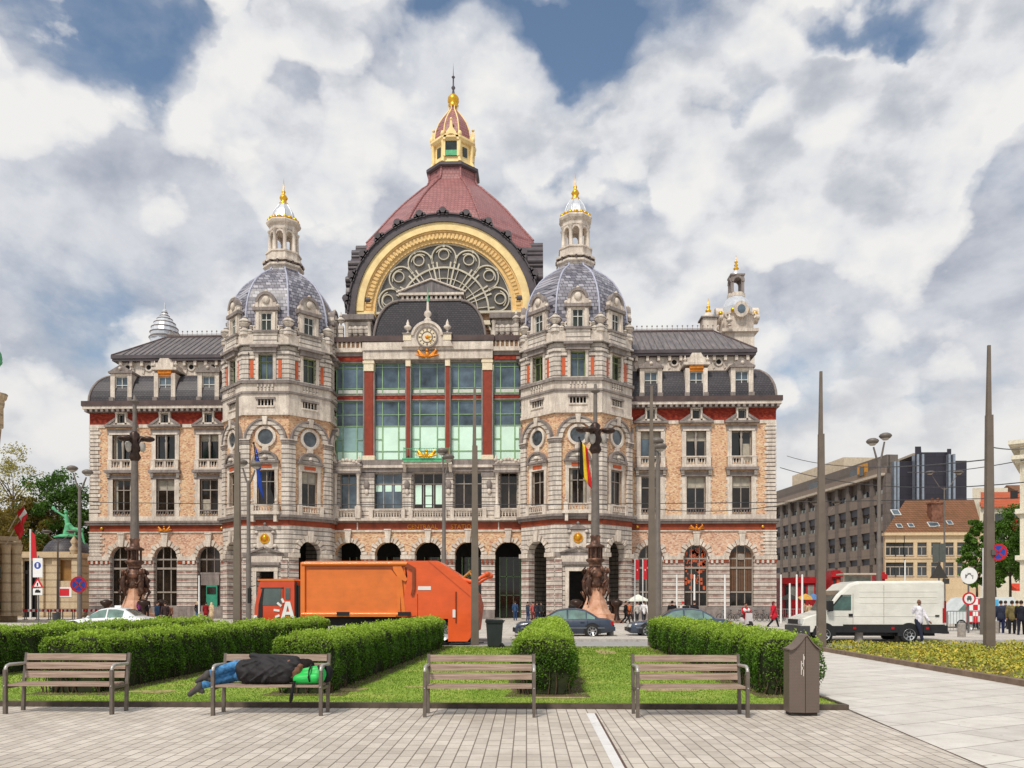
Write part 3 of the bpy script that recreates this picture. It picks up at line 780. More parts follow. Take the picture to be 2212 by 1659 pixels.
# ---------------------------------------------------------------- towers
AP = 5.4; HF = AP*math.tan(PI/8)
def tower(side):
    cx = side*14.86; cyy = .5
    mm = [M['stone'], M['stone_red'], M['blue'], M['speckle'], M['redbrick'], M['frieze'], M['stone_plain'], M['orange'], M['dark'], M['gutter']]
    b = MB()
    def face(k): return T(cx, cyy, 0, k*PI/4)
    faces = [-2, -1, 0, 1, 2, 3, 4, 5]
    for k in faces:
        b.push(face(k))
        front = k == 0; diag = abs(k) == 1
        y0 = -AP
        # ground level
        if diag:
            wall(b, -HF, HF, 0, 6.0, [(-1.2, 1.2, 0, 6.0, False)], y0, y0+.8, 1)
            wall(b, -HF, HF, 6.0, 9.0, [(-1.2, 1.2, 5.99, 7.55, True)], y0, y0+.8, 0)
            for s in (-1, 1):
                xs = sorted((s*1.15, s*(HF+.08))); b.box(xs[0], xs[1], y0-.25, y0+.7, 5.95, 6.35, 6)
            voussoirs_at(b, 0, 6.35, 1.2, .6, y0-.1, 6, y0)
        elif front:
            wall(b, -HF, HF, 0, 9.0, [(-.85, .85, 0, 4.6, False)], y0, y0+.8, 0)
            b.box(-2.2, 2.2, y0-.1, y0+.1, 6.05, 6.35, 2)
            for s in (-1, 1):
                xs = sorted((s*.85, s*1.2)); b.box(xs[0], xs[1], y0-.18, y0+.1, 0, 4.6, 6)
                xs = sorted((s*1.5, s*2.15)); b.box(xs[0], xs[1], y0-.14, y0+.1, .2, 5.7, 1)
            b.box(-1.25, 1.25, y0-.2, y0+.1, 4.6, 5.0, 6); b.box(-1.45, 1.45, y0-.4, y0+.1, 5.2, 5.45, 2)
            b.box(-1.6, 1.6, y0-.12, y0+.1, 5.45, 6.05, 6)
            for s in (-1, 1):
                p = [(s*1.75, 6.36), (s*.1, 6.95), (s*.1, 6.75), (s*1.3, 6.36)]
                b.prism(p if s < 0 else list(reversed(p)), y0-.34, y0, 2)
                scroll(b, s*.85, 6.5, .9, y0-.25, y0, 0, s)
            b.box(-.78, .78, y0-.2, y0+.05, 6.8, 8.45, 6)
            b.prism([(-1.0,8.5),(1.0,8.5),(.5,8.8),(0,8.95),(-.5,8.8)], y0-.35, y0, 2); b.ball((0,y0-.2,9.1), .15, 2, 8, 6)
            for s in (-1, 1):
                b.ball((s*.8, y0-.2, 8.3), .2, 0, 8, 6); b.ball((s*.95, y0-.15, 7.0), .22, 0, 8, 6)
        else:
            b.box(-HF, HF, y0, y0+.8, 0, 9.0, 0)
        b.box(-HF, HF, y0-.06, y0+.8, 9.0, 9.5, 5)
        b.box(-HF-.12, HF+.12, y0-.32, y0+.8, 9.5, 9.75, 2); b.box(-HF-.2, HF+.2, y0-.5, y0+.8, 9.75, 9.97, 2)
        b.box(-HF-.03, HF+.03, y0-.1, y0+.8, 9.97, 10.3, 6)
        # first floor with window, pediment, oculus
        ww = .85
        wall(b, -HF, HF, 10.3, 14.95, [(-ww, ww, 10.9, 14.3, False)], y0+.15, y0+.8, 3)
        wall(b, -HF, HF, 14.95, 19.5, [], y0+.15, y0+.8, 3)
        for s in (-1, 1):
            xs = sorted((s*ww, s*(ww+.32))); b.box(xs[0], xs[1], y0+.02, y0+.3, 10.3, 14.95, 6)
            xs = sorted((s*(HF+.04), s*1.55)); b.box(xs[0], xs[1], y0-.08, y0+.3, 10.3, 16.85, 0)
            b.box(xs[0]-.04, xs[1]+.04, y0-.2, y0+.3, 16.85, 17.15, 2)
            b.box(xs[0]-.06, xs[1]+.06, y0-.26, y0+.3, 17.1, 17.2, 6)
        b.box(-1.2, 1.2, y0-.0, y0+.3, 14.3, 14.95, 6); b.box(-.6, .6, y0-.05, y0+.1, 14.48, 14.8, 7)
        b.box(-1.35, 1.35, y0-.28, y0+.3, 14.95, 15.15, 2)
        n = 10; arc = [(1.15*math.cos(PI*i/n), 15.15+.85*math.sin(PI*i/n)) for i in range(n+1)]
        b.prism(arc, y0-.1, y0+.2, 0); b.arch(0, 15.15, 1.0, 1.22, y0-.28, y0+.2, .0, PI, 12, 2, False, .78)
        b.ball((0, y0-.15, 15.45), .26, 0, 8, 6)
        b.arch(0, 17.45, .74, 1.0, y0-.06, y0+.2, 0, 2*PI, 24, 6)
        b.box(-.3, .3, y0-.1, y0+.2, 16.0, 16.45, 6)
        b.arch(0, 17.15, 1.45, 1.95, y0-.14, y0+.25, 0, PI, 18, 0); b.arch(0, 17.15, 1.88, 2.05, y0-.24, y0+.25, 0, PI, 18, 2)
        b.prism([(-.16,18.55),(.16,18.55),(.26,19.35),(-.26,19.35)], y0-.3, y0+.2, 6)
        b.box(-HF-.02, HF+.02, y0-.1, y0+.8, 19.5, 19.75, 6)
        # white band with grille
        wall(b, -HF, HF, 19.75, 21.55, [(-.75, .75, 20.4, 21.0, False)], y0, y0+.8, 6)
        b.box(-.95, .95, y0-.15, y0+.2, 21.0, 21.2, 2); b.box(-.85, .85, y0-.1, y0+.2, 20.25, 20.4, 6)
        b.box(-.75, .75, y0+.4, y0+.45, 20.4, 21.0, 8)
        for q in range(4): b.box(-.5+q*.33-.05, -.5+q*.33+.05, y0+.1, y0+.2, 20.4, 21.0, 6)
        b.box(-HF-.05, HF+.05, y0-.14, y0+.8, 21.55, 21.75, 2)
        b.box(-HF-.0, HF+.0, y0-.04, y0+.8, 21.75, 22.5, 6)
        for q in range(5): b.box(-.7+q*.35-.06, -.7+q*.35+.06, y0-.16, y0, 21.9, 22.45, 0)
        b.box(-HF-.1, HF+.1, y0-.25, y0+.8, 22.5, 22.78, 2)
        # third level
        wall(b, -HF, HF, 22.78, 26.25, [(-.7, .7, 22.95, 25.35, False)], y0+.1, y0+.8, 0)
        for s in (-1, 1):
            xs = sorted((s*.7, s*.98)); b.box(xs[0], xs[1], y0-.0, y0+.3, 22.78, 25.4, 6)
            xs = sorted((s*1.2, s*1.52)); b.box(xs[0], xs[1], y0+.06, y0+.3, 23.1, 24.75, 7)
            xs = sorted((s*1.62, s*(HF+.03))); b.box(xs[0], xs[1], y0-.06, y0+.3, 22.78, 25.5, 0)
            xs = sorted((s*1.62, s*(HF+.08))); b.box(xs[0], xs[1], y0-.16, y0+.3, 25.2, 25.5, 0)
            b.box(s*1.35-.3, s*1.35+.3, y0-.02, y0+.2, 24.9, 25.15, 6)
        b.box(-1.1, 1.1, y0-.3, y0+.3, 25.4, 25.85, 2); b.box(-1.35, 1.35, y0-.52, y0+.3, 25.85, 26.1, 2)
        b.box(-HF-.08, HF+.08, y0-.2, y0+.8, 26.1, 26.35, 0)
        # parapet under the dormers
        b.box(-HF, HF, y0+.05, y0+.8, 26.35, 27.25, 6)
        for q in range(3): b.box(-.5+q*.5-.14, -.5+q*.5+.14, y0-.02, y0+.05, 26.6, 27.05, 2)
        b.box(-1.15, 1.15, y0-.12, y0+.6, 26.35, 27.5, 0); b.box(-1.25, 1.25, y0-.25, y0+.6, 27.35, 27.55, 2)
        for s in (-1, 1):
            b.ball((s*1.55, y0+.3, 27.45), .36, 0, 8, 6, 1, 1, 1.0); b.ball((s*1.9, y0+.4, 27.6), .3, 0, 8, 6)
            b.ball((s*1.45, y0+.2, 27.95), .2, 0, 8, 6)
        b.pop()
    # corner vases
    for k in range(8):
        a = -PI/2+PI/8+k*PI/4; R = AP/math.cos(PI/8)
        b.lathe([(.5,0),(.5,.5),(.3,.6),(.25,.8),(.55,1.1),(.6,1.35),(.4,1.5),(.3,1.55),(.28,1.7),(.08,1.8),(.001,1.9)], 8,
                (cx+(R-.35)*math.cos(a), cyy+(R-.35)*math.sin(a), 27.2), 0, 0, False)
    tw = b.build('tower', mm, station)
    # porch floor & inner wall, coloured dark as shade behind the open arches
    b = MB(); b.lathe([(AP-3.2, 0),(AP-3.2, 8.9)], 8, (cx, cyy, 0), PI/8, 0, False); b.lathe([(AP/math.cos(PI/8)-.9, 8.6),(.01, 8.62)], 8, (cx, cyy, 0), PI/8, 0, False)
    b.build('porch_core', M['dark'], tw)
    for k in faces[:5]:
        R = face(k)
        b = MB(); b.push(R); window_mesh(b, 0, 10.9, 14.3, 1.7, -AP+.35, 2, .68, .09, 1); blind(b, 0, 10.9, 14.3, 1.7, -AP+.35, 2); b.pop(); b.build('window', [M['frame'], M['glass2'], M['blind']], tw)
        b = MB(); b.push(R)
        b.prism([(.76*math.cos(2*PI*i/20), 17.45+.76*math.sin(2*PI*i/20)) for i in range(20)], -AP+.08, -AP+.14, 0); b.pop()
        b.build('round_window', flat('grey_round_glass', (74,82,88), .08, 0, .5, 1.2, .8), tw)
        b = MB(); b.push(R); window_mesh(b, 0, 22.95, 25.35, 1.4, -AP+.4, 2, .72, .1, 1); b.pop(); b.build('upper_window', [M['greenw'], M['glassb'] if k == 0 else M['glassg']], tw)
        b = MB(); b.push(R); y0 = -AP
        baluster_row(b, -.95, .95, 10.25, 10.95, y0-.5 if k == 0 else y0-.22, y0-.3 if k == 0 else y0-.05)
        for s in (-1, 1): b.box(s*1.15-.2, s*1.15+.2, y0-(.6 if k == 0 else .28), y0+.1, 10.0, 11.0); 
        if k == 0:
            b.box(-1.5, 1.5, y0-.7, y0+.1, 9.98, 10.25)
            for s in (-1, 1): urn(b, (s*1.15, y0-.4, 11.0), .5, 0); b.box(s*1.1-.15, s*1.1+.15, y0-.6, y0, 9.3, 10.0)
        b.pop(); b.build('balcony', M['stone_plain'], tw)
        # dormer
        b = MB(); b.push(R)
        y0 = -AP+.15
        b.box(-1.05, -.52, y0, y0+1.6, 27.5, 29.5); b.box(.52, 1.05, y0, y0+1.6, 27.5, 29.5); b.box(-.52, .52, y0+.05, y0+1.6, 29.35, 29.5)
        for s in (-1, 1):
            xs = sorted((s*.66, s*.92)); b.box(xs[0], xs[1], y0-.12, y0, 27.6, 29.35)
            scroll(b, s*1.02, 27.6, 1.05, y0+.05, y0+.4, 0, s); scroll(b, s*.95, 28.5, .6, y0+.05, y0+.35, 0, s)
        b.box(-1.25, 1.25, y0-.25, y0+1.7, 29.5, 29.8, 1)
        arc = [(.82*math.cos(PI*i/12), 30.3+.82*math.sin(PI*i/12)) for i in range(13)]
        b.prism([(-.82,29.8),(.82,29.8)]+arc, y0-.05, y0+2.2, 0); b.arch(0, 30.3, .72, .98, y0-.22, y0+.3, 0, PI, 14, 1)
        b.box(-1.0, -.72, y0-.18, y0+.5, 29.8, 30.35); b.box(.72, 1.0, y0-.18, y0+.5, 29.8, 30.35)
        b.ball((0, y0-.1, 30.5), .38, 0, 10, 6, 1, .5, 1); b.ball((0, y0, 31.35), .16, 0, 8, 6)
        for s in (-1, 1): b.ball((s*1.12, y0, 29.95), .2, 0, 8, 6)
        b.pop(); d = b.build('dormer', [M['stone_plain'], M['blue']], tw)
        b = MB(); b.push(R); window_mesh(b, 0, 27.6, 29.35, 1.04, y0+.12, 2, .6, .08, 1); b.pop()
        wdw = b.build('dormer_window', [M['framew'], M['glassg']], tw)
    # plaque emblem
    b = MB(); b.push(face(0)); b.ball((0, -AP-.22, 7.7), .42, 0, 14, 10, .8, .2, 1.25); b.ball((0, -AP-.3, 7.75), .2, 1, 10, 6, 1, .5, 1.4)
    b.arch(0, 7.7, .36, .46, -AP-.28, -AP-.2, 0, 2*PI, 18, 1); b.pop()
    b.build('gilt_emblem', [M['goldo'], M['gold']], tw)
    # dome
    prof = [(5.0,27.4),(4.98,28.8),(4.9,30.0),(4.7,31.0),(4.4,31.9),(4.05,32.6),(3.6,33.3),(3.0,33.95),(2.3,34.5),(1.75,34.9),(1.6,35.3)]
    c8 = 1/math.cos(PI/8)
    b = MB(); b.lathe([(r*c8, z) for r, z in prof], 8, (cx, cyy, 0), PI/8, 0, False)
    dm = b.build('dome', M['tile_dome'], tw)
    for k in range(8):
        a = PI/8+k*PI/4
        b = MB(); b.tube([(cx+r*c8*math.cos(a), cyy+r*c8*math.sin(a), z) for r, z in prof[1:]], .1, 5); b.build('dome_rib', M['rib'], tw)
    # lantern
    b = MB(); c0 = (cx, cyy, 0); P8 = PI/8
    b.lathe([(1.8,35.4),(1.8,35.9),(2.05,36.05),(2.05,36.25),(1.7,36.3)], 8, c0, P8, 0, False)
    for k in range(16):
        a = PI/8+k*PI/8; b.box(-.001,.001,0,0,0,0) if False else None
        b.push(T(cx+1.86*math.cos(a), cyy+1.86*math.sin(a), 36.25, a)); b.box(-.14,.14,-.09,.09,0,.3,1); b.pop()
    b.lathe([(2.1,36.5),(2.1,36.7),(1.7,36.72),(1.7,37.5),(1.8,37.5),(1.8,37.65),(1.2,37.66)], 8, c0, P8, 0, False)
    for k in range(8):
        a = P8+k*PI/4
        for q, (rr, ra) in enumerate(((1.32, .2), (1.05, .1))):
            b.lathe([(ra*1.3,0),(ra*1.3,.15),(ra,.2),(ra*.85,2.05),(ra*1.3,2.15),(ra*1.4,2.3)], 8, (cx+rr*math.cos(a), cyy+rr*math.sin(a), 37.6), 0, 0)
        # little arches between the columns
        a2 = k*PI/4
        b.push(T(cx, cyy, 0, a2+PI/2)); b.arch(0, 39.35, .3, .5, -1.3, -1.1, 0, PI, 8, 0); b.pop()
    b.lathe([(1.2,39.85),(1.4,39.9),(1.4,40.3),(1.65,40.5),(1.75,40.7),(1.72,40.85),(1.2,40.9)], 8, c0, P8, 0, False)
    ln = b.build('lantern', [M['stone_plain'], M['gutter']], tw, (0,0,-.62))
    b = MB()
    for k in range(8):
        a = P8+k*PI/4; b.ball((cx+1.42*math.cos(a), cyy+1.42*math.sin(a), 41.0), .24, 0, 8, 6); a += P8
        b.ball((cx+1.3*math.cos(a), cyy+1.3*math.sin(a), 41.05), .3, 0, 8, 6, 1, 1, .7)
    b.build('gilt_ring', M['gold'], tw, (0,0,-.62)); b = MB()
    b.lathe([(.42,42.8),(.46,42.95),(.3,43.1),(.3,43.3),(.42,43.5),(.3,43.75),(.12,43.95),(.2,44.15),(.08,44.35),(.04,45.1),(.001,45.6)], 10, c0)
    b.build('gilt_finial', M['gold'], tw, (0,0,-.62))
    b = MB(); b.lathe([(1.2,40.9),(1.18,41.2),(1.08,41.6),(.9,42.1),(.65,42.5),(.4,42.85)], 8, c0, P8, 0, False)
    for k in range(8):
        a = P8+k*PI/4; b.tube([(cx+r*math.cos(a), cyy+r*math.sin(a), z) for r, z in [(1.22,40.95),(1.1,41.6),(.92,42.1),(.66,42.5),(.4,42.87)]], .06, 5, 0)
    b.build('lantern_cap', M['silver'], tw, (0,0,-.62))
    return tw
def voussoirs_at(b, c, zs, r, w, y, m, yb):
    n = 11
    for i in range(n):
        a = PI*i/n; g = .04; ro = r + (w if i % 2 == 0 else w*.65)
        b.arch(c, zs, r, ro, y-(.06 if i%2==0 else 0), yb+.02, a+g, a+PI/n-g, 2, m)
    b.prism([(c-.18, zs+r-.1),(c+.18, zs+r-.1),(c+.3, zs+r+w+.4),(c-.3, zs+r+w+.4)], y-.2, yb, m)
tower_l = tower(-1); tower_r = tower(1)

# ---------------------------------------------------------------- central front
def central():
    mm = [M['stone'], M['stone_red'], M['blue'], M['speckle'], M['redbrick'], M['frieze'], M['stone_plain'], M['cream'], M['dark'], M['gutter']]
    b = MB(); X = 9.9
    AR = [-8.1, -4.05, 0, 4.05, 8.1]
    wall(b, -X, X, 0, 6.0, [(c-1.35, c+1.35, 0, 6.0, False) for c in AR], 0, 1.0, 1)
    x = -X
    for c in AR+[None]:
        xe = c-1.3 if c is not None else X
        b.box(x, xe, -.22, 1.05, 6.0, 6.4, 6); b.box(x+.05, xe-.05, -.12, 1.02, 0, .9, 2)
        for k in range(max(1, int((xe-x)/.45))): b.box(x+.1+k*.45, x+.3+k*.45, -.16, .3, 5.6, 5.9, 5)
        x = c+1.3 if c is not None else x
    wall(b, -X, X, 6.4, 8.75, [(c-1.35, c+1.35, 6.39, 7.75, True) for c in AR], .05, 1.0, 3)
    for c in AR: voussoirs(b, c, 6.4, 1.35, .6, -.05, 13, 6)
    b.box(-X, X, -.02, 1.0, 8.95, 9.7, 5); b.box(-X, X, -.08, 1.0, 8.75, 8.95, 6)
    b.box(-7.2, -7.08, -.1, 1.0, 8.95, 9.7, 6); b.box(7.08, 7.2, -.1, 1, 8.95, 9.7, 6)
    b.box(-X, X, -.3, 1.0, 9.7, 9.85, 2); b.box(-X, X, -.55, 1.0, 9.85, 10.1, 6)
    # first floor
    WN = [(-8.15, 1.75), (-4.1, 2.95), (0, 3.1), (4.1, 2.95), (8.15, 1.75)]
    wall(b, -X, X, 10.1, 14.8, [(c-w/2, c+w/2, 11.1, 14.75, False) for c, w in WN], .2, .9, 0)
    for xx in (-6.2, -2.1, 2.1, 6.2):
        w = .75 if abs(xx) > 3 else .42
        b.box(xx-w, xx+w, -.05, .3, 10.1, 14.7, 0)
        b.ball((xx, -.12, 13.5), .36, 2, 10, 8, .8, .5, 1.3); b.ball((xx, -.16, 12.8), .22, 6, 8, 6, 1, .5, 1.2)
        b.box(xx-w-.06, xx+w+.06, -.15, .3, 14.3, 14.7, 2)
    for c in (-8.15, 8.15):
        for s in (-1, 1):
            b.lathe([(.22,0),(.22,.2),(.16,.3),(.15,2.9),(.2,3.05),(.26,3.3)], 10, (c+s*1.15, -.35, 11.3), 0, 6)
            b.box(c+s*1.15-.28, c+s*1.15+.28, -.65, .2, 10.1, 11.3, 6)
        b.box(c-1.5, c+1.5, -.7, .2, 14.6, 14.85, 2); b.box(c-1.4, c+1.4, -.6, .2, 14.85, 15.3, 6); b.box(c-1.6, c+1.6, -.8, .2, 15.3, 15.5, 2)
        b.box(c-.9, c+.9, -.5, -.3, 15.5, 15.75, 6)
        for q in range(-3, 4): b.ball((c+q*.36, -.45, 15.85+.12*math.cos(q*1.0)), .2, 6, 8, 6, 1, .7, 1)
        for s in (-1, 1): urn(b, (c+s*1.25, -.45, 15.5), .75, 6)
    b.box(-6.9, 6.9, -.12, .9, 14.8, 15.2, 2); b.box(-7, 7, -.3, .9, 15.2, 15.45, 6); b.box(-6.9, 6.9, -.2, .9, 15.45, 16.0, 2); b.box(-X, X, .25, .9, 14.8, 16.1, 2)
    b.box(-2.5, 2.5, -.85, .1, 15.45, 15.65, 6)
    for s in (-1, 1): b.prismx([(-.75,15.45),(-.0,15.45),(-.0,14.7),(-.2,14.75)], s*2.3-.15, s*2.3+.15, 6)
    # glazed storeys: spandrel and head
    b.box(-X, X, .35, .9, 22.15, 22.7, 4); b.box(-X, X, .3, .9, 22.6, 22.75, 2); b.box(-X, X, .3, .9, 22.1, 22.22, 2)
    b.box(-6.55, 6.55, -.25, 1.2, 26.15, 27.0, 6); b.box(-6.6, 6.6, -.32, 1.2, 27.0, 27.85, 6); b.box(-6.4,6.4,-.36,0,26.95,27.03,2)
    b.box(-X, X, .2, 1.2, 25.9, 26.15, 2)
    for s in (-1, 1):
        xs = sorted((s*6.6, s*X)); b.box(xs[0], xs[1], .1, 1.2, 26.1, 26.55, 4); b.box(xs[0], xs[1], -.25, 1.2, 26.9, 27.3, 6); b.box(xs[0], xs[1], .0, 1.2, 26.55, 26.9, 2)
        for q in range(7): b.box(xs[0]+.25+q*.46-.08, xs[0]+.25+q*.46+.08, -.05, .15, 27.3, 27.95, 6)
        b.box(xs[0], xs[1], .2, 1.2, 27.3, 27.95, 3); b.box(xs[0], xs[1], -.15, 1.2, 27.95, 28.45, 9)
    b.box(-6.7, 6.7, -.4, 1.4, 27.9, 28.45, 9)
    # attic blocks beside the curved roof
    for s in (-1, 1):
        xs = sorted((s*6.3, s*9.1)); b.box(xs[0], xs[1], 3.0, 7, 28.4, 31.2, 0); b.box(xs[0]-.25, xs[1]+.25, 2.6, 7.2, 31.2, 31.75, 2)
        for q in range(4): b.ball((xs[0]+.45+q*.62, 2.85, 30.0), .33, 0, 8, 6, 1, .6, 1.9)
        b.box(xs[0], xs[1], 2.7, 7, 28.4, 28.9, 4)
        for q in (0.2, 2.6): b.lathe([(.28,0),(.2,.1),(.2,1.6),(.3,1.9)], 8, (xs[0]+q, 2.75, 29.0), 0, 6)
    # parapet ornaments next to the towers
    for s in (-1, 1):
        for xx, z in ((9.6, 28.0), (8.9, 28.0)):
            b.box(s*xx-.25, s*xx+.25, 0, .6, z, z+1.6, 0); urn(b, (s*xx, .3, z+1.6), 1.2, 0)
    c = b.build('central_front', mm, station)
    # porch
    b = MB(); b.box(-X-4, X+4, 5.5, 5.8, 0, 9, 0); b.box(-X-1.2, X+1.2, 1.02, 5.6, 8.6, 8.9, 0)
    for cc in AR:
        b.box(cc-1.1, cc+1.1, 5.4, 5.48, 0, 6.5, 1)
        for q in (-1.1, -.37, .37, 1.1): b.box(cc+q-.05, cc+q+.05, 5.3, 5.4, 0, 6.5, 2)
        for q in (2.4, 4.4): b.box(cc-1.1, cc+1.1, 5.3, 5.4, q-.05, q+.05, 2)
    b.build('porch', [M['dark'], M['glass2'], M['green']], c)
    gold_text('CENTRAAL', -.55, 9.06, -.06, .62, 'gilt_lettering', c, M['goldo'])
    gold_text('STATION', 3.6, 9.06, -.06, .62, 'gilt_lettering', c, M['goldo'])
    # columns
    for xx, w in ((-6.0, .42), (6.0, .42), (-2.0, .17), (2.0, .17)):
        b = MB(); b.box(xx-w, xx+w, -.05, .5, 16.4, 25.9, 0)
        b.box(xx-w-.08, xx+w+.08, -.14, .5, 25.0 if w > .3 else 25.45, 26.14, 1)
        if w > .3:
            b.box(xx-w-.16, xx+w+.16, -.2, .5, 25.75, 26.0, 1); b.box(xx-w-.2, xx+w+.2, -.2, .5, 16.0, 16.45, 1)
            for s in (-1, 1): b.box(xx+s*(w+.1)-.07, xx+s*(w+.1)+.07, -.02, .5, 16.45, 25.0, 2)
        else:
            for s in (-1, 1): b.box(xx+s*(w+.06)-.05, xx+s*(w+.06)+.05, 0, .5, 16.1, 25.45, 2)
        b.build('red_column', [M['redcol'], M['cream'], M['blue']], c)
    # glass bays
    bays = [(-9.4, -6.65), (-5.45, -2.3), (-1.7, 1.7), (2.3, 5.45), (6.65, 9.4)]
    for i, (xa, xb) in enumerate(bays):
        for (z0, z1, up) in ((22.75, 25.9, True), (16.05, 22.1, False)):
            b = MB(); g = [M['green'], M['glassb'], M['mint'], M['mint2'], M['framew']]
            zm = z0+(z1-z0)*(.0 if up else .58)
            b.box(xa, xb, .55, .6, zm, z1, 1)
            if not up:
                if i == 0: b.box(xa, xb, .55, .6, z0, zm, 3); b.box(xa+.1, xb-.2, .52, .56, z0, z0+.9, 2)
                else: b.box(xa, xb, .55, .6, z0, zm, 2)
            f = .045; q = (xb-xa)
            xs = [xa, xa+q*.24, xa+q*.76, xb]
            for x in xs: b.box(x-f, x+f, .46, .54, z0, z1, 0)
            hs = ([z0+.12, z0+.62, z1-.4, z1-.04] if up else [z0+.08, z0+.95, zm, z1-1.4, z1-.06])
            for z in hs: b.box(xa+f, xb-f, .47, .53, z-f*.8, z+f*.8, 0)
            if not up:
                for (x0_, x1_) in ((xs[0], xs[1]), (xs[2], xs[3])): b.box(x0_+f, x1_-f, .47, .53, z0+2.1, z0+2.2, 0)
            if up: b.box(xa+.15, xb-.1, .5, .56, z0+.1, z0+.5, 4)
            b.build('glazed_bay', g, c)
    # first-floor windows
    for i, (cc, w) in enumerate(WN):
        b = MB(); n = 3 if w > 2 else 2
        window_mesh(b, cc, 11.1, 14.75, w, .55, n, .7, .1, 1)
        if i in (1, 2):
            for q in range(n):
                xc = cc-w/2+w*(q+.5)/n
                b.box(xc-.32, xc+.32, .57, .6, 12.9 if i == 1 else 11.6+.9*(q == 1), 13.55, 2)
            if i == 2: b.box(cc-.32, cc+.32, .57, .6, 11.3, 12.4, 2)
        b.build('window', [M['frame'], M['glassb'] if i in (1, 0) else M['glass2'], M['mint']], c)
        b = MB(); baluster_row(b, cc-w/2+.1, cc+w/2-.1, 10.15, 10.95, -.3, -.1); 
        for s in (-1, 1): b.box(cc+s*(w/2+.15)-.2, cc+s*(w/2+.15)+.2, -.35, .2, 10.12, 11.1)
        b.box(cc-w/2, cc+w/2, -.36, -.05, 10.95, 11.05)
        b.build('balustrade', M['stone_plain'], c)
    # green balcony edge with gilt crown
    b = MB(); b.box(-2.35, 2.35, -.95, -.1, 15.65, 15.95); b.box(-2.45, 2.45, -1.0, -.05, 15.9, 16.02)
    for s in (-1, 1): b.tube([(s*2.3,-.9,16.0),(s*2.3,-.9,17.1),(s*2.2,-.2,17.1)], .04, 5)
    b.tube([(-2.3,-.9,17.0),(2.3,-.9,17.0)], .025, 4)
    for q in range(19): b.tube([(-2.2+q*.245,-.9,16.0),(-2.2+q*.245,-.9,17.0)], .018, 4)
    b.build('green_balcony', M['verdi'], c)
    frieze_ornament(0, 16.1, -1.05, c, 1.15, M['gold'], 'gilt_crown')
    # clock gable
    b = MB(); zc = 28.2
    arc = [(1.54*math.cos(PI*i/16), zc+1.54*math.sin(PI*i/16)) for i in range(17)]
    b.prism([(-2.6,27.3),(2.6,27.3),(2.3,27.9),(1.75,28.1)]+arc+[(-1.75,28.1),(-2.3,27.9)], -.55, .3, 0)
    b.arch(0, zc, 1.38, 1.62, -.72, -.2, .12, PI-.12, 18, 0)
    b.arch(0, zc, .93, 1.08, -.68, -.5, 0, 2*PI, 28, 1)
    for s in (-1, 1):
        b.box(s*2.0-.42, s*2.0+.42, -.6, .3, 27.9, 28.5, 2); b.box(s*2.0-.5, s*2.0+.5, -.68, .35, 28.5, 28.65, 1)
        urn(b, (s*2.0, -.2, 28.65), 1.15, 0)
    b.lathe([(.35,0),(.42,.25),(.3,.45),(.16,.55),(.4,.85),(.34,1.1),(.14,1.3),(.1,2.2),(.05,2.3)], 10, (0,-.1,29.75), 0, 0)
    g = b.build('clock_gable', [M['stone_plain'], M['blue'], M['cream']], c)
    b = MB(); b.lathe([(.12,0),(.08,.4),(.05,1.2),(.001,1.6)], 8, (0,-.1,31.9)); b.build('green_finial', M['verdi'], c)
    b = MB()
    b.prism([(.93*math.cos(2*PI*i/28), zc+.93*math.sin(2*PI*i/28)) for i in range(28)], -.6, -.5, 0)
    b.arch(0, zc, .5, .58, -.63, -.59, 0, 2*PI, 24, 1)
    for k in range(12):
        a = k*PI/6; r0, r1 = .64, .84; w = .035 if k % 3 else .06
        dx, dz = math.sin(a), math.cos(a); px, pz = dz, -dx
        b.prism([(r0*dx-w*px, zc+r0*dz-w*pz), (r1*dx-w*px, zc+r1*dz-w*pz), (r1*dx+w*px, zc+r1*dz+w*pz), (r0*dx+w*px, zc+r0*dz+w*pz)], -.63, -.6, 1)
    b.ball((0,-.62,zc), .2, 2, 10, 6, 1, .4, 1)
    for a, L, w in ((2.35, .75, .05), (1.4, .5, .06)):
        dx, dz = math.sin(a), math.cos(a); px, pz = dz, -dx
        b.prism([(-w*px, zc-w*pz), (L*dx-w*.4*px, zc+L*dz-w*.4*pz), (L*dx+w*.4*px, zc+L*dz+w*.4*pz), (w*px, zc+w*pz)], -.68, -.65, 3)
    b.build('clock', [M['cream'], M['gutter'], M['goldo'], M['gold']], c)
    frieze_ornament(0, 26.2, -.55, c, 1.25, M['goldo'], 'gilt_emblem')
    # curved roof behind the gable
    b = MB(); n = 12
    sec = [(5.75-2.5*(1-math.cos(PI/2*i/n)), 28.4+4.1*math.sin(PI/2*i/n)) for i in range(n+1)]
    out = [(x, z) for x, z in sec] + [(-x, z) for x, z in reversed(sec)]
    b.prism(out, 1.3, 12, 0, True)
    for s in (1, -1): b.tube([(s*x, 1.25, z) for x, z in sec], .14, 6, 1)
    b.box(-3.3, 3.3, 1.2, 3, 32.5, 32.68, 1)
    b.build('curved_roof', [M['slate'], M['blue']], c)
    b = MB(); b.box(-3.25, 3.25, 2.6, 10, 32.6, 33.3, 0); b.box(-3.4, 3.4, 2.3, 10.2, 33.55, 33.8, 0)
    for q in range(13): b.box(-3.1+q*.5, -2.95+q*.5+.08, 2.45, 2.6, 33.0, 33.5, 0)
    b.box(-3.2, 3.2, 2.65, 10, 33.25, 33.6, 2)
    b.prism([(-3.5,33.8),(3.5,33.8),(0,35.15)], 2.4, 10, 1)
    b.tube([(-3.6,2.3,33.85),(0,2.3,35.2),(3.6,2.3,33.85)], .1, 5, 0)
    b.build('roof_pavilion', [M['stone_plain'], M['zinc'], M['glass']], c)
    return c
cf = central()

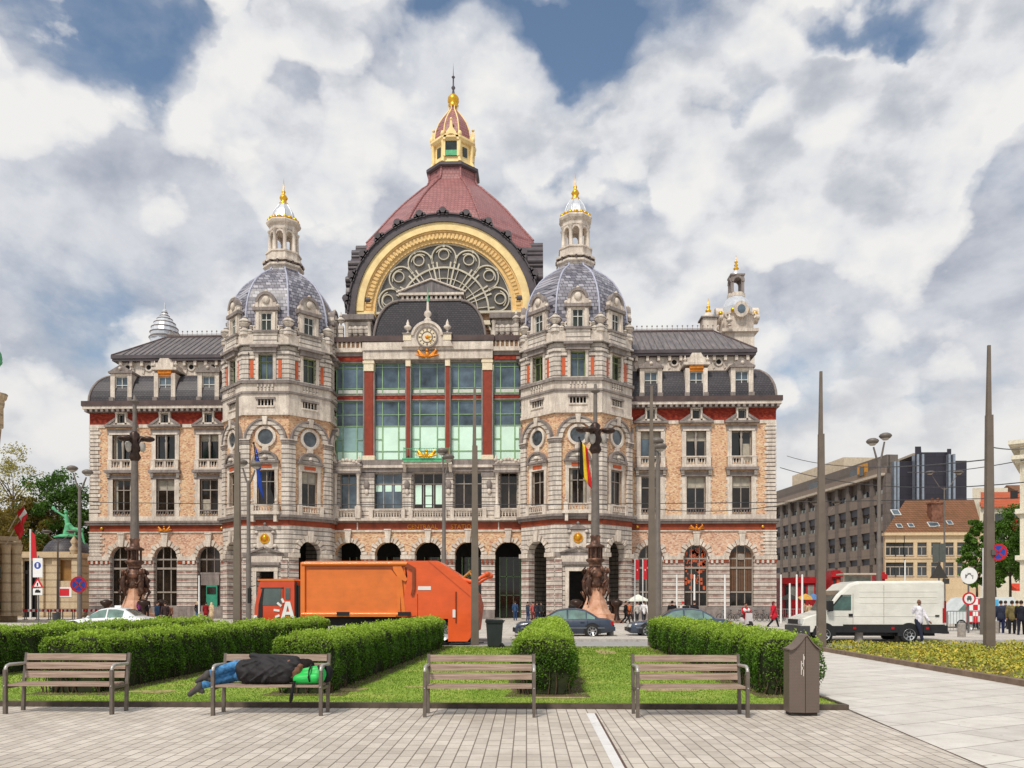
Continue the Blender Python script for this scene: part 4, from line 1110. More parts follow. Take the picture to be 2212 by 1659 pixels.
# ---------------------------------------------------------------- great hall, arch and dome
def hall():
    YH = 13.0; CZ = 35.8
    cxh = .15
    b = MB()
    b.box(-11.2, -8.3, YH+.2, YH+1.2, 24, CZ, 0); b.box(8.3, 11.2, YH+.2, YH+1.2, 24, CZ, 0)
    b.box(-11.0, 11.0, YH+1.6, YH+22, 20, 40, 0)
    b.box(-8.3, 8.3, YH+.6, YH+1.2, 24, 33, 1); b.box(-8.3, 8.3, YH+.2, YH+1.2, 34.2, 34.6, 1); b.box(-8.3, 8.3, YH+.3, YH+1.2, 32.6, 33.0, 2)
    for q in range(9):
        x = -7.4+q*1.85; b.box(x-.95, x-.85, YH+.1, YH+.5, 33.0, 34.2, 1)
    # upper walls carrying the side arches
    b.box(-10.9, 10.9, YH+1.6, YH+20, 36, 41, 0)
    h = b.build('great_hall', [M['speckle_low'], M['cream'], M['blue']], station)
    for s in (0,):
        b = MB(); y = YH
        b.arch(0, CZ, 8.1, 8.5, y+.25, y+1.2, 0, PI, 40, 1); b.arch(0, CZ, 8.5, 9.15, y+.05, y+1.2, 0, PI, 40, 0)
        b.arch(0, CZ, 9.15, 9.35, y-.1, y+1.2, 0, PI, 40, 1); b.arch(0, CZ, 9.35, 10.25, y-.3, y+1.2, 0, PI, 40, 0)
        for k in range(60):
            a = PI*(k+.5)/60; b.arch(0, CZ, 8.55, 9.1, y-.08, y+.06, a-.014, a+.014, 1, 1)
        for sx in (-1, 1):
            xs = sorted((sx*8.1, sx*10.25)); b.box(xs[0], xs[1], y-.2, y+1.2, 31.8, CZ, 0)
        b.build('yellow_arch', [M['yellow'], M['yellow2']], h)
    def hood(Mx, nm):
        b = MB(); b.push(Mx)
        b.arch(0, CZ, 10.25, 11.05, -.5, 2.2, 0, PI, 40, 0)
        b.arch(0, CZ, 11.05, 11.2, -.7, 2.4, 0, PI, 40, 0)
        n = 13
        for k in range(n):
            a = PI*(k+.5)/n
            x, z = 11.5*math.cos(a), CZ+11.5*math.sin(a)
            for q in (-1, 0, 1):
                a2 = a+q*.042
                x, z = (11.2+(.22 if q == 0 else .02))*math.cos(a2), CZ+(11.2+(.22 if q == 0 else .02))*math.sin(a2)
                b.tube([(x, -.7, z), (x, 2.4, z)], .46 if q == 0 else .28, 10, 0)
        for sx in (-1, 1):
            xs = sorted((sx*10.25, sx*11.05)); b.box(xs[0], xs[1], -.5, 2.2, 31.8, CZ, 0)
        b.pop(); return b.build(nm, M['hood'], h)
    hood(T(0, YH, 0), 'arch_hood')
    for s in (-1, 1):
        R = T(s*11.0, YH+11.6, 0, s*PI/2)
        b = MB(); b.push(R); b.arch(0, CZ, 8.1, 10.25, -.3, 1.0, 0, PI, 30, 0)
        b.prism([(8.1*math.cos(PI*i/24), CZ+8.1*math.sin(PI*i/24)) for i in range(25)], .6, .8, 1); b.pop()
        b.build('side_arch', [M['yellow'], M['lens']], h)
        hood(R, 'side_hood')
    # fan window
    b = MB(); y = YH+.7
    b.prism([(8.2*math.cos(PI*i/36), CZ+8.2*math.sin(PI*i/36)) for i in range(37)], y, y+.08, 0)
    fw = b.build('fan_window', M['lens'], h)
    b = MB(); y -= .2
    def bar(r0, a0, r1, a1, w=.1):
        p, q = Vector((r0*math.cos(a0), 0, r0*math.sin(a0))), Vector((r1*math.cos(a1), 0, r1*math.sin(a1)))
        d = (q-p).normalized(); nn = Vector((-d.z, 0, d.x))*w
        b.prism([(p.x-nn.x, CZ+p.z-nn.z), (q.x-nn.x, CZ+q.z-nn.z), (q.x+nn.x, CZ+q.z+nn.z), (p.x+nn.x, CZ+p.z+nn.z)], y, y+.16)
    for r, w in ((5.3, .10), (4.0, .05), (2.9, .05), (1.9, .07), (8.05, .1)): b.arch(0, CZ, r-w, r+w, y-.02, y+.2, 0, PI, 40)
    for k in range(8): bar(.6, PI*k/7, 6.9, PI*k/7, .09)
    for k in range(14):
        if k % 2 == 0 or True:
            a = PI*(k+.5)/14; bar(1.9, a, 5.3, a, .045)
    for k in range(7):
        a = PI*(k+.5)/7; cx_, cz_ = 6.45*math.cos(a), CZ+6.45*math.sin(a)
        b.arch(cx_, cz_, 1.34, 1.48, y-.06, y+.2, a-2.1, a+2.1, 20)
        b.arch(cx_*1.055, CZ+(cz_-CZ)*1.055, .56, .67, y-.08, y+.2, 0, 2*PI, 16)
        for s in (-1, 1):
            b.arch(cx_*1.0+s*-math.sin(a)*.0, cz_, 1.0, 1.1, y-.04, y+.2, a+s*.5-.5, a+s*.5+.5, 8)
            a2 = a+s*PI/14*.62; bar(5.3, a2, 6.0, a2, .09)
        b.box(8.0*math.cos(a)-.12, 8.0*math.cos(a)+.12, y-.1, y+.2, CZ+7.7*math.sin(a)-.05, CZ+8.1*math.sin(a))
    b.box(-8.1, 8.1, y-.05, y+.2, CZ-.15, CZ+.12)
    for q in range(-3, 4):
        b.arch(q*2.3, CZ-2.2, .8, .95, y-.1, y+.2, 0, PI, 12); b.box(q*2.3-1.1, q*2.3-.95, y-.1, y+.2, CZ-3.2, CZ-1.4); b.box(q*2.3+.95, q*2.3+1.1, y-.1, y+.2, CZ-3.2, CZ-1.4)
    b.box(-8.1, 8.1, y-.12, y+.25, CZ-1.35, CZ-1.05)
    b.build('tracery', flat('grey_cream_tracery', (206,198,178), .7, 0, .15, .8), h)
    # red roof
    yc = YH+11; c8 = 1/math.cos(PI/8)
    prof = [(11.9,43.0),(11.4,45.2),(10.5,46.8),(9.2,48.5),(8.1,50.0),(7.05,51.4),(5.85,52.8),(4.7,54.0),(3.8,54.95),(3.25,55.4),(3.0,56.0),(2.95,57.1)]
    b = MB()
    # keep the roof behind the front arch plane: lay each panel as its own facet
    b.lathe([(r*c8, z) for r, z in prof], 8, (0, yc, 0), PI/8, 0, False)
    # clip: pull points that would stand before the arch back to the hood
    b.v = [(x, max(y, YH+1.0), z) if abs(x) < 30 else (x, y, z) for x, y, z in b.v]
    b.v = [(max(-11.3, min(11.3, x)), y, z) for x, y, z in b.v]
    rf = b.build('dome_roof', M['redroof'], h)
    for k in range(8):
        a = PI/8+k*PI/4
        b = MB(); pts = []
        for r, z in prof[2:]:
            pts.append((max(-11.3, min(11.3, r*c8*math.cos(a))), max(yc+r*c8*math.sin(a), YH+1.0), z+.05))
        b.tube(pts, .16, 6); b.build('roof_ridge', M['redroof'], rf)
    b = MB(); b.lathe([(3.1*c8,58.6),(3.35*c8,58.75),(3.35*c8,59.1),(2.9*c8,59.2),(2.8*c8,59.3)], 8, (0,yc,0), PI/8, 0, False); b.build('roof_collar', M['hood'], h, (0,0,-1.55))
    b = MB(); c0 = (0, yc, 0)
    b.lathe([(2.6*c8,59.2),(2.35*c8,59.9),(2.3*c8,62.1),(2.6*c8,62.2),(2.85*c8,62.5),(2.85*c8,62.75),(2.3*c8,62.8)], 8, c0, PI/8, 0, False)
    for k in range(8):
        a = PI/8+k*PI/4; x, yy = 2.75*math.cos(a), yc+2.75*math.sin(a)
        b.tube([(x*1.05,yc+(yy-yc)*1.05,59.4),(x*.95,yc+(yy-yc)*.95,60.2),(x,yy,62.2)], [.28,.2,.26], 6, 0)
        b.ball((x*1.05, yc+(yy-yc)*1.05, 63.0), .28, 0, 8, 6, 1, 1, 1.5)
        b.push(T(0, yc, 0, k*PI/4)); 
        if k % 2 == 0:
            b.arch(0, 62.2, .75, 1.05, -2.85, -2.4, 0, PI, 10, 0); b.box(-1.05,-.75,-2.7,-2.3,60.2,62.2); b.box(.75,1.05,-2.7,-2.3,60.2,62.2)
            b.prism([(-.7,63.1),(.7,63.1),(.2,63.8),(.12,64.6),(-.12,64.6),(-.2,63.8)], -2.8, -2.4, 0); b.ball((0,-2.6,64.9), .2, 0, 8, 6)
        b.pop()
    lt = b.build('dome_lantern', M['yellow'], h, (0,0,-1.55))
    for k in range(8):
        b = MB(); b.push(T(0, yc, 0, k*PI/4))
        if k % 2 == 0: b.prism([(-.75,60.3),(.75,60.3)]+[(.75*math.cos(PI*i/8),62.2+.75*math.sin(PI*i/8)) for i in range(9)], -2.5, -2.36, 0); b.box(-.75,.75,-2.56,-2.5,60.3,61.0,1)
        else: b.box(-.35, .35, -2.42, -2.34, 60.5, 61.7, 0)
        b.pop(); b.build('lantern_window', [M['glassg'], M['verdi']], h, (0,0,-1.55))
    b = MB(); pf = [(2.25,62.8),(2.3,63.5),(2.15,64.4),(1.8,65.4),(1.3,66.3),(.75,67.1),(.5,67.5),(.5,68.0)]
    b.lathe([(r*c8, z) for r, z in pf], 8, c0, PI/8, 0, False); b.build('lantern_dome', M['redroof'], h, (0,0,-1.55))
    b = MB()
    for k in range(8):
        a = PI/8+k*PI/4; b.tube([(r*c8*math.cos(a)*1.01, yc+r*c8*math.sin(a)*1.01, z) for r, z in pf], .1, 5)
    b.build('lantern_rib', M['yellow'], h, (0,0,-1.55))
    b = MB(); b.lathe([(.62,68.3),(.7,68.6),(.55,68.8),(.75,69.1),(.72,69.6),(.4,70.0),(.25,70.1)], 12, c0, 0, 0)
    b.build('gilt_ball', M['gold'], h, (0,0,-1.95))
    b = MB(); b.lathe([(.22,68.1),(.12,68.7),(.28,69.0),(.1,69.3),(.09,70.2),(.25,70.4),(.05,70.6),(.03,71.4),(.001,72.3)], 8, c0); b.build('spire', M['hood'], h)
    return h
hall()

# ---------------------------------------------------------------- back turrets
def turrets():
    # ribbed white cap behind the left wing
    p = W(356, 735, 95); x, y = p.x-XS, p.y-YS
    b = MB(); prof = [(1.75,0),(1.75,.15),(1.6,.3),(1.65,.8),(1.5,1.4),(1.2,2.0),(.85,2.5),(.5,2.9),(.3,3.3),(.28,3.6),(.1,3.75),(.05,4.6)]
    b.lathe(prof, 16, (x, y, p.z), 0, 0, False)
    for r, z in prof[1:9]: b.lathe([(r+.02,z-.06),(r+.09,z),(r+.02,z+.06)], 16, (x, y, p.z), 0, 1)
    b.lathe([(1.7,-4),(1.7,0)], 8, (x,y,p.z)); b.build('turret', [M['silver'], M['blue']], station)
    p = W(1590, 745, 95); x, y = p.x-XS, p.y-YS; k = 95/1720/1.005*1.0
    b = MB(); K = .0557
    z = lambda v: H+(HV-v)*K
    b.box(x-1.7, x+1.7, y-1.7, y+1.7, 26, z(738), 0); b.box(x-2.1, x+2.1, y-2.1, y+2.1, z(738), z(732), 0)
    b.lathe([(2.0,z(732)),(2.0,z(700)),(2.2,z(698)),(2.2,z(694))], 8, (x,y,0), PI/8, 0, False)
    b.lathe([(1.9,z(694)),(1.85,z(680)),(1.5,z(666)),(1.0,z(656)),(.85,z(654))], 8, (x,y,0), PI/8, 1, False)
    for a in range(4):
        b.push(T(x, y, 0, a*PI/2)); b.prism([(.85*math.cos(2*PI*i/14), z(694)+.95*math.sin(2*PI*i/14)) for i in range(14)], -2.5, -1, 0)
        b.prism([(.45*math.cos(2*PI*i/14), z(694)+.5*math.sin(2*PI*i/14)) for i in range(14)], -2.55, -2.5, 3)
        for s in (-1, 1): scroll(b, s*1.5, z(712), 1.1, -2.3, -1.9, 0, s)
        b.pop()
    for a in range(8):
        aa = PI/8+a*PI/4; b.ball((x+2.15*math.cos(aa), y+2.15*math.sin(aa), z(693)), .3, 2, 8, 6)
    b.lathe([(1.05,z(656)),(1.05,z(648)),(.9,z(647))], 8, (x,y,0), PI/8, 0, False)
    for a in range(4):
        aa = PI/4+a*PI/2; b.box(x+.85*math.cos(aa)-.17, x+.85*math.cos(aa)+.17, y+.85*math.sin(aa)-.17, y+.85*math.sin(aa)+.17, z(648), z(615), 4)
        b.push(T(x, y, 0, a*PI/2)); b.arch(0, z(625), .45, .7, -.85, -.6, 0, PI, 8, 4); b.pop()
    b.lathe([(1.0,z(615)),(1.2,z(612)),(1.2,z(609)),(.5,z(608))], 4, (x,y,0), PI/4, 4, False)
    b.lathe([(.65,z(609)),(.6,z(603)),(.3,z(598)),(.2,z(596))], 12, (x,y,0), 0, 1)
    b.lathe([(.2,z(597)),(.35,z(593)),(.12,z(589)),(.25,z(586)),(.08,z(582)),(.22,z(579)),(.04,z(575)),(.02,z(565))], 8, (x,y,0), 0, 2)
    b.build('turret', [M['stone_plain'], M['silver'], M['gold'], M['glassb'], M['blue']], station)
    p = W(1530, 715, 92); x, y = p.x-XS, p.y-YS; K = .0538
    b = MB(); b.box(x-.8, x+.8, y-.8, y+.8, 28, z(700), 0); b.box(x-1, x+1, y-1, y+1, z(700), z(697), 1)
    b.lathe([(.7,z(697)),(.62,z(690)),(.25,z(684))], 12, (x,y,0), 0, 0)
    b.lathe([(.25,z(684)),(.36,z(680)),(.12,z(676)),(.24,z(672)),(.07,z(668)),(.03,z(654))], 8, (x,y,0), 0, 2)
    urn(b, (x+2.4, y, z(712)), 1.1, 0)
    b.build('turret', [M['stone_plain'], M['blue'], M['gold']], station)
turrets()
# flags hung out from the towers
def flag(x, yb, z, cols, name, lab, cat='flag', H_=4.2, wdt=1.5, lean=.5, dots=False):
    """pole leaning out of the balcony with a limp hanging flag"""
    e = empty(name, (x, yb, z), 0, lab, cat)
    b = MB(); tip = Vector((0, -1.7, 4.4)); b.tube([(0,0,0), tip], .05, 6); b.ball(tip, .12, 0, 8, 6); b.build('pole', flat('dark_pole', (40,38,36), .5), e)
    b = MB(); n = 14; k = len(cols)
    for ci in range(k):
        rows = []
        for i in range(n+1):
            t = i/n; row = []
            for j in (ci/k, (ci+.5)/k, (ci+1)/k):
                # hoist runs down the pole, folds fall beneath it
                s = j; px = .08+s*wdt*(.45+.35*t) * (1 if lean > 0 else 1)
                pz = tip.z-.1 - t*H_*(.72) - s*1.6*(.6+.4*t); py = tip.y+.05+t*.7 + .12*math.sin(6*s+4*t)
                row.append((px, py+.1*math.sin(9*t+s*5), pz))
            rows.append(row)
        vs = [p for r in rows for p in r]
        b.add(vs, [(i*3+j, i*3+j+1, (i+1)*3+j+1, (i+1)*3+j) for i in range(n) for j in (0, 1)], ci, True)
    o = b.build('cloth', cols, e); sm = o.modifiers.new('thickness', 'SOLIDIFY'); sm.thickness = .03
    if dots:
        b = MB()
        for i in range(5): b.ball((.25+.1*i, tip.y+.0, tip.z-1.0-.38*i), .06, 0, 6, 4)
        b.build('star', M['gold'], e)
    return e
fb = flat('black_cloth', (26,24,26), .9); fy = flat('yellow_cloth', (238,200,52), .8); fr_ = flat('red_cloth', (206,36,42), .8); fbl = flat('blue_cloth', (28,66,158), .8)
flag(XS+14.86, YS+.5-AP-.5, 12.3, [fb, fy, fr_], 'flag', 'black yellow and red flag hanging from the right tower balcony')
flag(XS-14.86-.35, YS+.5-AP-.5, 12.0, [fbl], 'flag', 'blue flag hanging limp from the left tower balcony', H_=5.0, wdt=.8, dots=True)
# ---------------------------------------------------------------- plants
def leafmat(name, cols, scale=7, trans=.35, fresh=None, rough=.55):
    n = NT(name)
    f = n.noise(scale, 4, .75); g2 = n.noise(scale*5, 2, .5)
    st = [(.28+.44*i/(len(cols)-1), lin(c)) for i, c in enumerate(cols)]
    col = n.ramp(n.math('ADD', n.math('MULTIPLY', f, .55), n.math('MULTIPLY', g2, .45)), st)
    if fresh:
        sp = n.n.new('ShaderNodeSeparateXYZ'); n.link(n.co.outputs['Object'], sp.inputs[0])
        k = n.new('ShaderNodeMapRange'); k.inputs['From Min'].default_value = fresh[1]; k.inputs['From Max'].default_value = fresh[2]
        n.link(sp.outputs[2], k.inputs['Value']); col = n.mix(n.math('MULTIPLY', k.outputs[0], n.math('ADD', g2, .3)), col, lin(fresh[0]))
    n.out(col, rough, 0, .35)
    tr = n.new('ShaderNodeBsdfTranslucent'); n.link(col, tr.inputs[0]); mx = n.new('ShaderNodeMixShader'); mx.inputs[0].default_value = trans
    n.link(n.b.outputs[0], mx.inputs[1]); n.link(tr.outputs[0], mx.inputs[2]); n.link(mx.outputs[0], n.n['Material Output'].inputs[0])
    return n.mat
def leaves_mesh(name, P, size, mat, parent=None, rng=None, flat_=None, thin=.55, loc=(0,0,0)):
    """many small leaf blades at points P (n,3); size scalar or (n,)"""
    rng = rng or np.random.default_rng(1); n = len(P); size = np.broadcast_to(np.asarray(size, float), (n,))*rng.uniform(.6, 1.35, n)
    a = rng.normal(size=(n,3)); a /= np.linalg.norm(a, axis=1)[:,None]
    if flat_ is not None: a = a + flat_; a /= np.linalg.norm(a, axis=1)[:,None]
    r = rng.normal(size=(n,3)); u = np.cross(a, r); u /= np.linalg.norm(u, axis=1)[:,None]+1e-9; v = np.cross(a, u)
    s = size[:,None]*.5
    V = np.stack([P-u*s, P-v*s*thin, P+u*s, P+v*s*thin], 1).reshape(-1, 3)
    me = bpy.data.meshes.new(name); me.vertices.add(4*n); me.vertices.foreach_set('co', V.ravel().astype(np.float32))
    me.loops.add(4*n); me.loops.foreach_set('vertex_index', np.arange(4*n, dtype=np.int32)); me.polygons.add(n)
    me.polygons.foreach_set('loop_start', np.arange(0, 4*n, 4, dtype=np.int32)); me.update(); me.validate()
    me.materials.append(mat)
    o = bpy.data.objects.new(name, me); COL.objects.link(o); o.parent = parent; o.location = loc; return o
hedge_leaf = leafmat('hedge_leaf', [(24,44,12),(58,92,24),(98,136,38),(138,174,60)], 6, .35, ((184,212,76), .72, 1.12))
hedge_core = flat('hedge_core_shade', (44,50,24), .95, 0, .3, 3)  # solid hedge core; its dark colour stands for the shade between leaves
bark_h = flat('hedge_stem', (86,70,54), .9, 0, .3, 9)
PATCH = [(G(590,1486), .7, .35), (G(1308,1412), .35, 1.2), (G(1440,1497), .55, .25), (G(1210,1512), .5, .3), (G(930,1490), .5, .2), (G(330,1500), .5, .25), (G(760,1496), .3, .3)]
def lump(P, k=1.0):
    return (np.sin(P[:,0]*3.1+P[:,1]*2.3)+np.sin(P[:,1]*4.7+P[:,2]*3.9+1.3)+np.sin(P[:,0]*7.3+P[:,2]*6.1)+np.sin(P[:,1]*9.1+P[:,2]*2.7+.7))*.028*k
def hedge(x0, x1, y0, y1, slope, label, h=1.05, seed=3, group='clipped hedges dividing the lawn', full_left=True):
    rng = np.random.default_rng(seed)
    o = empty('hedge', (0, 0, .05), 0, label, 'hedge', group)
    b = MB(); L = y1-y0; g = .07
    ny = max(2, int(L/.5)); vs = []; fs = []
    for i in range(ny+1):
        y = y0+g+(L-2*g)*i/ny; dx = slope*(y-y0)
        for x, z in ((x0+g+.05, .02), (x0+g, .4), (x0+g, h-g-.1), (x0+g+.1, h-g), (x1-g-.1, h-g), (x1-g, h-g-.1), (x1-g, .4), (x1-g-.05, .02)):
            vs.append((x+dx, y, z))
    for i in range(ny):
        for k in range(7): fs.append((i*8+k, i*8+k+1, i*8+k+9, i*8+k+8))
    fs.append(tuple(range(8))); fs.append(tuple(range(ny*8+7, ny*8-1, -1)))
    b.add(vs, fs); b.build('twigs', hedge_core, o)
    pts = []; sz = []
    def face(area, gen, dens):
        n = int(area*dens); 
        if n: pts.append(gen(n))
    segs = max(1, int(L/2.5))
    for s in range(segs):
        ya, yb = y0+L*s/segs, y0+L*(s+1)/segs; ym = (ya+yb)/2; q = 14/ym
        dens = 2300*q*q; lsz = .043/q**.8; l = yb-ya
        for nm, area in (('top', (x1-x0)*l), ('left', h*l), ('right', h*l)):
            n = int(area*dens); t = rng.uniform(size=n); y = rng.uniform(ya, yb, n); w = rng.normal(0, .02, n)-abs(rng.normal(0, .03, n))
            if nm == 'top': P = np.stack([x0+(x1-x0)*t, y, h+w*1.2], 1); e = np.minimum(t, 1-t)*(x1-x0); P[:,2] -= np.maximum(0, .1-e)*.7
            elif nm == 'left': P = np.stack([x0-w, y, .06+(h-.08)*t], 1); P[:,0] += np.maximum(0, P[:,2]-(h-.1))*.6 + np.maximum(0, .3-P[:,2])*.15
            else: P = np.stack([x1+w, y, .06+(h-.08)*t], 1); P[:,0] -= np.maximum(0, P[:,2]-(h-.1))*.6 + np.maximum(0, .3-P[:,2])*.15
            m = lump(P, 1.3)
            if nm == 'top': P[:,2] += m
            elif nm == 'left': P[:,0] -= m
            else: P[:,0] += m
            P[:,0] += slope*(P[:,1]-y0); pts.append(P); sz.append(np.full(n, lsz))
    n = int((x1-x0)*h*2600); t = rng.uniform(size=n); z = .05+(h-.07)*rng.uniform(size=n)
    P = np.stack([x0+(x1-x0)*t, y0+abs(rng.normal(0,.04,n)), z], 1); P[:,1] += np.maximum(0, z-(h-.12))*.6 + np.maximum(0, .35-z)*.25 - lump(P, 1.5) + np.maximum(0, .12-np.minimum(t,1-t)*(x1-x0))*.6
    pts.append(P); sz.append(np.full(n, .045))
    # stray shoots
    n = int(40+L*10); P = np.stack([rng.uniform(x0, x1, n), y0+L*rng.uniform(size=n)**1.5, h+rng.uniform(.0, .1, n)], 1); P[:,0] += slope*(P[:,1]-y0); pts.append(P); sz.append(np.full(n, .05))
    P = np.concatenate(pts); S_ = np.concatenate(sz)
    gap = np.sin(P[:,0]*5.3+P[:,1]*3.1+seed)*np.sin(P[:,2]*8.7+P[:,1]*4.3)+.5*np.sin(P[:,1]*11.+P[:,2]*9.+seed)
    lowp = np.clip((.3-P[:,2])/.3, 0, 1)
    keep = ~(((gap > .62) & (rng.uniform(size=len(P)) < .72)) | (rng.uniform(size=len(P)) < lowp*.55)); P = P[keep]; S_ = S_[keep]
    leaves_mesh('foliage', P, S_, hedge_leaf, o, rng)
    # woody stems showing at the foot and twigs poking out
    b = MB(); rr = random.Random(seed)
    for i in range(int(L*5)+14):
        y = y0+.05+L*rr.random()**1.6; s_ = rr.choice((0, 1)); x = (x0 if s_ == 0 else x1)+slope*(y-y0)+(.06 if s_ == 0 else -.06)
        b.tube([(x,y,0),(x+rr.uniform(-.06,.06),y+rr.uniform(-.08,.08),.2),(x+rr.uniform(-.1,.1),y+rr.uniform(-.1,.1),.42)], [.012,.009,.004], 4)
    for i in range(10):
        x = x0+(x1-x0)*rr.random(); b.tube([(x,y0+.05,0),(x+rr.uniform(-.08,.08),y0+.02,.22),(x+rr.uniform(-.12,.12),y0,.45)], [.014,.01,.004], 4)
    for i in range(int(L*2.5)):
        x = x0+(x1-x0)*rr.random(); y = y0+L*rr.random()**1.5; b.tube([(x+slope*(y-y0),y,h-.1),(x+slope*(y-y0)+rr.uniform(-.04,.04),y,h+rr.uniform(.05,.13))], [.004,.002], 3)
    b.build('stems', bark_h, o)['kind'] = 'stuff'
    return o
HX = [(-4.75,-3.72,'second clipped hedge from the left, ending behind the sleeping man'), (-.40,.62,'short looking hedge seen end on between the two empty benches'),
      (-9.05,-7.95,'clipped hedge ending behind the leftmost bench')]
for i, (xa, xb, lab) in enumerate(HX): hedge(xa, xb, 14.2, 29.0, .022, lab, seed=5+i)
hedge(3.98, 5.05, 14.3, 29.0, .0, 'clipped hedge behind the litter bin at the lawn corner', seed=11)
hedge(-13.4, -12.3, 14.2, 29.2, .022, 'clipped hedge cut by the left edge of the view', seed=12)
# soil along hedge feet
b = MB()
for x0, x1 in ((-4.95,-3.5),(-.6,.85),(-9.25,-7.7),(3.8,4.98),(-13.6,-12.1)):
    n = 16; L_ = [(x0+.1*math.sin(i*1.7), 13.95+(29.1-13.95)*i/n) for i in range(n+1)]; R_ = [(x1+.08*math.sin(i*2.3+1), 13.95+(29.1-13.95)*i/n) for i in range(n+1)]
    sl = .022 if x0 < 3 else 0
    vs = [(x+sl*(y-14), y, .056) for x, y in L_]+[(x+sl*(y-14), y, .056) for x, y in R_]
    b.add(vs, [(i, n+1+i, n+2+i, i+1) for i in range(n)])
o = b.build('hedge_soil', earth_m); o['kind'] = 'structure'
# worn patches
wm_ = flat('worn_dry_turf', (168,152,104), .95, 0, .3, 5)
for i, (c_, rx_, ry_) in enumerate(PATCH):
    b = MB(); rr = random.Random(i+40); pts_ = []
    for k in range(22):
        a = 2*PI*k/22; q = 1+.22*math.sin(3*a+i)+rr.uniform(-.12,.12); pts_.append((c_.x+rx_*q*math.cos(a)*.9, c_.y+ry_*q*math.sin(a)*.9, .0535+.0005*i))
    b.add(pts_, [tuple(range(22))]); o = b.build('worn_turf', wm_); o['kind'] = 'structure'
# grass blades
rng = np.random.default_rng(21); N = 105000
y = 12.9+(29.3-12.9)*rng.uniform(size=N)**2.1; x = rng.uniform(-13, 5.3, N)*(y/12.9)**.3; k = (x < 4.95)
x = x[k]; y = y[k]
inp = np.zeros(len(x), bool)
for c_, rx_, ry_ in PATCH:
    d_ = ((x-c_.x)/rx_)**2+((y-c_.y)/ry_)**2+.35*np.sin(x*9)*np.sin(y*8); inp |= (d_ < 1) & (rng.uniform(size=len(x)) < .85)
x = x[~inp]; y = y[~inp]; N = len(x)
hh = (.018+.018*rng.uniform(size=N))*(1+.35*(y-13)/8); w = .006*(1+.25*(y-13)); a = rng.uniform(0, PI, N); lx = rng.normal(0,.02,N); ly = rng.normal(0,.02,N)
V = np.stack([np.stack([x-np.cos(a)*w, y-np.sin(a)*w, np.full(N,.05)],1), np.stack([x+np.cos(a)*w, y+np.sin(a)*w, np.full(N,.05)],1), np.stack([x+lx, y+ly, .05+hh],1)], 1).reshape(-1,3)
me = bpy.data.meshes.new('grass'); me.vertices.add(3*N); me.vertices.foreach_set('co', V.ravel().astype(np.float32)); me.loops.add(3*N); me.loops.foreach_set('vertex_index', np.arange(3*N, dtype=np.int32))
me.polygons.add(N); me.polygons.foreach_set('loop_start', np.arange(0,3*N,3,dtype=np.int32)); me.update(); me.validate()
me.materials.append(leafmat('grass_blade', [(88,116,36),(120,148,52),(152,170,74),(196,184,122)], .7, .35)); o = bpy.data.objects.new('grass', me); COL.objects.link(o)
tag(o, 'short mown grass covering the lawn between the hedges', 'grass', None, 'stuff')
# low yellow-green bed
rng = np.random.default_rng(5); N = 42000
y = 9+(29.3-9)*rng.uniform(size=N)**.8; xe = near2.x + (far2.x-near2.x)*(y-near2.y)/(far2.y-near2.y); x = xe+.25+rng.uniform(size=N)**1.1*14
h_ = .08+.17*rng.uniform(size=N)+.05*np.sin(x*2.1)*np.sin(y*1.7)
edge = np.clip((x-xe-.2)/.5, .25, 1); P = np.stack([x, y, .06+h_*edge], 1)
n = NT('bed_foliage'); f = n.noise(2.2, 5, .7); g2 = n.noise(30, 2)
c = n.ramp(n.math('ADD', n.math('MULTIPLY', f, .6), n.math('MULTIPLY', g2, .4)), [(.32, lin((112,70,44))), (.40, lin((106,124,40))), (.48, lin((150,158,58))), (.56, lin((202,180,66))), (.66, lin((222,184,88)))])
bed_leaf = n.out(c, .7)
lv = leaves_mesh('ground_cover', P, .085, bed_leaf, None, rng, np.array([0,0,.6])); tag(lv, 'low yellow green ground cover filling the planting bed', 'plants', None, 'stuff')
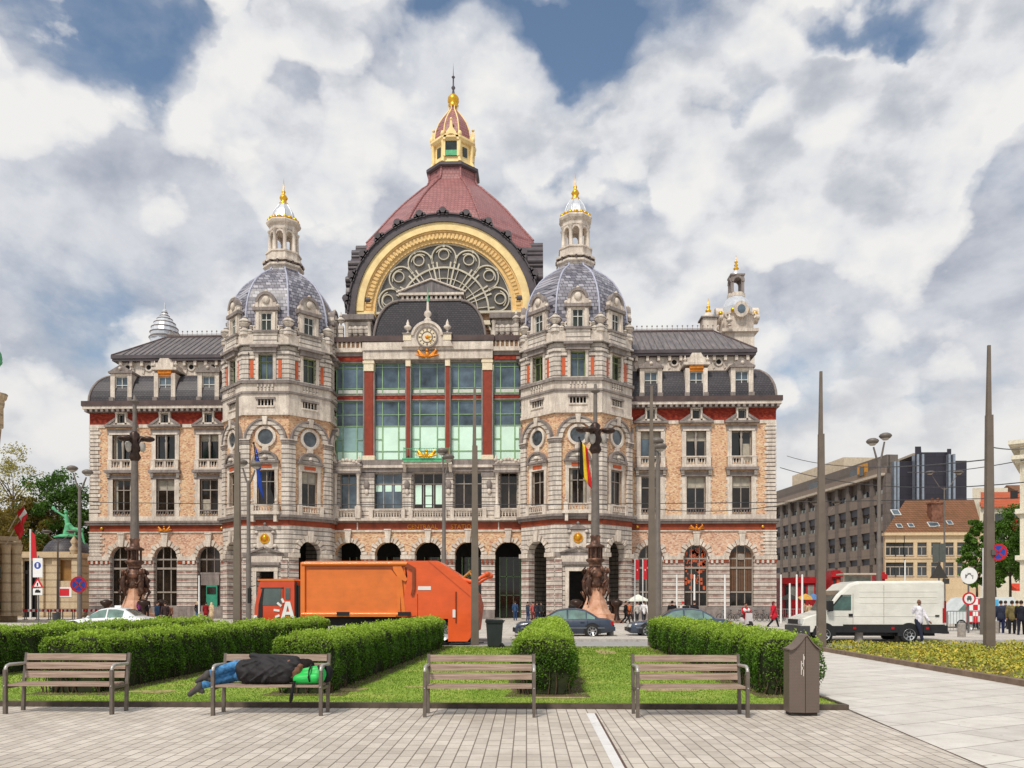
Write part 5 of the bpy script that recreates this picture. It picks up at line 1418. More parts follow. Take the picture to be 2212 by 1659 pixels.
# trees
bark = flat('tree_bark', (92,80,68), .9, 0, .3, 3)
def tree(c, h, rx, rz, z0, nleaf, lsz, mat, label, name='tree', group=None, seed=1, trunk=.35, sparse=0, rcore=None, ry=None):
    rng = np.random.default_rng(seed); rr = random.Random(seed)
    e = empty(name, c, 0, label, 'tree', group); ry = ry or rx
    b = MB(); top = h*.82
    b.tube([(0,0,0),(.1*rx*.1,0,h*.3),(0,.1,h*.6),(0,0,top)], [trunk*1.2, trunk*.85, trunk*.5, trunk*.12], 9)
    tips = []
    for i in range(26):
        t = rr.uniform(.25, .95); zb = max(z0*.9, h*.22)+ (top-max(z0*.9, h*.22))*t*.85; a = rr.uniform(0, 2*PI); L = rr.uniform(.55, .95)
        ex, ey, ez = rx*L*math.cos(a), ry*L*math.sin(a), min(h*.97, zb+rr.uniform(.15, .6)*rz*.7)
        m = (ex*.45, ey*.45, (zb+ez)/2+.1*rz)
        b.tube([(0,0,zb), m, (ex,ey,ez)], [trunk*.35, trunk*.2, trunk*.05], 6); tips.append((ex,ey,ez)); tips.append(m)
        for q in range(3):
            a2 = a+rr.uniform(-.9,.9); e2 = (m[0]+rx*.35*math.cos(a2), m[1]+ry*.35*math.sin(a2), m[2]+rr.uniform(.1,.4)*rz*.6); b.tube([m, e2], [trunk*.12, trunk*.03], 4); tips.append(e2)
    b.build('trunk', bark, e)
    # clumps
    cz = z0+rz; C = []
    while len(C) < 90:
        p = rng.normal(size=3); p /= np.linalg.norm(p); r = rng.uniform(.35, 1)**.5
        if p[2] < -.75: continue
        q = np.array([p[0]*rx*r*(.85+.3*rng.uniform()), p[1]*ry*r*(.85+.3*rng.uniform()), cz+p[2]*rz*r*(.88+.2*rng.uniform())]); C.append(q)
    C = np.array(C); idx = rng.integers(0, len(C), nleaf); cr = rx*rng.uniform(.16, .34, len(C))
    d = rng.normal(size=(nleaf,3)); d /= np.linalg.norm(d, axis=1)[:,None]; d *= (rng.uniform(size=nleaf)**.4)[:,None]
    P = C[idx]+d*cr[idx][:,None]*np.array([1,1,.8])
    leaves_mesh('crown', P, lsz, mat, e, rng)
    return e
leaf_dark = leafmat('deep_green_leaf', [(26,48,14),(52,84,24),(84,122,40),(132,164,72)], 1.0, .3)
leaf_spring = leafmat('pale_spring_leaf', [(112,104,40),(142,134,58),(172,166,92),(196,192,140)], .8, .45)
leaf_olive = leafmat('olive_brown_leaf', [(74,62,20),(104,90,30),(134,118,44),(150,146,70)], .8, .4)
leaf_street = leafmat('street_tree_leaf', [(40,70,20),(70,106,32),(100,140,50),(150,178,84)], 2, .35)
def ground_at(u, Y): p = W(u, HV, Y); return (p.x, p.y, 0)
tree(ground_at(128, 118), 21.5, 5.2, 9.0, 3.5, 17000, .42, leaf_dark, 'dark green leafy tree beside the left end of the station', seed=2)
tree(ground_at(172, 120), 16, 3.6, 7.2, 2, 9000, .42, leaf_dark, 'dark green tree half hidden behind the left station corner', seed=8)
tree(ground_at(28, 128), 27, 5.0, 11.5, 5, 7000, .34, leaf_spring, 'tall tree in thin pale spring leaf at the left edge', seed=4)
tree(ground_at(62, 116), 18, 4.4, 8, 2, 10000, .4, leaf_olive, 'olive brown bushy tree behind the domed pavilion', seed=6)
tree(ground_at(-20, 105), 16, 4.5, 7, 2, 7000, .4, leaf_olive, 'olive brown tree half cut by the left edge', seed=9)
for u, Y, h_, rx, s, lab in ((2110, 70, 8.6, 1.25, 14, 'narrow clipped street tree in front of the beige house'), (2182, 66, 9.6, 1.75, 15, 'tall clipped street tree right of the right mast'), (2150, 74, 8.4, 1.0, 16, 'clipped street tree half hidden by the right mast'),(2240, 62, 8.6, 1.6, 17, 'clipped street tree at the right edge')):
    tree(ground_at(u, Y), h_, rx, (h_-2.0)/2, 2.1, 12000, .2, leaf_street, lab, 'street_tree', 'clipped street trees', s, .11)
# ---------------------------------------------------------------- street furniture
n = NT('weathered_bench_wood'); f = n.noise(3, 6, .65, n.mapping((.5, 14, 14)))
c = n.ramp(f, [(.25, lin((110,90,78))), (.45, lin((154,132,118))), (.6, lin((178,158,142))), (.8, lin((198,182,166)))])
c = n.mix(.6, c, n.ramp(n.noise(2.2, 3), [(.3, (.72,.66,.62,1)), (.65, (1,1,1,1))]), 'MULTIPLY'); n.bump(f, .25, .005)
wood = n.out(c, .75)
bsteel = flat('grey_brown_cast_metal', (112,102,94), .45, .25, .12, 9)
bcap = flat('worn_light_metal', (176,172,166), .35, .4, .1, 9)
def bench(gl, gr, label):
    """gl, gr: ground points of the two front legs"""
    w = (gr-gl).length; c = (gl+gr)/2; rz = math.atan2(gr.y-gl.y, gr.x-gl.x)
    e = empty('park_bench', c, rz, label, 'bench', 'benches along the lawn')
    for s in (-1, 1):
        x = s*w/2
        b = MB(); b.box(x-.024, x+.024, -.03, .03, 0, .68)
        b.build('front_leg', bsteel, e)
        b = MB(); b.tube([(x,0,.64),(x,.005,.70),(x,.035,.735),(x,.09,.75),(x,.3,.745),(x,.47,.74)], .026, 8)
        b.build('armrest', bcap, e)
        b = MB(); b.prismx([(.40,0),(.45,0),(.47,.46),(.545,.90),(.505,.91),(.43,.47)], x-.024-s*.0, x+.024-s*.0); b.build('rear_post', bsteel, e)
        b = MB(); b.box(x-.018, x+.018, .0, .45, .385, .425); b.build('seat_bearer', bsteel, e)
        b = MB(); b.ball((x-s*.0, -.032, .43), .013, 0, 6, 4); b.build('bolt', bcap, e)
    for i in range(5):
        b = MB(); y = -.0+i*.088; b.box(-w/2+.03, w/2-.03, y, y+.075, .425, .46); b.build('seat_slat', wood, e)
    for i in range(3):
        b = MB(); z = .515+i*.137; y = .432+(z-.47)*.17
        b.push(T(0, y, z, 0, -.17)); b.box(-w/2+.028, w/2-.028, -.02, .014, 0, .105); b.pop(); b.build('back_slat', wood, e)
    for s in (-1, 0, 1):
        if s == 0: continue
    return e
B1 = bench(G(11.7,1542), G(241.7,1543), 'empty wooden bench at the far left of the lawn edge')
B2 = bench(G(460,1545.5), G(693,1546), 'wooden bench with a man asleep on it')
B3 = bench(G(917.5,1549), G(1153.7,1549.5), 'empty wooden bench in front of the end-on hedge, left of the inlaid strip')
B4 = bench(G(1377.5,1550), G(1615,1550), 'empty wooden bench nearest the brown litter bin')
# litter bin
def litter_bin():
    g = G(1737, 1546); e = empty('litter_bin', (g.x, g.y, 0), 0, 'tall brown metal litter bin with a swept top beside the hedge', 'bin')
    n = NT('perforated_brown_metal'); br = n.new('ShaderNodeTexBrick', _Scale=1.0); br.inputs['Brick Width'].default_value = .045; br.inputs['Row Height'].default_value = .022; br.inputs['Mortar Size'].default_value = .006
    br.inputs['Color1'].default_value = lin((104,90,82)); br.inputs['Color2'].default_value = lin((104,90,82)); br.inputs['Mortar'].default_value = lin((118,104,95))
    sp = n.n.new('ShaderNodeSeparateXYZ'); n.link(n.co.outputs['Object'], sp.inputs[0]); cb = n.n.new('ShaderNodeCombineXYZ'); n.link(sp.outputs[0], cb.inputs[0]); n.link(sp.outputs[2], cb.inputs[1]); n.link(cb.outputs[0], br.inputs['Vector'])
    c = n.mix(.4, br.outputs['Color'], n.ramp(n.noise(3, 4), [(.3,(.8,.8,.8,1)),(.7,(1,1,1,1))]), 'MULTIPLY'); n.bump(br.outputs['Fac'], .5, .004)
    pm = n.out(c, .5, .2)
    prof = lambda x: 1.0+.235*(1-abs((x-.02)/.3))**1.6 if abs(x-.02) < .3 else 1.0
    for s, x0, x1 in ((-1, -.285, -.004), (1, .004, .275)):
        b = MB(); k = 10; xs = [x0+(x1-x0)*i/k for i in range(k+1)]
        yf = lambda x: -.03-.05*(1-abs(x)/.285); yb = lambda x: .36
        vs = []
        for x in xs:
            t = prof(x)-.02
            vs += [(x, yf(x), .05), (x, yf(x), t), (x, yb(x), t), (x, yb(x), .05)]
        fs = [(0,1,2,3), tuple(4*k+q for q in (3,2,1,0))]
        for i in range(k):
            for q in range(4): fs.append((4*i+q, 4*i+4+q, 4*i+4+(q+1)%4, 4*i+(q+1)%4))
        b.add(vs, fs); b.build('side_panel', pm, e)
    b = MB(); k = 16; vs = []
    for i in range(k+1):
        x = -.3+.59*i/k; t = prof(x)
        vs += [(x, -.1, t-.012), (x, -.1, t+.012), (x, .39, t+.012), (x, .39, t-.012)]
    fs = [(0,1,2,3), tuple(4*k+q for q in (3,2,1,0))]
    for i in range(k):
        for q in range(4): fs.append((4*i+q, 4*i+4+q, 4*i+4+(q+1)%4, 4*i+(q+1)%4))
    b.add(vs, fs); b.build('hood', flat('brown_bin_metal', (120,106,97), .45, .2, .1, 6), e)
    b = MB(); b.box(-.25, .24, -.02, .34, 0, .055); b.build('base', flat('dark_bin_base', (52,46,42), .7), e)
    b = MB(); b.box(-.0045, .0045, -.083, -.0, .06, 1.2); b.build('door_gap', M['dark'], e)
    b = MB()
    for x, z0, z1 in ((-.075, .62, .83), (-.055, .7, .74), (-.055, .78, .8), (-.035, .6, .7), (-.035, .75, .93), (-.02, .85, .9)): b.box(x-.004, x+.004, -.0865, -.07, z0, z1)
    b.build('white_mark', M['white'], e)
    e.scale = (.80, .72, 1)
litter_bin()
# wheeled bin
def wheelie(u, v, label, col=(44,48,52), Y=None):
    g = G(u, v); e = empty('wheeled_bin', (g.x, g.y, 0), .1, label, 'bin'); m = flat('grey_bin_plastic', col, .5)
    b = MB(); b.prism([(-.24,.1),(.24,.1),(.3,.98),(-.3,.98)], -.33, .33); b.box(-.33, .33, -.37, .36, .95, 1.0); b.build('body', m, e)
    b = MB(); b.prism([(-.33,1.0),(.33,1.0),(.3,1.06),(-.3,1.08)], -.39, .36, 0); b.tube([(.36,-.3,1.02),(.36,.3,1.02)], .02, 6); b.build('lid', m, e)
    for s in (-1, 1):
        b = MB(); b.push(T(.26, s*.3, .1, 0, PI/2)); b.lathe([(.02,-.03),(.1,-.03),(.1,.03),(.02,.03)], 12); b.pop(); b.build('wheel', M['dark'], e)
wheelie(1068, 1401, 'dark grey wheeled bin beside the mast behind the lawn')
# masts
mastm = flat('brown_grey_mast_paint', (118,106,96), .5, .15, .12, 1.5)
def mast(u, Y, label, h=9.8, base=0):
    p = W(u, HV, Y); e = empty('mast', (p.x, p.y, base), 0, label, 'mast', 'tapered masts round the lawn')
    b = MB(); b.lathe([(.2,0),(.2,.02),(.155,.03),(.15,.06)], 10, (0,0,0)); vs = []
    def tb(x0, x1, x2, x3, z0, z1, d0, d1):
        b.add([(x0,-d0,z0),(x1,-d0,z0),(x1,d0,z0),(x0,d0,z0),(x2,-d1,z1),(x3,-d1,z1),(x3,d1,z1),(x2,d1,z1)], [(0,3,2,1),(4,5,6,7),(0,1,5,4),(1,2,6,5),(2,3,7,6),(3,0,4,7)])
    tb(-.145, .145, -.125, .12, 0, 4.2, .10, .09); tb(-.12, .115, -.10, .09, 4.2, 7.6, .09, .075)
    b.build('shaft', mastm, e)
    b = MB(); 
    b.add([(-.09,-.06,7.6),(.045,-.06,7.6),(.045,.06,7.6),(-.09,.06,7.6),(-.055,-.03,h),(.035,-.03,h),(.035,.03,h),(-.055,.03,h)], [(0,3,2,1),(4,5,6,7),(0,1,5,4),(1,2,6,5),(2,3,7,6),(3,0,4,7)])
    b.build('tip', mastm, e); return e, p
mast(513, 30.9, 'tapered brown mast in front of the left tower')
mast(1026, 30.0, 'tapered brown mast beside the rear of the orange truck')
mast(1408, 30.0, 'tapered brown mast in front of the right tower edge')
mast(1774, 28.3, 'tapered brown mast in front of the white van')
eM, pM = mast(2137, 25.6, 'tapered brown mast standing in the planting bed')
# modern twin lamps
lampm = flat('grey_lamp_paint', (112,104,98), .5, .1); lensm = flat('milky_lamp_glass', (176,170,162), .3)
def twin_lamp(u, vtop, Y, label, heads=((-.85, .25), (.75, -.15)), w=.13, group='street lamps with mushroom heads', flatcap=False):
    p = W(u, vtop, Y); h = p.z; e = empty('street_lamp', (p.x, p.y, 0), 0, label, 'street lamp', group)
    b = MB(); b.tube([(0,0,0),(0,0,h*.45),(0,0,h*.46),(0,0,h*.9)], [w*1.35, w*1.25, w, w*.85], 10); b.build('post', lampm, e)
    for dx, dz in heads:
        b = MB(); b.tube([(0,0,h*.88),(dx*.35,0,h*.9+dz*.3),(dx*.85,0,h-.35+dz)], [w*.6, w*.5, w*.4], 6); b.build('arm', lampm, e)
        b = MB(); s = .5
        b.lathe([(.06,-.24),(.12,-.2),(.32,-.1),(.4,.02),(.34,.13),(.18,.21),(.01,.24)] if not flatcap else [(.06,-.12),(.4,-.06),(.5,0),(.3,.1),(.01,.14)], 14, (dx, 0, h+dz)); b.build('lamp_head', lampm, e)
        b = MB(); b.lathe([(.01,-.26),(.16,-.24),(.26,-.14)], 12, (dx, 0, h+dz)); b.build('lens', lensm, e)
    return e
twin_lamp(172, 1018, 58, 'twin headed street lamp left of the station', ((-.55,.2),(.6,-.1)))
twin_lamp(537, 1003, 52, 'twin headed street lamp in front of the left tower', ((-.45,.1),(.5,-.05)))
twin_lamp(959, 985, 52, 'street lamp behind the orange truck before the glazed front', ((-.1,.3),(.3,-.1)))
twin_lamp(1421, 962, 45, 'street lamp just right of the middle right mast', ((-.05,.2),(.12,-.1)), .15)
twin_lamp(1899, 950, 52, 'twin headed street lamp behind the white van', ((-.42,-.12),(.4,.22)))
twin_lamp(125, 1148, 75, 'slender T shaped lamp near the domed pavilion', ((-1.1,0),(1.3,0)), .09, 'thin T shaped lamps', True)
twin_lamp(2040, 1020, 80, 'thin T shaped lamp in front of the dark windowless block', ((-1.4,0),(1.4,0)), .08, 'thin T shaped lamps', True)
twin_lamp(1783, 1085, 90, 'thin T shaped lamp before the grey office block', ((-1.2,0),(1.2,0)), .08, 'thin T shaped lamps', True)
# bronze monuments carrying lamp columns
n = NT('patinated_bronze'); f = n.noise(1.3, 5, .7)
bz = n.out(n.ramp(f, [(.3, lin((46,34,30))), (.5, lin((88,62,50))), (.72, lin((156,112,90)))]), .45, .35)
n = NT('polished_pink_granite'); f = n.noise(2, 4, .6); gran = n.out(n.ramp(f, [(.3, lin((176,120,84))), (.55, lin((206,158,130))), (.75, lin((226,190,166)))]), .35)
dkb = flat('dark_bronze', (66,50,44), .4, .5, .3, 3)
def monument(u, Y, label, flip=1):
    p = W(u, HV, Y); e = empty('lamp_monument', (p.x, p.y, 0), 0, label, 'monument', 'bronze lamp monuments on the square')
    b = MB(); b.lathe([(2.3,0),(2.3,.3),(1.9,.38),(1.75,.7),(1.4,.8)], 8, (0,0,0), PI/8, 0, False); b.lathe([(1.3,.8),(1.05,1.2),(.78,1.8),(.62,2.4),(.55,2.9)], 8, (0,0,0), PI/8, 0, False); b.build('pedestal', gran, e)
    b = MB(); b.lathe([(.45,2.7),(.62,2.85),(.7,3.1),(.55,3.3),(.6,3.6),(.8,3.8),(.7,4.05),(.5,4.2),(.45,4.45)], 12, (0,0,0)); q_ = random.Random(int(u))
    for k in range(4):
        a = PI/4+k*PI/2+.15; x, y = math.cos(a), math.sin(a)
        # a figure leaning on each corner: legs, trunk, arms, head
        b.tube([(x*.72,y*.72,2.2),(x*.95,y*.95,2.75),(x*.98,y*.98,3.3),(x*.85,y*.85,3.85)], [.1,.2,.24,.14], 8); b.ball((x*.98,y*.98,4.12), .17, 0, 8, 6, 1, 1, 1.2)
        b.tube([(x*.95,y*.95,3.75),(x*1.2+.15*y,y*1.2-.15*x,3.45),(x*.9+.3*y,y*.9-.3*x,3.1)], [.09,.08,.06], 6); b.tube([(x*.95,y*.95,3.75),(x*1.1-.2*y,y*1.1+.2*x,4.1),(x*.7-.3*y,y*.7+.3*x,4.4)], [.09,.07,.05], 6)
        b.tube([(x*.95,y*.95,2.9),(x*1.25,y*1.25,2.5),(x*.95,y*.95,1.95),(x*1.15,y*1.15,1.5)], [.13,.14,.08,.07], 6)
        for w_ in range(7): aa = a+q_.uniform(-.6,.6); r_ = q_.uniform(.6,1.0); b.ball((r_*math.cos(aa),r_*math.sin(aa),q_.uniform(2.5,4.3)), q_.uniform(.08,.18), 0, 6, 5, 1, 1, q_.uniform(.7,1.6))
    b.build('sculpture', bz, e)
    for k in range(4):
        a = k*PI/2+PI/4; x, y = 2.15*math.cos(a), 2.15*math.sin(a)
        b = MB(); b.lathe([(.28,.3),(.2,.5),(.14,.9),(.2,1.3),(.42,1.5),(.46,1.75),(.3,1.8),(.14,1.9)], 10, (x,y,0)); b.build('bronze_vase', dkb, e)
    b = MB(); b.lathe([(.55,4.45),(.5,4.7),(.7,4.85),(.75,5.0),(.45,5.1)], 10, (0,0,0))
    for k in range(8):
        a = k*PI/4; b.tube([(.5*math.cos(a),.5*math.sin(a),5.05),(.5*math.cos(a),.5*math.sin(a),5.9)], .07, 6)
    b.lathe([(.3,5.05),(.3,5.9)], 8, (0,0,0)); b.lathe([(.7,5.9),(.75,6.05),(.4,6.2),(.35,6.6),(.42,6.8),(.3,6.9)], 10, (0,0,0)); b.build('capital', bz, e)
    b = MB(); b.tube([(0,0,6.85),(0,0,9),(0,0,14.2)], [.34, .31, .25], 12); b.tube([(0,0,14.2),(0,0,17.9)], [.18,.15], 10); b.lathe([(.15,17.9),(.35,18.0),(.38,18.1),(.14,18.2),(.1,18.6)], 8, (0,0,0)); b.build('column', lampm, e)
    b = MB(); b.lathe([(.3,13.2),(.5,13.5),(.35,13.9),(.55,14.3),(.3,14.9),(.4,15.4),(.2,15.6)], 10, (0,0,0)); b.build('bracket', dkb, e)
    for k, (a, r, z) in enumerate(((PI*.04, 1.0, 15.0), (PI*.96, .95, 15.1), (PI*1.35, .9, 14.9), (PI*.5, .9, 15.2))):
        x, y = r*math.cos(a), r*math.sin(a)
        b = MB(); b.tube([(x*.2,y*.2,14.4),(x*.5,y*.5,15.1),(x,y,z+.1)], .09, 6)
        b.ball((x*1.05,y*1.05,z), .55, 0, 12, 8, 1.0, .8, .42); b.build('lamp_cover', dkb, e)
        b = MB(); b.lathe([(.06,-.75),(.2,-.6),(.26,-.2),(.2,0)], 8, (x*.62,y*.62,z-.3)); b.build('lantern_glass', lensm, e)
    return e
monument(291, 64, 'bronze and granite lamp monument before the left wing')
monument(1286, 62, 'bronze and granite lamp monument before the right tower')
# signs
redm = flat('sign_red', (200,32,44), .45, 0, .05); whm = flat('sign_white', (232,232,230), .45, 0, .05); blm = flat('sign_blue', (42,76,170), .45, 0, .05); grm = flat('sign_back_grey', (84,88,84), .6); blk = flat('sign_black', (26,26,26), .5)
polem = flat('galvanised_pole', (110,108,106), .5, .3)
def disc(b, c, r, y0, y1, m=0, n=24, k=1): b.prism([(c[0]+r*k*math.cos(2*PI*i/n), c[1]+r*math.sin(2*PI*i/n)) for i in range(n)], y0, y1, m)
def nostop(parent, x, z, r, rz, y=-.18, half=False):
    b = MB(); b.push(T(x, y, z, rz)); disc(b, (0,0), r, 0, .02, 0); b.arch(0, 0, r*.78, r, -.006, 0, 0, 2*PI, 28, 0); disc(b, (0,0), r*.8, -.004, 0, 1)
    for a in ((PI/4, -PI/4)):
        b.push(T(0,0,0,0,0,a)); b.box(-r*.8, r*.8, -.008, -.004, -r*.1, r*.1, 0); b.pop()
    b.pop(); return b.build('no_stopping_sign', [redm, blm], parent)
def sign_top(e, label): pass
s1 = empty('traffic_sign', (pM.x, pM.y, 0), 0, 'round red and blue no stopping sign on the right mast', 'traffic sign')
nostop(s1, .17, H+(HV-1196)*25.6/FP, .27, -1.0, -.2); b = MB(); b.box(0, .12, -.16, -.1, 3.18, 3.34); b.build('bracket', polem, s1)
p = W(176, HV, 57.5); s2 = empty('traffic_sign', (p.x, p.y, 0), 0, 'round red and blue no stopping sign on the left street lamp', 'traffic sign')
nostop(s2, 0, H+(HV-1262)*57/FP, .6, .98, -.35); b = MB(); b.box(-.1, .1, -.33, .4, 2.9, 3.1); b.build('bracket', polem, s2)
# left sign cluster
p = G(83, 1353); Yl = p.y; K_ = Yl/FP
e = empty('traffic_sign', (p.x, p.y, 0), 0, 'pole with a white blue-symbol board, a red triangle and a small white plate', 'traffic sign')
b = MB(); b.tube([(0,0,0),(0,0,4.9)], .05, 8); b.build('pole', polem, e)
z = lambda v: H+(HV-v)*K_
b = MB(); b.box(-.34, .34, -.09, -.06, z(1246), z(1204), 0); disc(b, (0, z(1220)), .24, -.1, -.088, 1); b.box(-.06,.06,-.105,-.1,z(1224),z(1215),0); b.build('board', [whm, blm], e)
b = MB(); b.prism([(-.42, z(1269)),(.42, z(1269)),(0, z(1246.5))], -.09, -.06, 0); b.prism([(-.25, z(1266.5)),(.25, z(1266.5)),(0, z(1253))], -.1, -.088, 1); b.box(-.05,.05,-.106,-.1,z(1265),z(1258),2); b.build('triangle', [redm, whm, blk], e)
b = MB(); b.box(-.33, .33, -.09, -.06, z(1285), z(1270.5), 0); b.box(-.18,.2,-.1,-.088,z(1280),z(1275),1); b.box(-.12,.1,-.1,-.088,z(1275),z(1273),1); b.build('plate', [whm, blk], e)
# right sign cluster
p = G(2030, 1350); e = empty('traffic_sign', (p.x, 52, 0), 0, 'backs of a dark square and a triangular road sign above the white van', 'traffic sign')
K_ = 52/FP; e.location = W(2029, HV, 52); e.location.z = 0; z = lambda v: H+(HV-v)*K_
b = MB(); b.tube([(0,.05,0),(0,.05,z(1176))], .05, 8); b.build('pole', polem, e)
b = MB(); b.box(-.42, .4, -.02, .02, z(1216), z(1176)); b.box(-.01,.01,-.05,-.02,z(1216), z(1176)); b.build('square_back', grm, e)
b = MB(); b.prism([(-.6, z(1250)),(.55, z(1250)),(-.02, z(1217))], -.02, .02); b.box(.2,.62,-.03,.0,z(1262),z(1251)); b.build('triangle_back', flat('dark_sign_back',(58,54,50),.6), e)
e = empty('traffic_sign', (0,0,0), 0, 'white round sign above a red ringed vehicle sign beside the right mast', 'traffic sign'); Yq = 42; K_ = Yq/FP; p = W(2093, HV, Yq); e.location = (p.x, p.y, 0)
z = lambda v: H+(HV-v)*K_
b = MB(); b.tube([(0,.05,0),(0,.05,z(1240))], .045, 8); b.build('pole', polem, e)
b = MB(); disc(b, (0, z(1244.5)), .43, -.03, 0, 0, 28); b.arch(0, z(1246), .1, .14, -.036, -.03, 0, PI, 8, 1); b.box(-.2,-.14,-.036,-.03,z(1250),z(1242),1); b.box(.16,.2,-.036,-.03,z(1252),z(1243),1); b.box(-.1,.1,-.036,-.03,z(1240),z(1239),1); b.build('round_board', [whm, grm], e)
b = MB(); disc(b, (0, z(1293.5)), .34, -.03, 0, 0); disc(b, (0, z(1293.5)), .25, -.036, -.03, 1); b.box(-.12,.12,-.042,-.036,z(1296),z(1291),2); b.box(-.09,.09,-.042,-.036,z(1291),z(1287.5),2)
for s in (-1,1): b.box(s*.07-.025, s*.07+.025,-.042,-.036,z(1299),z(1296),2)
b.build('vehicle_ban_disc', [redm, whm, grm], e)
# white advertising poles
for u, v0, v1, Y, lab in ((2129, 1186, 1292, 40, 'white post beside the right mast'),):
    p = W(u, HV, Y); e = empty('white_post', (p.x, p.y, 0), 0, lab, 'post'); b = MB(); b.box(-.14,.14,-.03,.03, 1.9, H+(HV-v0)*Y/FP); b.build('panel', whm, e); b = MB(); b.box(-.2,.2,-.15,.15,0,1.9); b.build('cabinet', flat('grey_cabinet',(116,108,100),.6), e)
wp = [(1566,1243,60),(1687,1243,60),(1500,1243,60),(1425,1243,66),(1462,1243,66),(1303,1240,66),(1706,1262,56),(1721,1243,56),(1733,1243,54),(430,1245,66),(515,1245,66),(1955,1212,66)]
for i, (u, v, Y) in enumerate(wp):
    p = W(u, v, Y); e = empty('white_post', (p.x, p.y, 0), 0, 'slim white flag post standing on the station square', 'post', 'slim white posts on the square')
    b = MB(); b.tube([(0,0,0),(0,0,p.z*.5),(0,0,p.z)], [.075,.075,.06], 8); b.ball((0,0,p.z), .07, 0, 6, 4); b.build('shaft', whm, e)
# red banners hung before the right wing
for u, Y, lab in ((1437, 60, 'red banner left of the twin masts'), (1383, 62, 'red banner at the right edge of the right tower')):
    pass
for u, lab in ((1396, 'narrow red banner with a white mark close to the right tower'), (1379, 'narrow red banner at the right tower corner')):
    p = W(u, HV, 70); e = empty('banner', (p.x, p.y, 0), 0, lab, 'banner'); K_ = 70/FP; z = lambda v: H+(HV-v)*K_
    b = MB(); b.tube([(-.3,0,0),(-.3,0,z(1208))], .05, 6); b.build('pole', whm, e)
    b = MB(); b.box(-.26,.06,-.02,.02,z(1252),z(1210),0); b.box(-.13,-.06,-.03,-.02,z(1233),z(1230),1); b.build('cloth', [redm, whm], e)
# bollards
bst = flat('grey_granite_bollard', (150,142,134), .8, 0, .2, 8)
bl = None
for u, v in ((1318,1376),(1325,1372),(1855,1389),(1941,1388),(2077,1380),(2150,1372),(1130,1372),(700,1375)):
    g = G(u, v); lab = {1318:'stone bollard behind the tail of the nearer blue car',1325:None,1855:'stone bollard under the middle of the van',1941:'stone bollard just left of the van rear wheel',2077:'stone bollard right of the van',2150:'stone bollard behind the right mast',1130:'stone bollard left of the round hedge end',700:'stone bollard behind the orange truck'}[u]
    if not lab: continue
    b = MB(); b.lathe([(.17,0),(.17,.68),(.15,.73),(.12,.74)], 14, (0,0,0)); o = b.build('bollard', bst, None, (g.x, g.y, 0)); tag(o, lab, 'bollard', 'stone bollards along the road')
# red-white barriers on the left
rnd = random.Random(3)
for i in range(9):
    u = -10+i*26; p = W(u, HV, 74); e = empty('barrier', (p.x, p.y, 0), rnd.uniform(-.1,.1), 'red and white striped barrier in the row before the domed pavilion', 'barrier', 'striped barriers in a row on the left')
    b = MB(); 
    for k in range(5): b.box(-.55+k*.22, -.33+k*.22, -.03, .03, .75, 1.0, k % 2)
    b.build('striped_board', [redm, whm], e); b = MB()
    for s in (-1, 1): b = MB(); b.box(s*.5-.03, s*.5+.03, -.03,.03,.05,.8); b.box(s*.5-.04, s*.5+.04,-.25,.25,0,.05); b.build('stand', polem, e)
# crowd fences on the right
fm = flat('galvanised_fence', (150,152,150), .4, .5)
def fence(u0, u1, Y, lab, h=1.1):
    p, q = W(u0, HV, Y), W(u1, HV, Y); L = q.x-p.x; e = empty('railing', (p.x, Y, 0), 0, lab, 'railing')
    b = MB(); b.tube([(0,0,h),(L,0,h)], .03, 6); b.tube([(0,0,.15),(L,0,.15)], .02, 6); b.build('rail', fm, e); b = MB(); n_ = int(L/.16)
    for i in range(n_): x = L*i/n_; b.tube([(x,0,.15),(x,0,h)], .012, 4, 0, True, False)
    b.build('bars', fm, e); b = MB()
    for i in range(int(L/2)+1): b.box(i*2-.03,i*2+.03,-.03,.03,0,h)
    b.build('posts', fm, e)
fence(1560, 1770, 66, 'long metal railing before the red shop fronts'); fence(2046, 2128, 44, 'metal railing right of the van', 1.2)
# newspaper rubbish bin on left
g = G(122, 1350); b = MB(); b.lathe([(.22,0),(.26,.2),(.28,.75),(.3,.8)], 12); b.tube([(0,0,.8),(0,0,.9)], .02, 6); o = b.build('basket_bin', flat('dark_basket',(70,72,76),.6), None, (g.x, g.y, .1)); tag(o, 'round grey litter basket left of the white taxi', 'bin')
# overhead wires
wm = flat('wire_black', (60,60,62), .5)
def wire(a, b_, sag, lab, r=.03):
    pts = [a.lerp(b_, t/12)-Vector((0,0,sag*4*(t/12)*(1-t/12))) for t in range(13)]
    b = MB(); b.tube(pts, r, 4); o = b.build('overhead_wire', wm); tag(o, lab, 'wire', 'overhead tram wires')
wire(W(200,1085,70), W(2230,1075,60), .35, 'tram wire crossing the whole station front')
wire(W(1420,1100,66), W(1700,1090,58), .3, 'lower tram wire before the right wing')
wire(W(1685,1010,70), W(2230,1040,45), .9, 'tram wire running past the dark office block')
wire(W(1700,985,60), W(2140,992,26), .5, 'tram wire between the two right masts', .02)
wire(W(2137,965,26), W(2260,955,40), .2, 'tram wire leaving the right mast to the edge', .02)
wire(W(1960,1020,80), W(2230,990,50), .3, 'tram wire over the beige house')
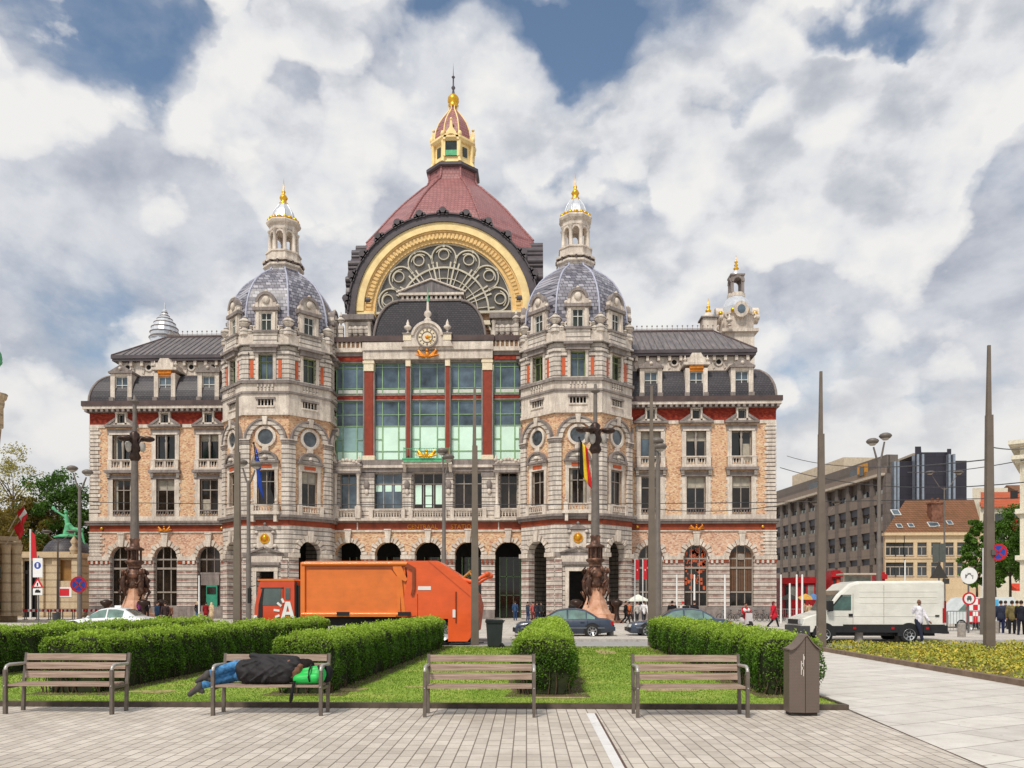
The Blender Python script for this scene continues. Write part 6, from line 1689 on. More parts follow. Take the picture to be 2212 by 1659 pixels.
# ---------------------------------------------------------------- vehicles
def paint(name, rgb, coat=.6, rough=.35, metal=0):
    n = NT(name); c = lin(rgb); f = n.noise(1.5, 5, .6); f2 = n.noise(1.0, 4, .6, n.mapping((1,1,4)))
    col = n.ramp(f, [(.3, sc(c,.86)), (.7, sc(c,1.06))]); col = n.mix(.25, col, n.ramp(f2, [(.35,(.7,.68,.65,1)),(.6,(1,1,1,1))]), 'MULTIPLY')
    n.out(col, n.ramp(n.noise(4,3), [(.3,(rough*.8,)*3+(1,)),(.7,(rough*1.3,)*3+(1,))]), metal, .5)
    n.b.inputs['Coat Weight'].default_value = coat; n.b.inputs['Coat Roughness'].default_value = .08; return n.mat
rubber = flat('tyre_rubber', (38,37,37), .85, 0, .2, 6); rimm = flat('alloy_rim', (176,178,180), .35, .6); carglass = flat('car_glass', (70,84,82), .05, 0, .3, 1.2, 1.0)
greenglass = flat('green_tinted_glass', (110,140,132), .06, 0, .35, 1.3, 1.0); blackp = flat('black_plastic', (34,34,36), .6); lampw = flat('headlight_glass', (206,208,204), .12); lampr = flat('tail_light', (168,26,30), .2)
def wheel(parent, x, y, r, w=.2, side=-1, spokes=True):
    e = MB(); e.push(T(x, y, r, 0, PI/2))
    e.lathe([(r*.62,-w/2),(r*.9,-w/2),(r,-w*.32),(r,w*.32),(r*.9,w/2),(r*.62,w/2)], 28); e.pop()
    t = e.build('wheel', rubber, parent)
    b = MB(); b.push(T(x, y+side*(w*.5+.006), r, 0, PI/2)); b.lathe([(.001,-side*-.0),(r*.18,0),(r*.2,.01),(r*.62,-.0),(r*.66,.03),(r*.66,-.06)], 24)
    b.pop()
    rm = b.build('rim', rimm, t)
    if spokes:
        b = MB(); b.push(T(x, y+side*(w*.5+.02), r))
        for k in range(7):
            a = 2*PI*k/7; b.prism([(.3*r*math.cos(a+q*.32), .3*r*math.sin(a+q*.32)) for q in (-1,1)] + [(.55*r*math.cos(a+q*.22), .55*r*math.sin(a+q*.22)) for q in (1,-1)], -.004, .004)
        b.pop(); b.build('vents', blackp, t)
    return t
def interp(tab, x):
    for (x0, *a), (x1, *b_) in zip(tab, tab[1:]):
        if x <= x1:
            t = (x-x0)/(x1-x0) if x1 > x0 else 0; return [p+(q-p)*t for p, q in zip(a, b_)]
    return tab[-1][1:]
SED = [  # x, belt z, top z, half width at belt, half width at top, bottom z
 (0.00,.42,.44,.60,.50,.30),(.06,.56,.60,.72,.62,.22),(.25,.68,.72,.82,.72,.20),(.8,.74,.79,.88,.76,.20),(1.35,.80,.86,.90,.76,.20),(1.42,.82,.90,.90,.74,.20),(1.75,.84,1.12,.90,.66,.20),(2.1,.85,1.33,.90,.58,.20),
 (2.5,.86,1.40,.90,.57,.20),(3.0,.87,1.40,.90,.57,.20),(3.4,.88,1.33,.90,.58,.20),(3.75,.88,1.14,.89,.66,.20),(4.02,.88,.96,.88,.73,.22),(4.1,.88,.93,.88,.74,.22),(4.5,.86,.90,.84,.74,.26),(4.68,.78,.82,.80,.70,.28),(4.78,.60,.62,.74,.62,.34)]
def sedan(loc, rz, col, label, L=4.78, lightbar=None, glass=None, H_=1.40):
    e = empty('parked_car', loc, rz, label, 'car', 'saloon cars on the square'); pm = paint(*col); glass = glass or greenglass
    b = MB(); rings = []; N_ = 44; kx = L/4.78; kz = H_/1.40
    def ring(x, off=0):
        bz, tz, bw, tw, lz = interp(SED, x); X = x*kx-L/2; r = []
        pts = [(bw*.86, lz), (bw*.98, lz+.06), (bw, (lz+bz)*.5+.05), (bw*.985, bz-.06), (bw*.93, bz), (tw+.02+(bw*.93-tw-.02)*.12, tz-.05 if tz-bz > .1 else bz+(tz-bz)*.5), (tw*.86, tz-.008), (tw*.4, tz+.012)]
        return [(X, -y, z*kz) for y, z in pts] + [(X, y, z*kz) for y, z in reversed(pts)]
    xs = sorted(set([4.78*i/N_ for i in range(N_+1)]))
    vs = []; [vs.extend(ring(x)) for x in xs]; fs = []; m = 16
    for i in range(len(xs)-1):
        for k in range(m): fs.append((i*m+k, i*m+(k+1)%m, (i+1)*m+(k+1)%m, (i+1)*m+k))
    fs += [tuple(range(m)), tuple(range((len(xs)-1)*m+m-1, (len(xs)-1)*m-1, -1))]
    b.add(vs, fs, 0, True); b.build('body', pm, e)
    def side(x, t, s, o=.008):
        r = ring(x); a = Vector(r[4]); c = Vector(r[5]); p = a.lerp(c, t); p.y -= o; p.z += o*.3
        if s > 0: p.y = -p.y
        return tuple(p)
    for s in (-1, 1):
        for x0, x1 in ((1.62, 2.52), (2.6, 3.42)):
            n_ = 8; v = []; 
            for i in range(n_+1):
                x = x0+(x1-x0)*i/n_; tmax = .93
                if x < 2.1: xx = x
                v.append(side(x, .06, s)); v.append(side(x, tmax, s))
            f = [(2*i, 2*i+2, 2*i+3, 2*i+1) if s < 0 else (2*i, 2*i+1, 2*i+3, 2*i+2) for i in range(n_)]
            b = MB(); b.add(v, f, 0, True); b.build('side_window', glass, e)
        b = MB(); n_ = 4; v = []
        for i in range(n_+1): x = 3.47+.38*i/n_; v.append(side(x, .06, s)); v.append(side(x, .9-.05*i, s))
        b.add(v, [(2*i, 2*i+2, 2*i+3, 2*i+1) for i in range(n_)]); b.build('side_window', glass, e)
        yy = s*.905
        for wx in (.86, 3.72):
            b = MB(); n_ = 18; X = wx*kx-L/2
            b.prism([(X+.40*math.cos(PI*i/n_), .33+.40*math.sin(PI*i/n_)) for i in range(n_+1)]+[(X-.40,.2),(X+.40,.2)], min(yy-s*.08, yy+s*.004), max(yy-s*.08, yy+s*.004)); b.build('wheel_arch', blackp, e)
            wheel(e, X, s*.84, .325, .2, s)
        for x0 in (1.5, 2.57, 3.5):
            b = MB(); b.box(x0*kx-L/2-.006, x0*kx-L/2+.006, min(s*.895,s*.912), max(s*.895,s*.912), .3, .84*kz); b.build('door_gap', blackp, e)
        for x0 in (2.35, 3.25):
            b = MB(); b.box(x0*kx-L/2-.09, x0*kx-L/2+.09, min(s*.9,s*.93), max(s*.9,s*.93), .74*kz, .775*kz); b.build('door_handle', pm, e)
        b = MB(); b.box(.35*kx-L/2, 4.3*kx-L/2, min(s*.9,s*.922), max(s*.9,s*.922), .45, .52); b.build('trim_strip', flat('car_trim_grey',(96,100,106),.5), e)
        b = MB(); b.ball((1.72*kx-L/2, s*1.0, .93*kz), .1, 0, 8, 6, .7, 1, .7); b.build('wing_mirror', pm, e)
        b = MB(); b.box(4.60*kx-L/2, 4.74*kx-L/2, min(s*.5,s*.81), max(s*.5,s*.81), .62*kz, .78*kz); b.build('tail_light', lampr, e)
        b = MB(); b.box(.03*kx-L/2, .14*kx-L/2, min(s*.42,s*.72), max(s*.42,s*.72), .5, .64); b.build('headlight', lampw, e)
    def top(x, y):
        r = ring(x); return Vector((r[6][0], 0, 0))
    for nm, x0, x1 in (('windscreen', 1.5, 2.08), ('rear_window', 3.44, 4.0)):
        b = MB(); v = []
        for i in range(5):
            x = x0+(x1-x0)*i/4; r = ring(x); v += [(r[6][0], r[6][1], r[6][2]+.012), (r[7][0], r[7][1], r[7][2]+.012), (r[8][0], r[8][1], r[8][2]+.012), (r[9][0], r[9][1], r[9][2]+.012)]
        b.add(v, [(4*i+k, 4*i+k+1, 4*i+4+k+1, 4*i+4+k) for i in range(4) for k in range(3)], 0, True); b.build(nm, carglass, e)
    b = MB(); b.box(-L/2-.04, -L/2+.1, -.72, .72, .3, .48); b.build('bumper', blackp, e); b = MB(); b.box(L/2-.12, L/2+.04, -.76, .76, .34, .52); b.build('bumper', pm, e)
    b = MB(); b.box(L/2-.06, L/2+.045, -.26, .26, .54, .65); b.build('number_plate', whm, e)
    if lightbar:
        b = MB(); b.prismx([(-.09,0),(.09,0),(.06,.11),(-.06,.11)], -.16+.1, .16+.1); o = b.build('roof_sign', lightbar, e); o.location = (.3, 0, 1.405*kz)
    return e
g = G(1216, 1379)
sedan((W(1217,HV,38.3).x, 38.3, -.0), 0, ('dark_blue_paint', (44,58,78)), 'dark blue saloon behind the end-on hedge, nearer of the two blue cars', 4.75, M['dark'])
sedan((W(1466,HV,38.6).x, 38.9, -.0), 0, ('slate_blue_paint', (58,72,92)), 'dark blue saloon mostly hidden by the hedge right of the middle right mast', 4.9, M['dark'])
sedan((W(235,HV,41).x, 41.2, -.0), .03, ('white_taxi_paint', (226,228,230)), 'white saloon taxi with a roof sign behind the far left hedge', 4.7, whm)

# refuse truck
def refuse_truck():
    Y = 31.2; x0 = W(547, HV, Y).x; e = empty('refuse_truck', (x0, Y, 0), 0, 'orange refuse truck with white lettering on the cab and a sloping rear loader', 'truck')
    k = Y/FP/1.0
    z = lambda v: H+(HV-v)*Y/FP*1.0
    ux = lambda u: W(u, HV, Y).x-x0
    om = paint('orange_truck_paint', (238,126,46), .25, .42); om2 = paint('orange_loader_paint', (236,96,38), .3, .38); dk = flat('dark_orange_edge', (150,66,32), .5); cabr = paint('orange_red_cab_paint', (214,74,36), .4, .35)
    D = 2.45
    # cab
    b = MB(); xa, xb = ux(549), ux(636); zt = z(1253)
    b.prism([(xa, .55),(xb, .55),(xb, zt-.05),(xb-.08, zt),(xa+.3, zt),(xa+.2, zt-.1),(xa+.02, 1.5)], .0, D); c = b.build('cab', cabr, e)
    b = MB(); b.prism([(xa+.18, zt-.02),(xb, zt-.02),(xb-.05, zt+.06),(xa+.12, zt+.05)], -.02, D+.02); b.build('cab_roof', om, c)
    b = MB(); b.prism([(ux(563), 1.58),(ux(607), 1.58),(ux(607), z(1271)),(ux(569), z(1271))], -.02, .0); b.build('side_window', carglass, c)
    b = MB(); b.box(ux(617), ux(627), -.02, .0, z(1295), z(1270)); b.build('side_window', carglass, c)
    b = MB(); b.prism([(ux(557), .75),(ux(567.5), .75),(ux(567.5), 1.6),(ux(571), z(1271)),(ux(567), z(1271)),(ux(559), 1.6)], -.024, -.0); b.box(ux(563), ux(613), -.012, 0, z(1271), z(1269)); b.box(ux(611), ux(612), -.012, 0, .75, z(1268)); b.build('window_pillar', blackp, c)
    b = MB(); b.add([(xa+.0,.1,1.52),(xa+.0,D-.1,1.52),(xa+.185,D-.1,zt-.12),(xa+.185,.1,zt-.12)], [(0,1,2,3)]); b.build('windscreen', carglass, c)
    b = MB(); b.box(xa-.06, xa+.35, -.03, D+.03, .45, .75); b.build('bumper', om2, c)
    b = MB(); b.box(xa-.2, xa-.08, -.18, -.06, 1.65, 2.25); b.tube([(xa+.05,0,2.35),(xa-.14,-.12,2.3),(xa-.14,-.12,1.7)], .02, 5); b.build('wing_mirror', blackp, c)
    # emblem: white A with rays
    b = MB(); cx_, zb = ux(622), z(1336); s = 1.0; y = -.03
    def strk(p, q, w): 
        p, q = Vector((p[0],0,p[1])), Vector((q[0],0,q[1])); d = (q-p).normalized(); nn = Vector((-d.z,0,d.x))*w
        b.prism([(p.x-nn.x,p.z-nn.z),(q.x-nn.x,q.z-nn.z),(q.x+nn.x,q.z+nn.z),(p.x+nn.x,p.z+nn.z)], y, -.005)
    b.prism([(cx_-.27,zb),(cx_-.13,zb),(cx_+.0,zb+.52),(cx_+.13,zb),(cx_+.27,zb),(cx_+.09,zb+.66),(cx_-.09,zb+.66)], y, -.005)
    b.box(cx_-.16, cx_+.16, y+.002, -.004, zb+.14, zb+.26)
    b.build('white_letter', whm, c)
    for p, q in (((-.33,.12),(-.5,.05)),((-.33,.3),(-.56,.33)),((-.26,.48),(-.42,.62)),((-.16,.62),(-.24,.78))):
        b = MB(); strk((cx_+p[0], zb+p[1]), (cx_+q[0], zb+q[1]), .042); b.build('white_ray', whm, c)
    for q in (.0, .22, .44): b = MB(); b.box(xa-.0+.0, xa+.12, -.036, -.01, .62+q, .74+q); b.build('white_ray', whm, c)
    # gap with exhaust stack
    b = MB(); b.box(ux(637), ux(653), .1, D-.1, .8, z(1264)); b.build('exhaust_stack', blackp, e)
    b = MB(); b.box(ux(637), ux(640), .02, .1, .8, 2.5); b.box(ux(650), ux(652), .02, .1, .8, 2.5); b.build('ladder', blackp, e)
    # body
    b = MB(); xa, xb = ux(652), ux(880); zt = z(1211); zb = z(1333)
    b.prism([(xa, zb+.1),(xa+.05, zb),(xb, zb),(xb-.1, zt-.3),(xb, zt),(xa+.1, zt),(xa, zt-.12)], .08, D-.08); bd = b.build('body', om, e)
    b = MB(); b.tube([(xa, .02, zt-.12),(xb, .02, zt-.12)], .09, 8); b.tube([(xa,.03,zb+.1),(xb,.03,zb+.1)], .09, 8); b.box(xa-.05, xa+.12, -.02, D+.02, zb, zt-.05); b.box(xb-.42, xb-.28, -.0, D, zb, zt-.3); b.build('body_frame', om, bd)
    b = MB(); b.prism([(ux(664), z(1325)),(ux(866), z(1325)),(ux(861), z(1249)),(ux(844), z(1229)),(ux(666), z(1229))], .045, .09); b.build('side_skin', paint('weathered_orange_paint', (232,122,52), .1, .5), bd)
    b = MB(); b.box(ux(666), ux(846), .03, .06, z(1229), z(1227)); b.tube([(ux(846),.03,z(1228)),(ux(862),.03,z(1250))], .02, 5); b.build('shadow_lip', dk, bd)
    b = MB(); b.prism([(ux(846), z(1211)),(ux(862), z(1211)),(ux(880), z(1252)),(ux(876), z(1256)),(ux(862), z(1250)),(ux(850), z(1232))], -.014, .08); b.prism([(ux(862), z(1250)),(ux(868), z(1250)),(ux(876), z(1325)),(ux(868), z(1325))], -.017, .08); b.build('corner_brace', om, bd)
    b = MB(); b.box(xa+.15, xb-.45, -.04, .05, z(1332), z(1324)); b.build('rail_highlight', paint('rail_highlight_paint', (244,150,66), .2, .45), bd)  # rail added in a lighter orange as the highlight along the body rim
    for u_ in (700, 740, 790, 830): b = MB(); b.box(ux(u_)-.02, ux(u_)+.02, -.005, .02, z(1216), z(1214)); b.build('rivet', dk, bd)
    for u in (728, 918-60+2): 
        b = MB(); b.box(ux(u), ux(u)+.5, -.07, -.02, zb+.05, zb+.2); b.build('side_marker', blackp, bd)
    # rear loader
    b = MB(); zz = z(1386)
    b.prism([(ux(866), zb),(ux(968), z(1337)),(ux(968), zz),(ux(1010), zz),(ux(1018), z(1375)),(ux(1018), z(1266)),(ux(990), z(1241)),(ux(945), z(1211)),(ux(876), z(1211)),(ux(880), z(1245))], .0, D); ld = b.build('rear_loader', om2, e)
    b = MB(); b.prism([(ux(985), z(1262)),(ux(1018), z(1290)),(ux(1018), z(1272)),(ux(945), z(1211)),(ux(925), z(1211))], -.035, .0); b.box(ux(1016), ux(1020), -.02, D, z(1372), z(1270)); b.build('edge_plate', om2, ld)
    b = MB(); b.prism([(ux(880), z(1216)),(ux(897), z(1226)),(ux(897), z(1272)),(ux(893), z(1285)),(ux(888), z(1285)),(ux(891), z(1270)),(ux(891), z(1232)),(ux(876), z(1224))], -.08, -.0); b.build('hydraulic_pipe', flat('brown_pipe',(140,66,36),.5), ld)
    b = MB(); b.tube([(ux(902), -.01, z(1283)),(ux(902), -.01, z(1330)),(ux(880), -.01, z(1333))], .012, 4); b.build('door_seam', dk, ld)
    b = MB(); b.tube([(ux(985),-.01,z(1278)),(ux(985),-.01,z(1345))], .035, 5); b.build('grab_rail', dk, ld)
    b = MB(); b.box(ux(903), ux(931), -.02, 0, z(1274.5), z(1266.5)); b.build('white_plate', whm, ld)
    b = MB(); b.box(ux(978), ux(984), -.04, 0, z(1334), z(1317)); b.build('control_box', whm, ld)
    b = MB(); b.box(ux(962), ux(1016), .1, D-.1, z(1388), z(1383)); b.tube([(ux(970),.0,z(1392)),(ux(1045),.0,z(1388))], .03, 6); b.build('chassis_rail', blackp, e)
    b = MB(); b.prism([(ux(1016), z(1372)),(ux(1030), z(1364)),(ux(1037), z(1310)),(ux(1030), z(1284)),(ux(1018), z(1268))], .25, D-.25); b.build('hopper', flat('worn_hopper_orange',(176,78,44),.6,0,.4,2), e)
    for s in (0, 1):
        b = MB(); y = .25+s*(D-.5); b.tube([(ux(990),y,z(1250)),(ux(1022),y,z(1258)),(ux(1040),y,z(1246)),(ux(1052),y,z(1240))], [.1,.1,.08,.1], 7); b.ball((ux(1052),y,z(1240)), .13, 0, 8, 6); b.build('lift_arm', om2, e)
    b = MB(); b.tube([(ux(1000),.4,z(1246)),(ux(1012),.4,z(1236)),(ux(1024),.4,z(1250))], .05, 6); b.tube([(ux(995),1.6,z(1243)),(ux(1010),1.5,z(1230))], .05, 6); b.build('hoses', flat('yellow_hose',(196,140,60),.6,0,.4,3), e)
    for u in (590, 800, 905, 955):
        for s, y in ((-1, .25), (1, D-.25)): wheel(e, ux(u), y, .5, .3, s, False)
    b = MB(); b.box(ux(560), ux(1000), .4, D-.4, .75, 1.1); b.build('chassis', blackp, e)
    return e
refuse_truck()

# white van
def van():
    Y = 33.2; x0 = W(1731, HV, Y).x; e = empty('delivery_van', (x0, Y, -.0), 0, 'white high roofed panel van with black sills parked at the right', 'van')
    ux = lambda u: W(u, HV, Y).x-x0
    z = lambda v: H+(HV-v)*Y/FP*1.0
    L = ux(2043); wp_ = paint('cream_white_van_paint', (230,228,218), .5, .35); D = 2.0
    prof = [(0,.45),(0,.8),(.06,1.02),(.35,1.14),(.75,1.24),(1.02,1.34),(1.45,2.0),(1.95,2.46),(2.3,2.56),(L-.12,2.58),(L-.02,2.5),(L,.5)]
    secs = [(0,.10),(.03,.04),(.09,0),(D-.09,0),(D-.03,.04),(D,.10)]
    b = MB(); vs = []; m = len(prof); xc = L/2; zc = 1.3
    for y, ins in secs:
        for x, zz in prof:
            X = x + (ins if x < xc else -ins)*1.0; Z = zz-ins if zz > 1.3 else zz; vs.append((X, y, Z))
    fs = [tuple(range(m)), tuple(range((len(secs)-1)*m+m-1, (len(secs)-1)*m-1, -1))]
    for i in range(len(secs)-1):
        for q in range(m): fs.append((i*m+q, i*m+m+q, i*m+m+(q+1)%m, i*m+(q+1)%m))
    b.add(vs, fs, 0, False)
    bd = b.build('body', wp_, e)
    bv = bd.modifiers.new('edge', 'BEVEL'); bv.width = .03; bv.segments = 3; bv.limit_method = 'ANGLE'
    b = MB(); b.prism([(1.22,1.42),(1.30,1.36),(2.02,1.36),(2.02,1.95),(1.66,1.95)], -.012, .0); b.build('side_window', flat('teal_van_glass', (52,92,84), .06, 0, .4, 2.2, 1.0), e)
    b = MB(); b.prism([(1.06,1.30),(1.3,1.33),(1.3,1.38),(1.68,1.97),(2.03,1.97),(2.03,2.0),(1.62,2.0)], -.008, .0); b.build('window_seal', blackp, e)
    b = MB(); b.add([(1.0,.14,1.345),(1.0,D-.14,1.345),(1.43,D-.14,1.985),(1.43,.14,1.985)], [(0,3,2,1)]); b.add([(1.43,.14,1.985),(1.43,D-.14,1.985),(1.62,D-.16,2.17),(1.62,.16,2.17)], [(0,3,2,1)]); 
    b.v = [(x-.015, y, zz+.015) for x, y, zz in b.v]; b.build('windscreen', carglass, e)
    b = MB(); b.box(1.7, L-.05, -.02, 0, .45, .78); b.box(.55, 1.7, -.012, 0, .45, .72); b.build('side_sill', blackp, e)
    b = MB(); b.box(L-.9, L+.06, -.04, D+.04, .42, .74); b.box(L-.1, L+.12, -.02, D, .40, .5); b.build('rear_bumper', blackp, e)
    b = MB(); b.box(-.06, .35, -.02, D+.02, .35, .72); b.build('front_bumper', flat('grey_bumper',(66,66,68),.6), e)
    b = MB(); b.box(-.035, .01, .35, D-.35, .78, .98); b.build('grille', blackp, e)
    for s in (0, 1):
        b = MB(); b.box(-.03, .22, (.02 if s == 0 else D-.34), (.34 if s == 0 else D-.02), .8, 1.0); b.build('headlight', lampw, e)
    b = MB(); b.box(L-.0, L+.02, .0, .14, .85, 1.75); b.box(L-.13, L+.0, -.012, .0, .85, 1.45); b.build('tail_light', lampr, e)
    for x in (.93, L-1.48):
        b = MB(); n_ = 18; b.prism([(x+.47*math.cos(PI*i/n_), .38+.47*math.sin(PI*i/n_)) for i in range(n_+1)]+[(x-.47,.3),(x+.47,.3)], -.03, .1); b.build('wheel_arch', blackp, e)
        for s, y in ((-1, .09), (1, D-.12)): wheel(e, x, y, .36, .22, s)
    for x in (2.1, 3.35): 
        b = MB(); b.box(x-.006, x+.006, -.006, 0, .8, 2.4 if x > 3 else 2.05); b.build('door_gap', flat('shade_gap',(120,116,106),.8), e)
    for zz in (1.12, 1.66, 1.9, 2.12):
        b = MB(); b.box(2.35 if zz > 1.2 else 1.1, L-.35, -.012, .0, zz, zz+.02); b.build('body_crease', wp_, e)
    for x in (2.0, L-.35):
        b = MB(); b.box(x-.08, x+.08, -.03, 0, 1.1, 1.22 if x < 3 else 1.17); b.build('door_handle', blackp, e)
    for x in (2.15, L-2.15, L-.75): b = MB(); b.box(x-.06, x+.06, -.045, -.02, .58, .68); b.build('side_marker', lampr, e)
    b = MB(); b.box(1.0, 1.2, -.3, -.05, 1.35, 1.75); b.build('wing_mirror', blackp, e)
    b = MB(); b.box(.5, L-.3, .3, D-.3, .3, .5); b.build('underbody', blackp, e)
van()
# van and small truck far right
def small_van(u, Y, label):
    p = W(u, HV, Y); e = empty('parked_van', (p.x, p.y, 0), 0, label, 'van'); wp_ = paint('white_far_van', (216,224,226), .4, .4)
    b = MB(); b.prism([(0,.35),(0,.9),(.3,1.1),(1.0,1.9),(1.3,2.0),(3.9,2.0),(4.0,1.8),(4.0,.35)], 0, 1.8); b.build('body', wp_, e)
    b = MB(); b.prism([(.55,1.15),(1.5,1.1),(1.5,1.75),(1.1,1.75)], -.01, 0); b.build('side_window', greenglass, e)
    b = MB(); b.box(1.55, 3.0, -.012, 0, 1.0, 1.85); b.build('blue_panel', flat('sky_blue_print',(84,170,214),.4), e)
    for x in (.75, 3.2): wheel(e, x, .1, .32, .2, -1, False)
small_van(2050, 50, 'white van with a sky blue panel behind the railing at the right')
def stacked_signs():
    p = W(2107, HV, 47); e = empty('works_trailer', (p.x, 47, 0), 0, 'red and white chevron works trailer near the right mast', 'trailer')
    b = MB(); b.box(-.45,.45,0,.1,.5,1.9,0)
    for i in range(4):
        for j in range(3): 
            if (i+j)%2 == 0: b.box(-.42+j*.28,-.14+j*.28,-.01,0,.55+i*.33,.88+i*.33,1)
    b.build('board', [redm, whm], e); b = MB(); b.box(-.5,.5,0,.8,.25,.5); b.build('chassis', blackp, e); wheel(e, -.35, 0, .25, .15, -1, False); wheel(e, .35, 0, .25, .15, -1, False)
stacked_signs()
# scooters / parked bicycles
def bicycle(u, Y, label, rz=0, col=(60,60,64)):
    p = W(u, HV, Y); e = empty('bicycle', (p.x, p.y, 0), rz, label, 'bicycle', 'bicycles parked before the right wing'); m = flat('bike_%d_%d' % (col[0], col[1]), col, .4, .3)
    for x in (-.52, .52):
        b = MB(); b.arch(x, .34, .3, .34, -.02, .02, 0, 2*PI, 20); 
        for k in range(6): a = PI*k/6; b.tube([(x-.3*math.cos(a),0,.34-.3*math.sin(a)),(x+.3*math.cos(a),0,.34+.3*math.sin(a))], .004, 3)
        b.build('wheel', rubber, e)
    b = MB(); b.tube([(-.52,0,.34),(-.2,0,.8),(.4,0,.8),(.52,0,.34)], .02, 6); b.tube([(-.2,0,.8),(-.05,0,.3),(.4,0,.78)], .02, 6); b.tube([(-.52,0,.34),(-.05,0,.3)], .015, 6); b.tube([(.42,0,.8),(.38,0,1.0),(.38,.22,1.02)], .015, 6); b.tube([(.38,0,1.0),(.38,-.22,1.02)], .015, 6); b.build('frame', m, e)
    b = MB(); b.ball((-.24,0,.92), .12, 0, 8, 6, 1, .6, .4); b.build('saddle', blackp, e)
for i, u in enumerate((1568, 1585, 1604, 1627, 1638, 1655, 1675, 1697, 1712)):
    bicycle(u, 70, 'bicycle leaning among others along the foot of the right wing', (.1, -.15, .2, 0, -.1)[i % 5], ((60,60,64),(96,60,54),(70,84,96))[i % 3])
# ---------------------------------------------------------------- people
def capsule(b, p, q, r0, r1, m=0, n=10):
    p, q = Vector(p), Vector(q); d = q-p; L = d.length or 1e-4; d = d/L
    pts = []; rs = []
    for k in range(4): a = PI/2*(1-k/4)*1.0; pts.append(p-d*r0*math.sin(a)*.98); rs.append(max(1e-3, r0*math.cos(a)))
    pts.append(p); rs.append(r0); pts.append(q); rs.append(r1)
    for k in range(1, 5): a = PI/2*k/4; pts.append(q+d*r1*math.sin(a)*.98); rs.append(max(1e-3, r1*math.cos(a)))
    b.tube(pts, rs, n, m, True)
def blobby(b, name, mat, parent, vox=.018, smooth=3):
    o = b.build(name, mat, parent); r = o.modifiers.new('merge', 'REMESH'); r.mode = 'VOXEL'; r.voxel_size = vox; r.use_smooth_shade = True
    s = o.modifiers.new('soften', 'SMOOTH'); s.factor = .5; s.iterations = smooth; return o
_cl = {}
def cloth(rgb):
    k = 'cloth_%d_%d_%d' % rgb
    if k not in _cl: _cl[k] = flat(k, rgb, .9, 0, .22, 9, .2)
    return _cl[k]
def skin(rgb): return flat('skin_%d' % rgb[0], rgb, .55, 0, .06, 8)
def hand(b, w, d, side, fw):
    """palm, four fingers slightly curled, and a thumb from the side of the palm; d = down the forearm"""
    w = Vector(w); d = Vector(d).normalized(); s = Vector((side, 0, 0)); f = Vector(fw); 
    p = w+d*.05; capsule(b, w, w+d*.075, .027, .034)
    for k, L in enumerate((.068, .078, .072, .055)):
        o = f*(.027-.018*k); k1 = w+d*.095+o; capsule(b, w+d*.07+o, k1+d*L*.45, .0105, .0095); capsule(b, k1+d*L*.45, k1+d*L*.8-s*.018, .0095, .008)
    capsule(b, w+d*.02+f*.02, w+d*.06+f*.05, .013, .011); capsule(b, w+d*.06+f*.05, w+d*.085+f*.055, .011, .009)
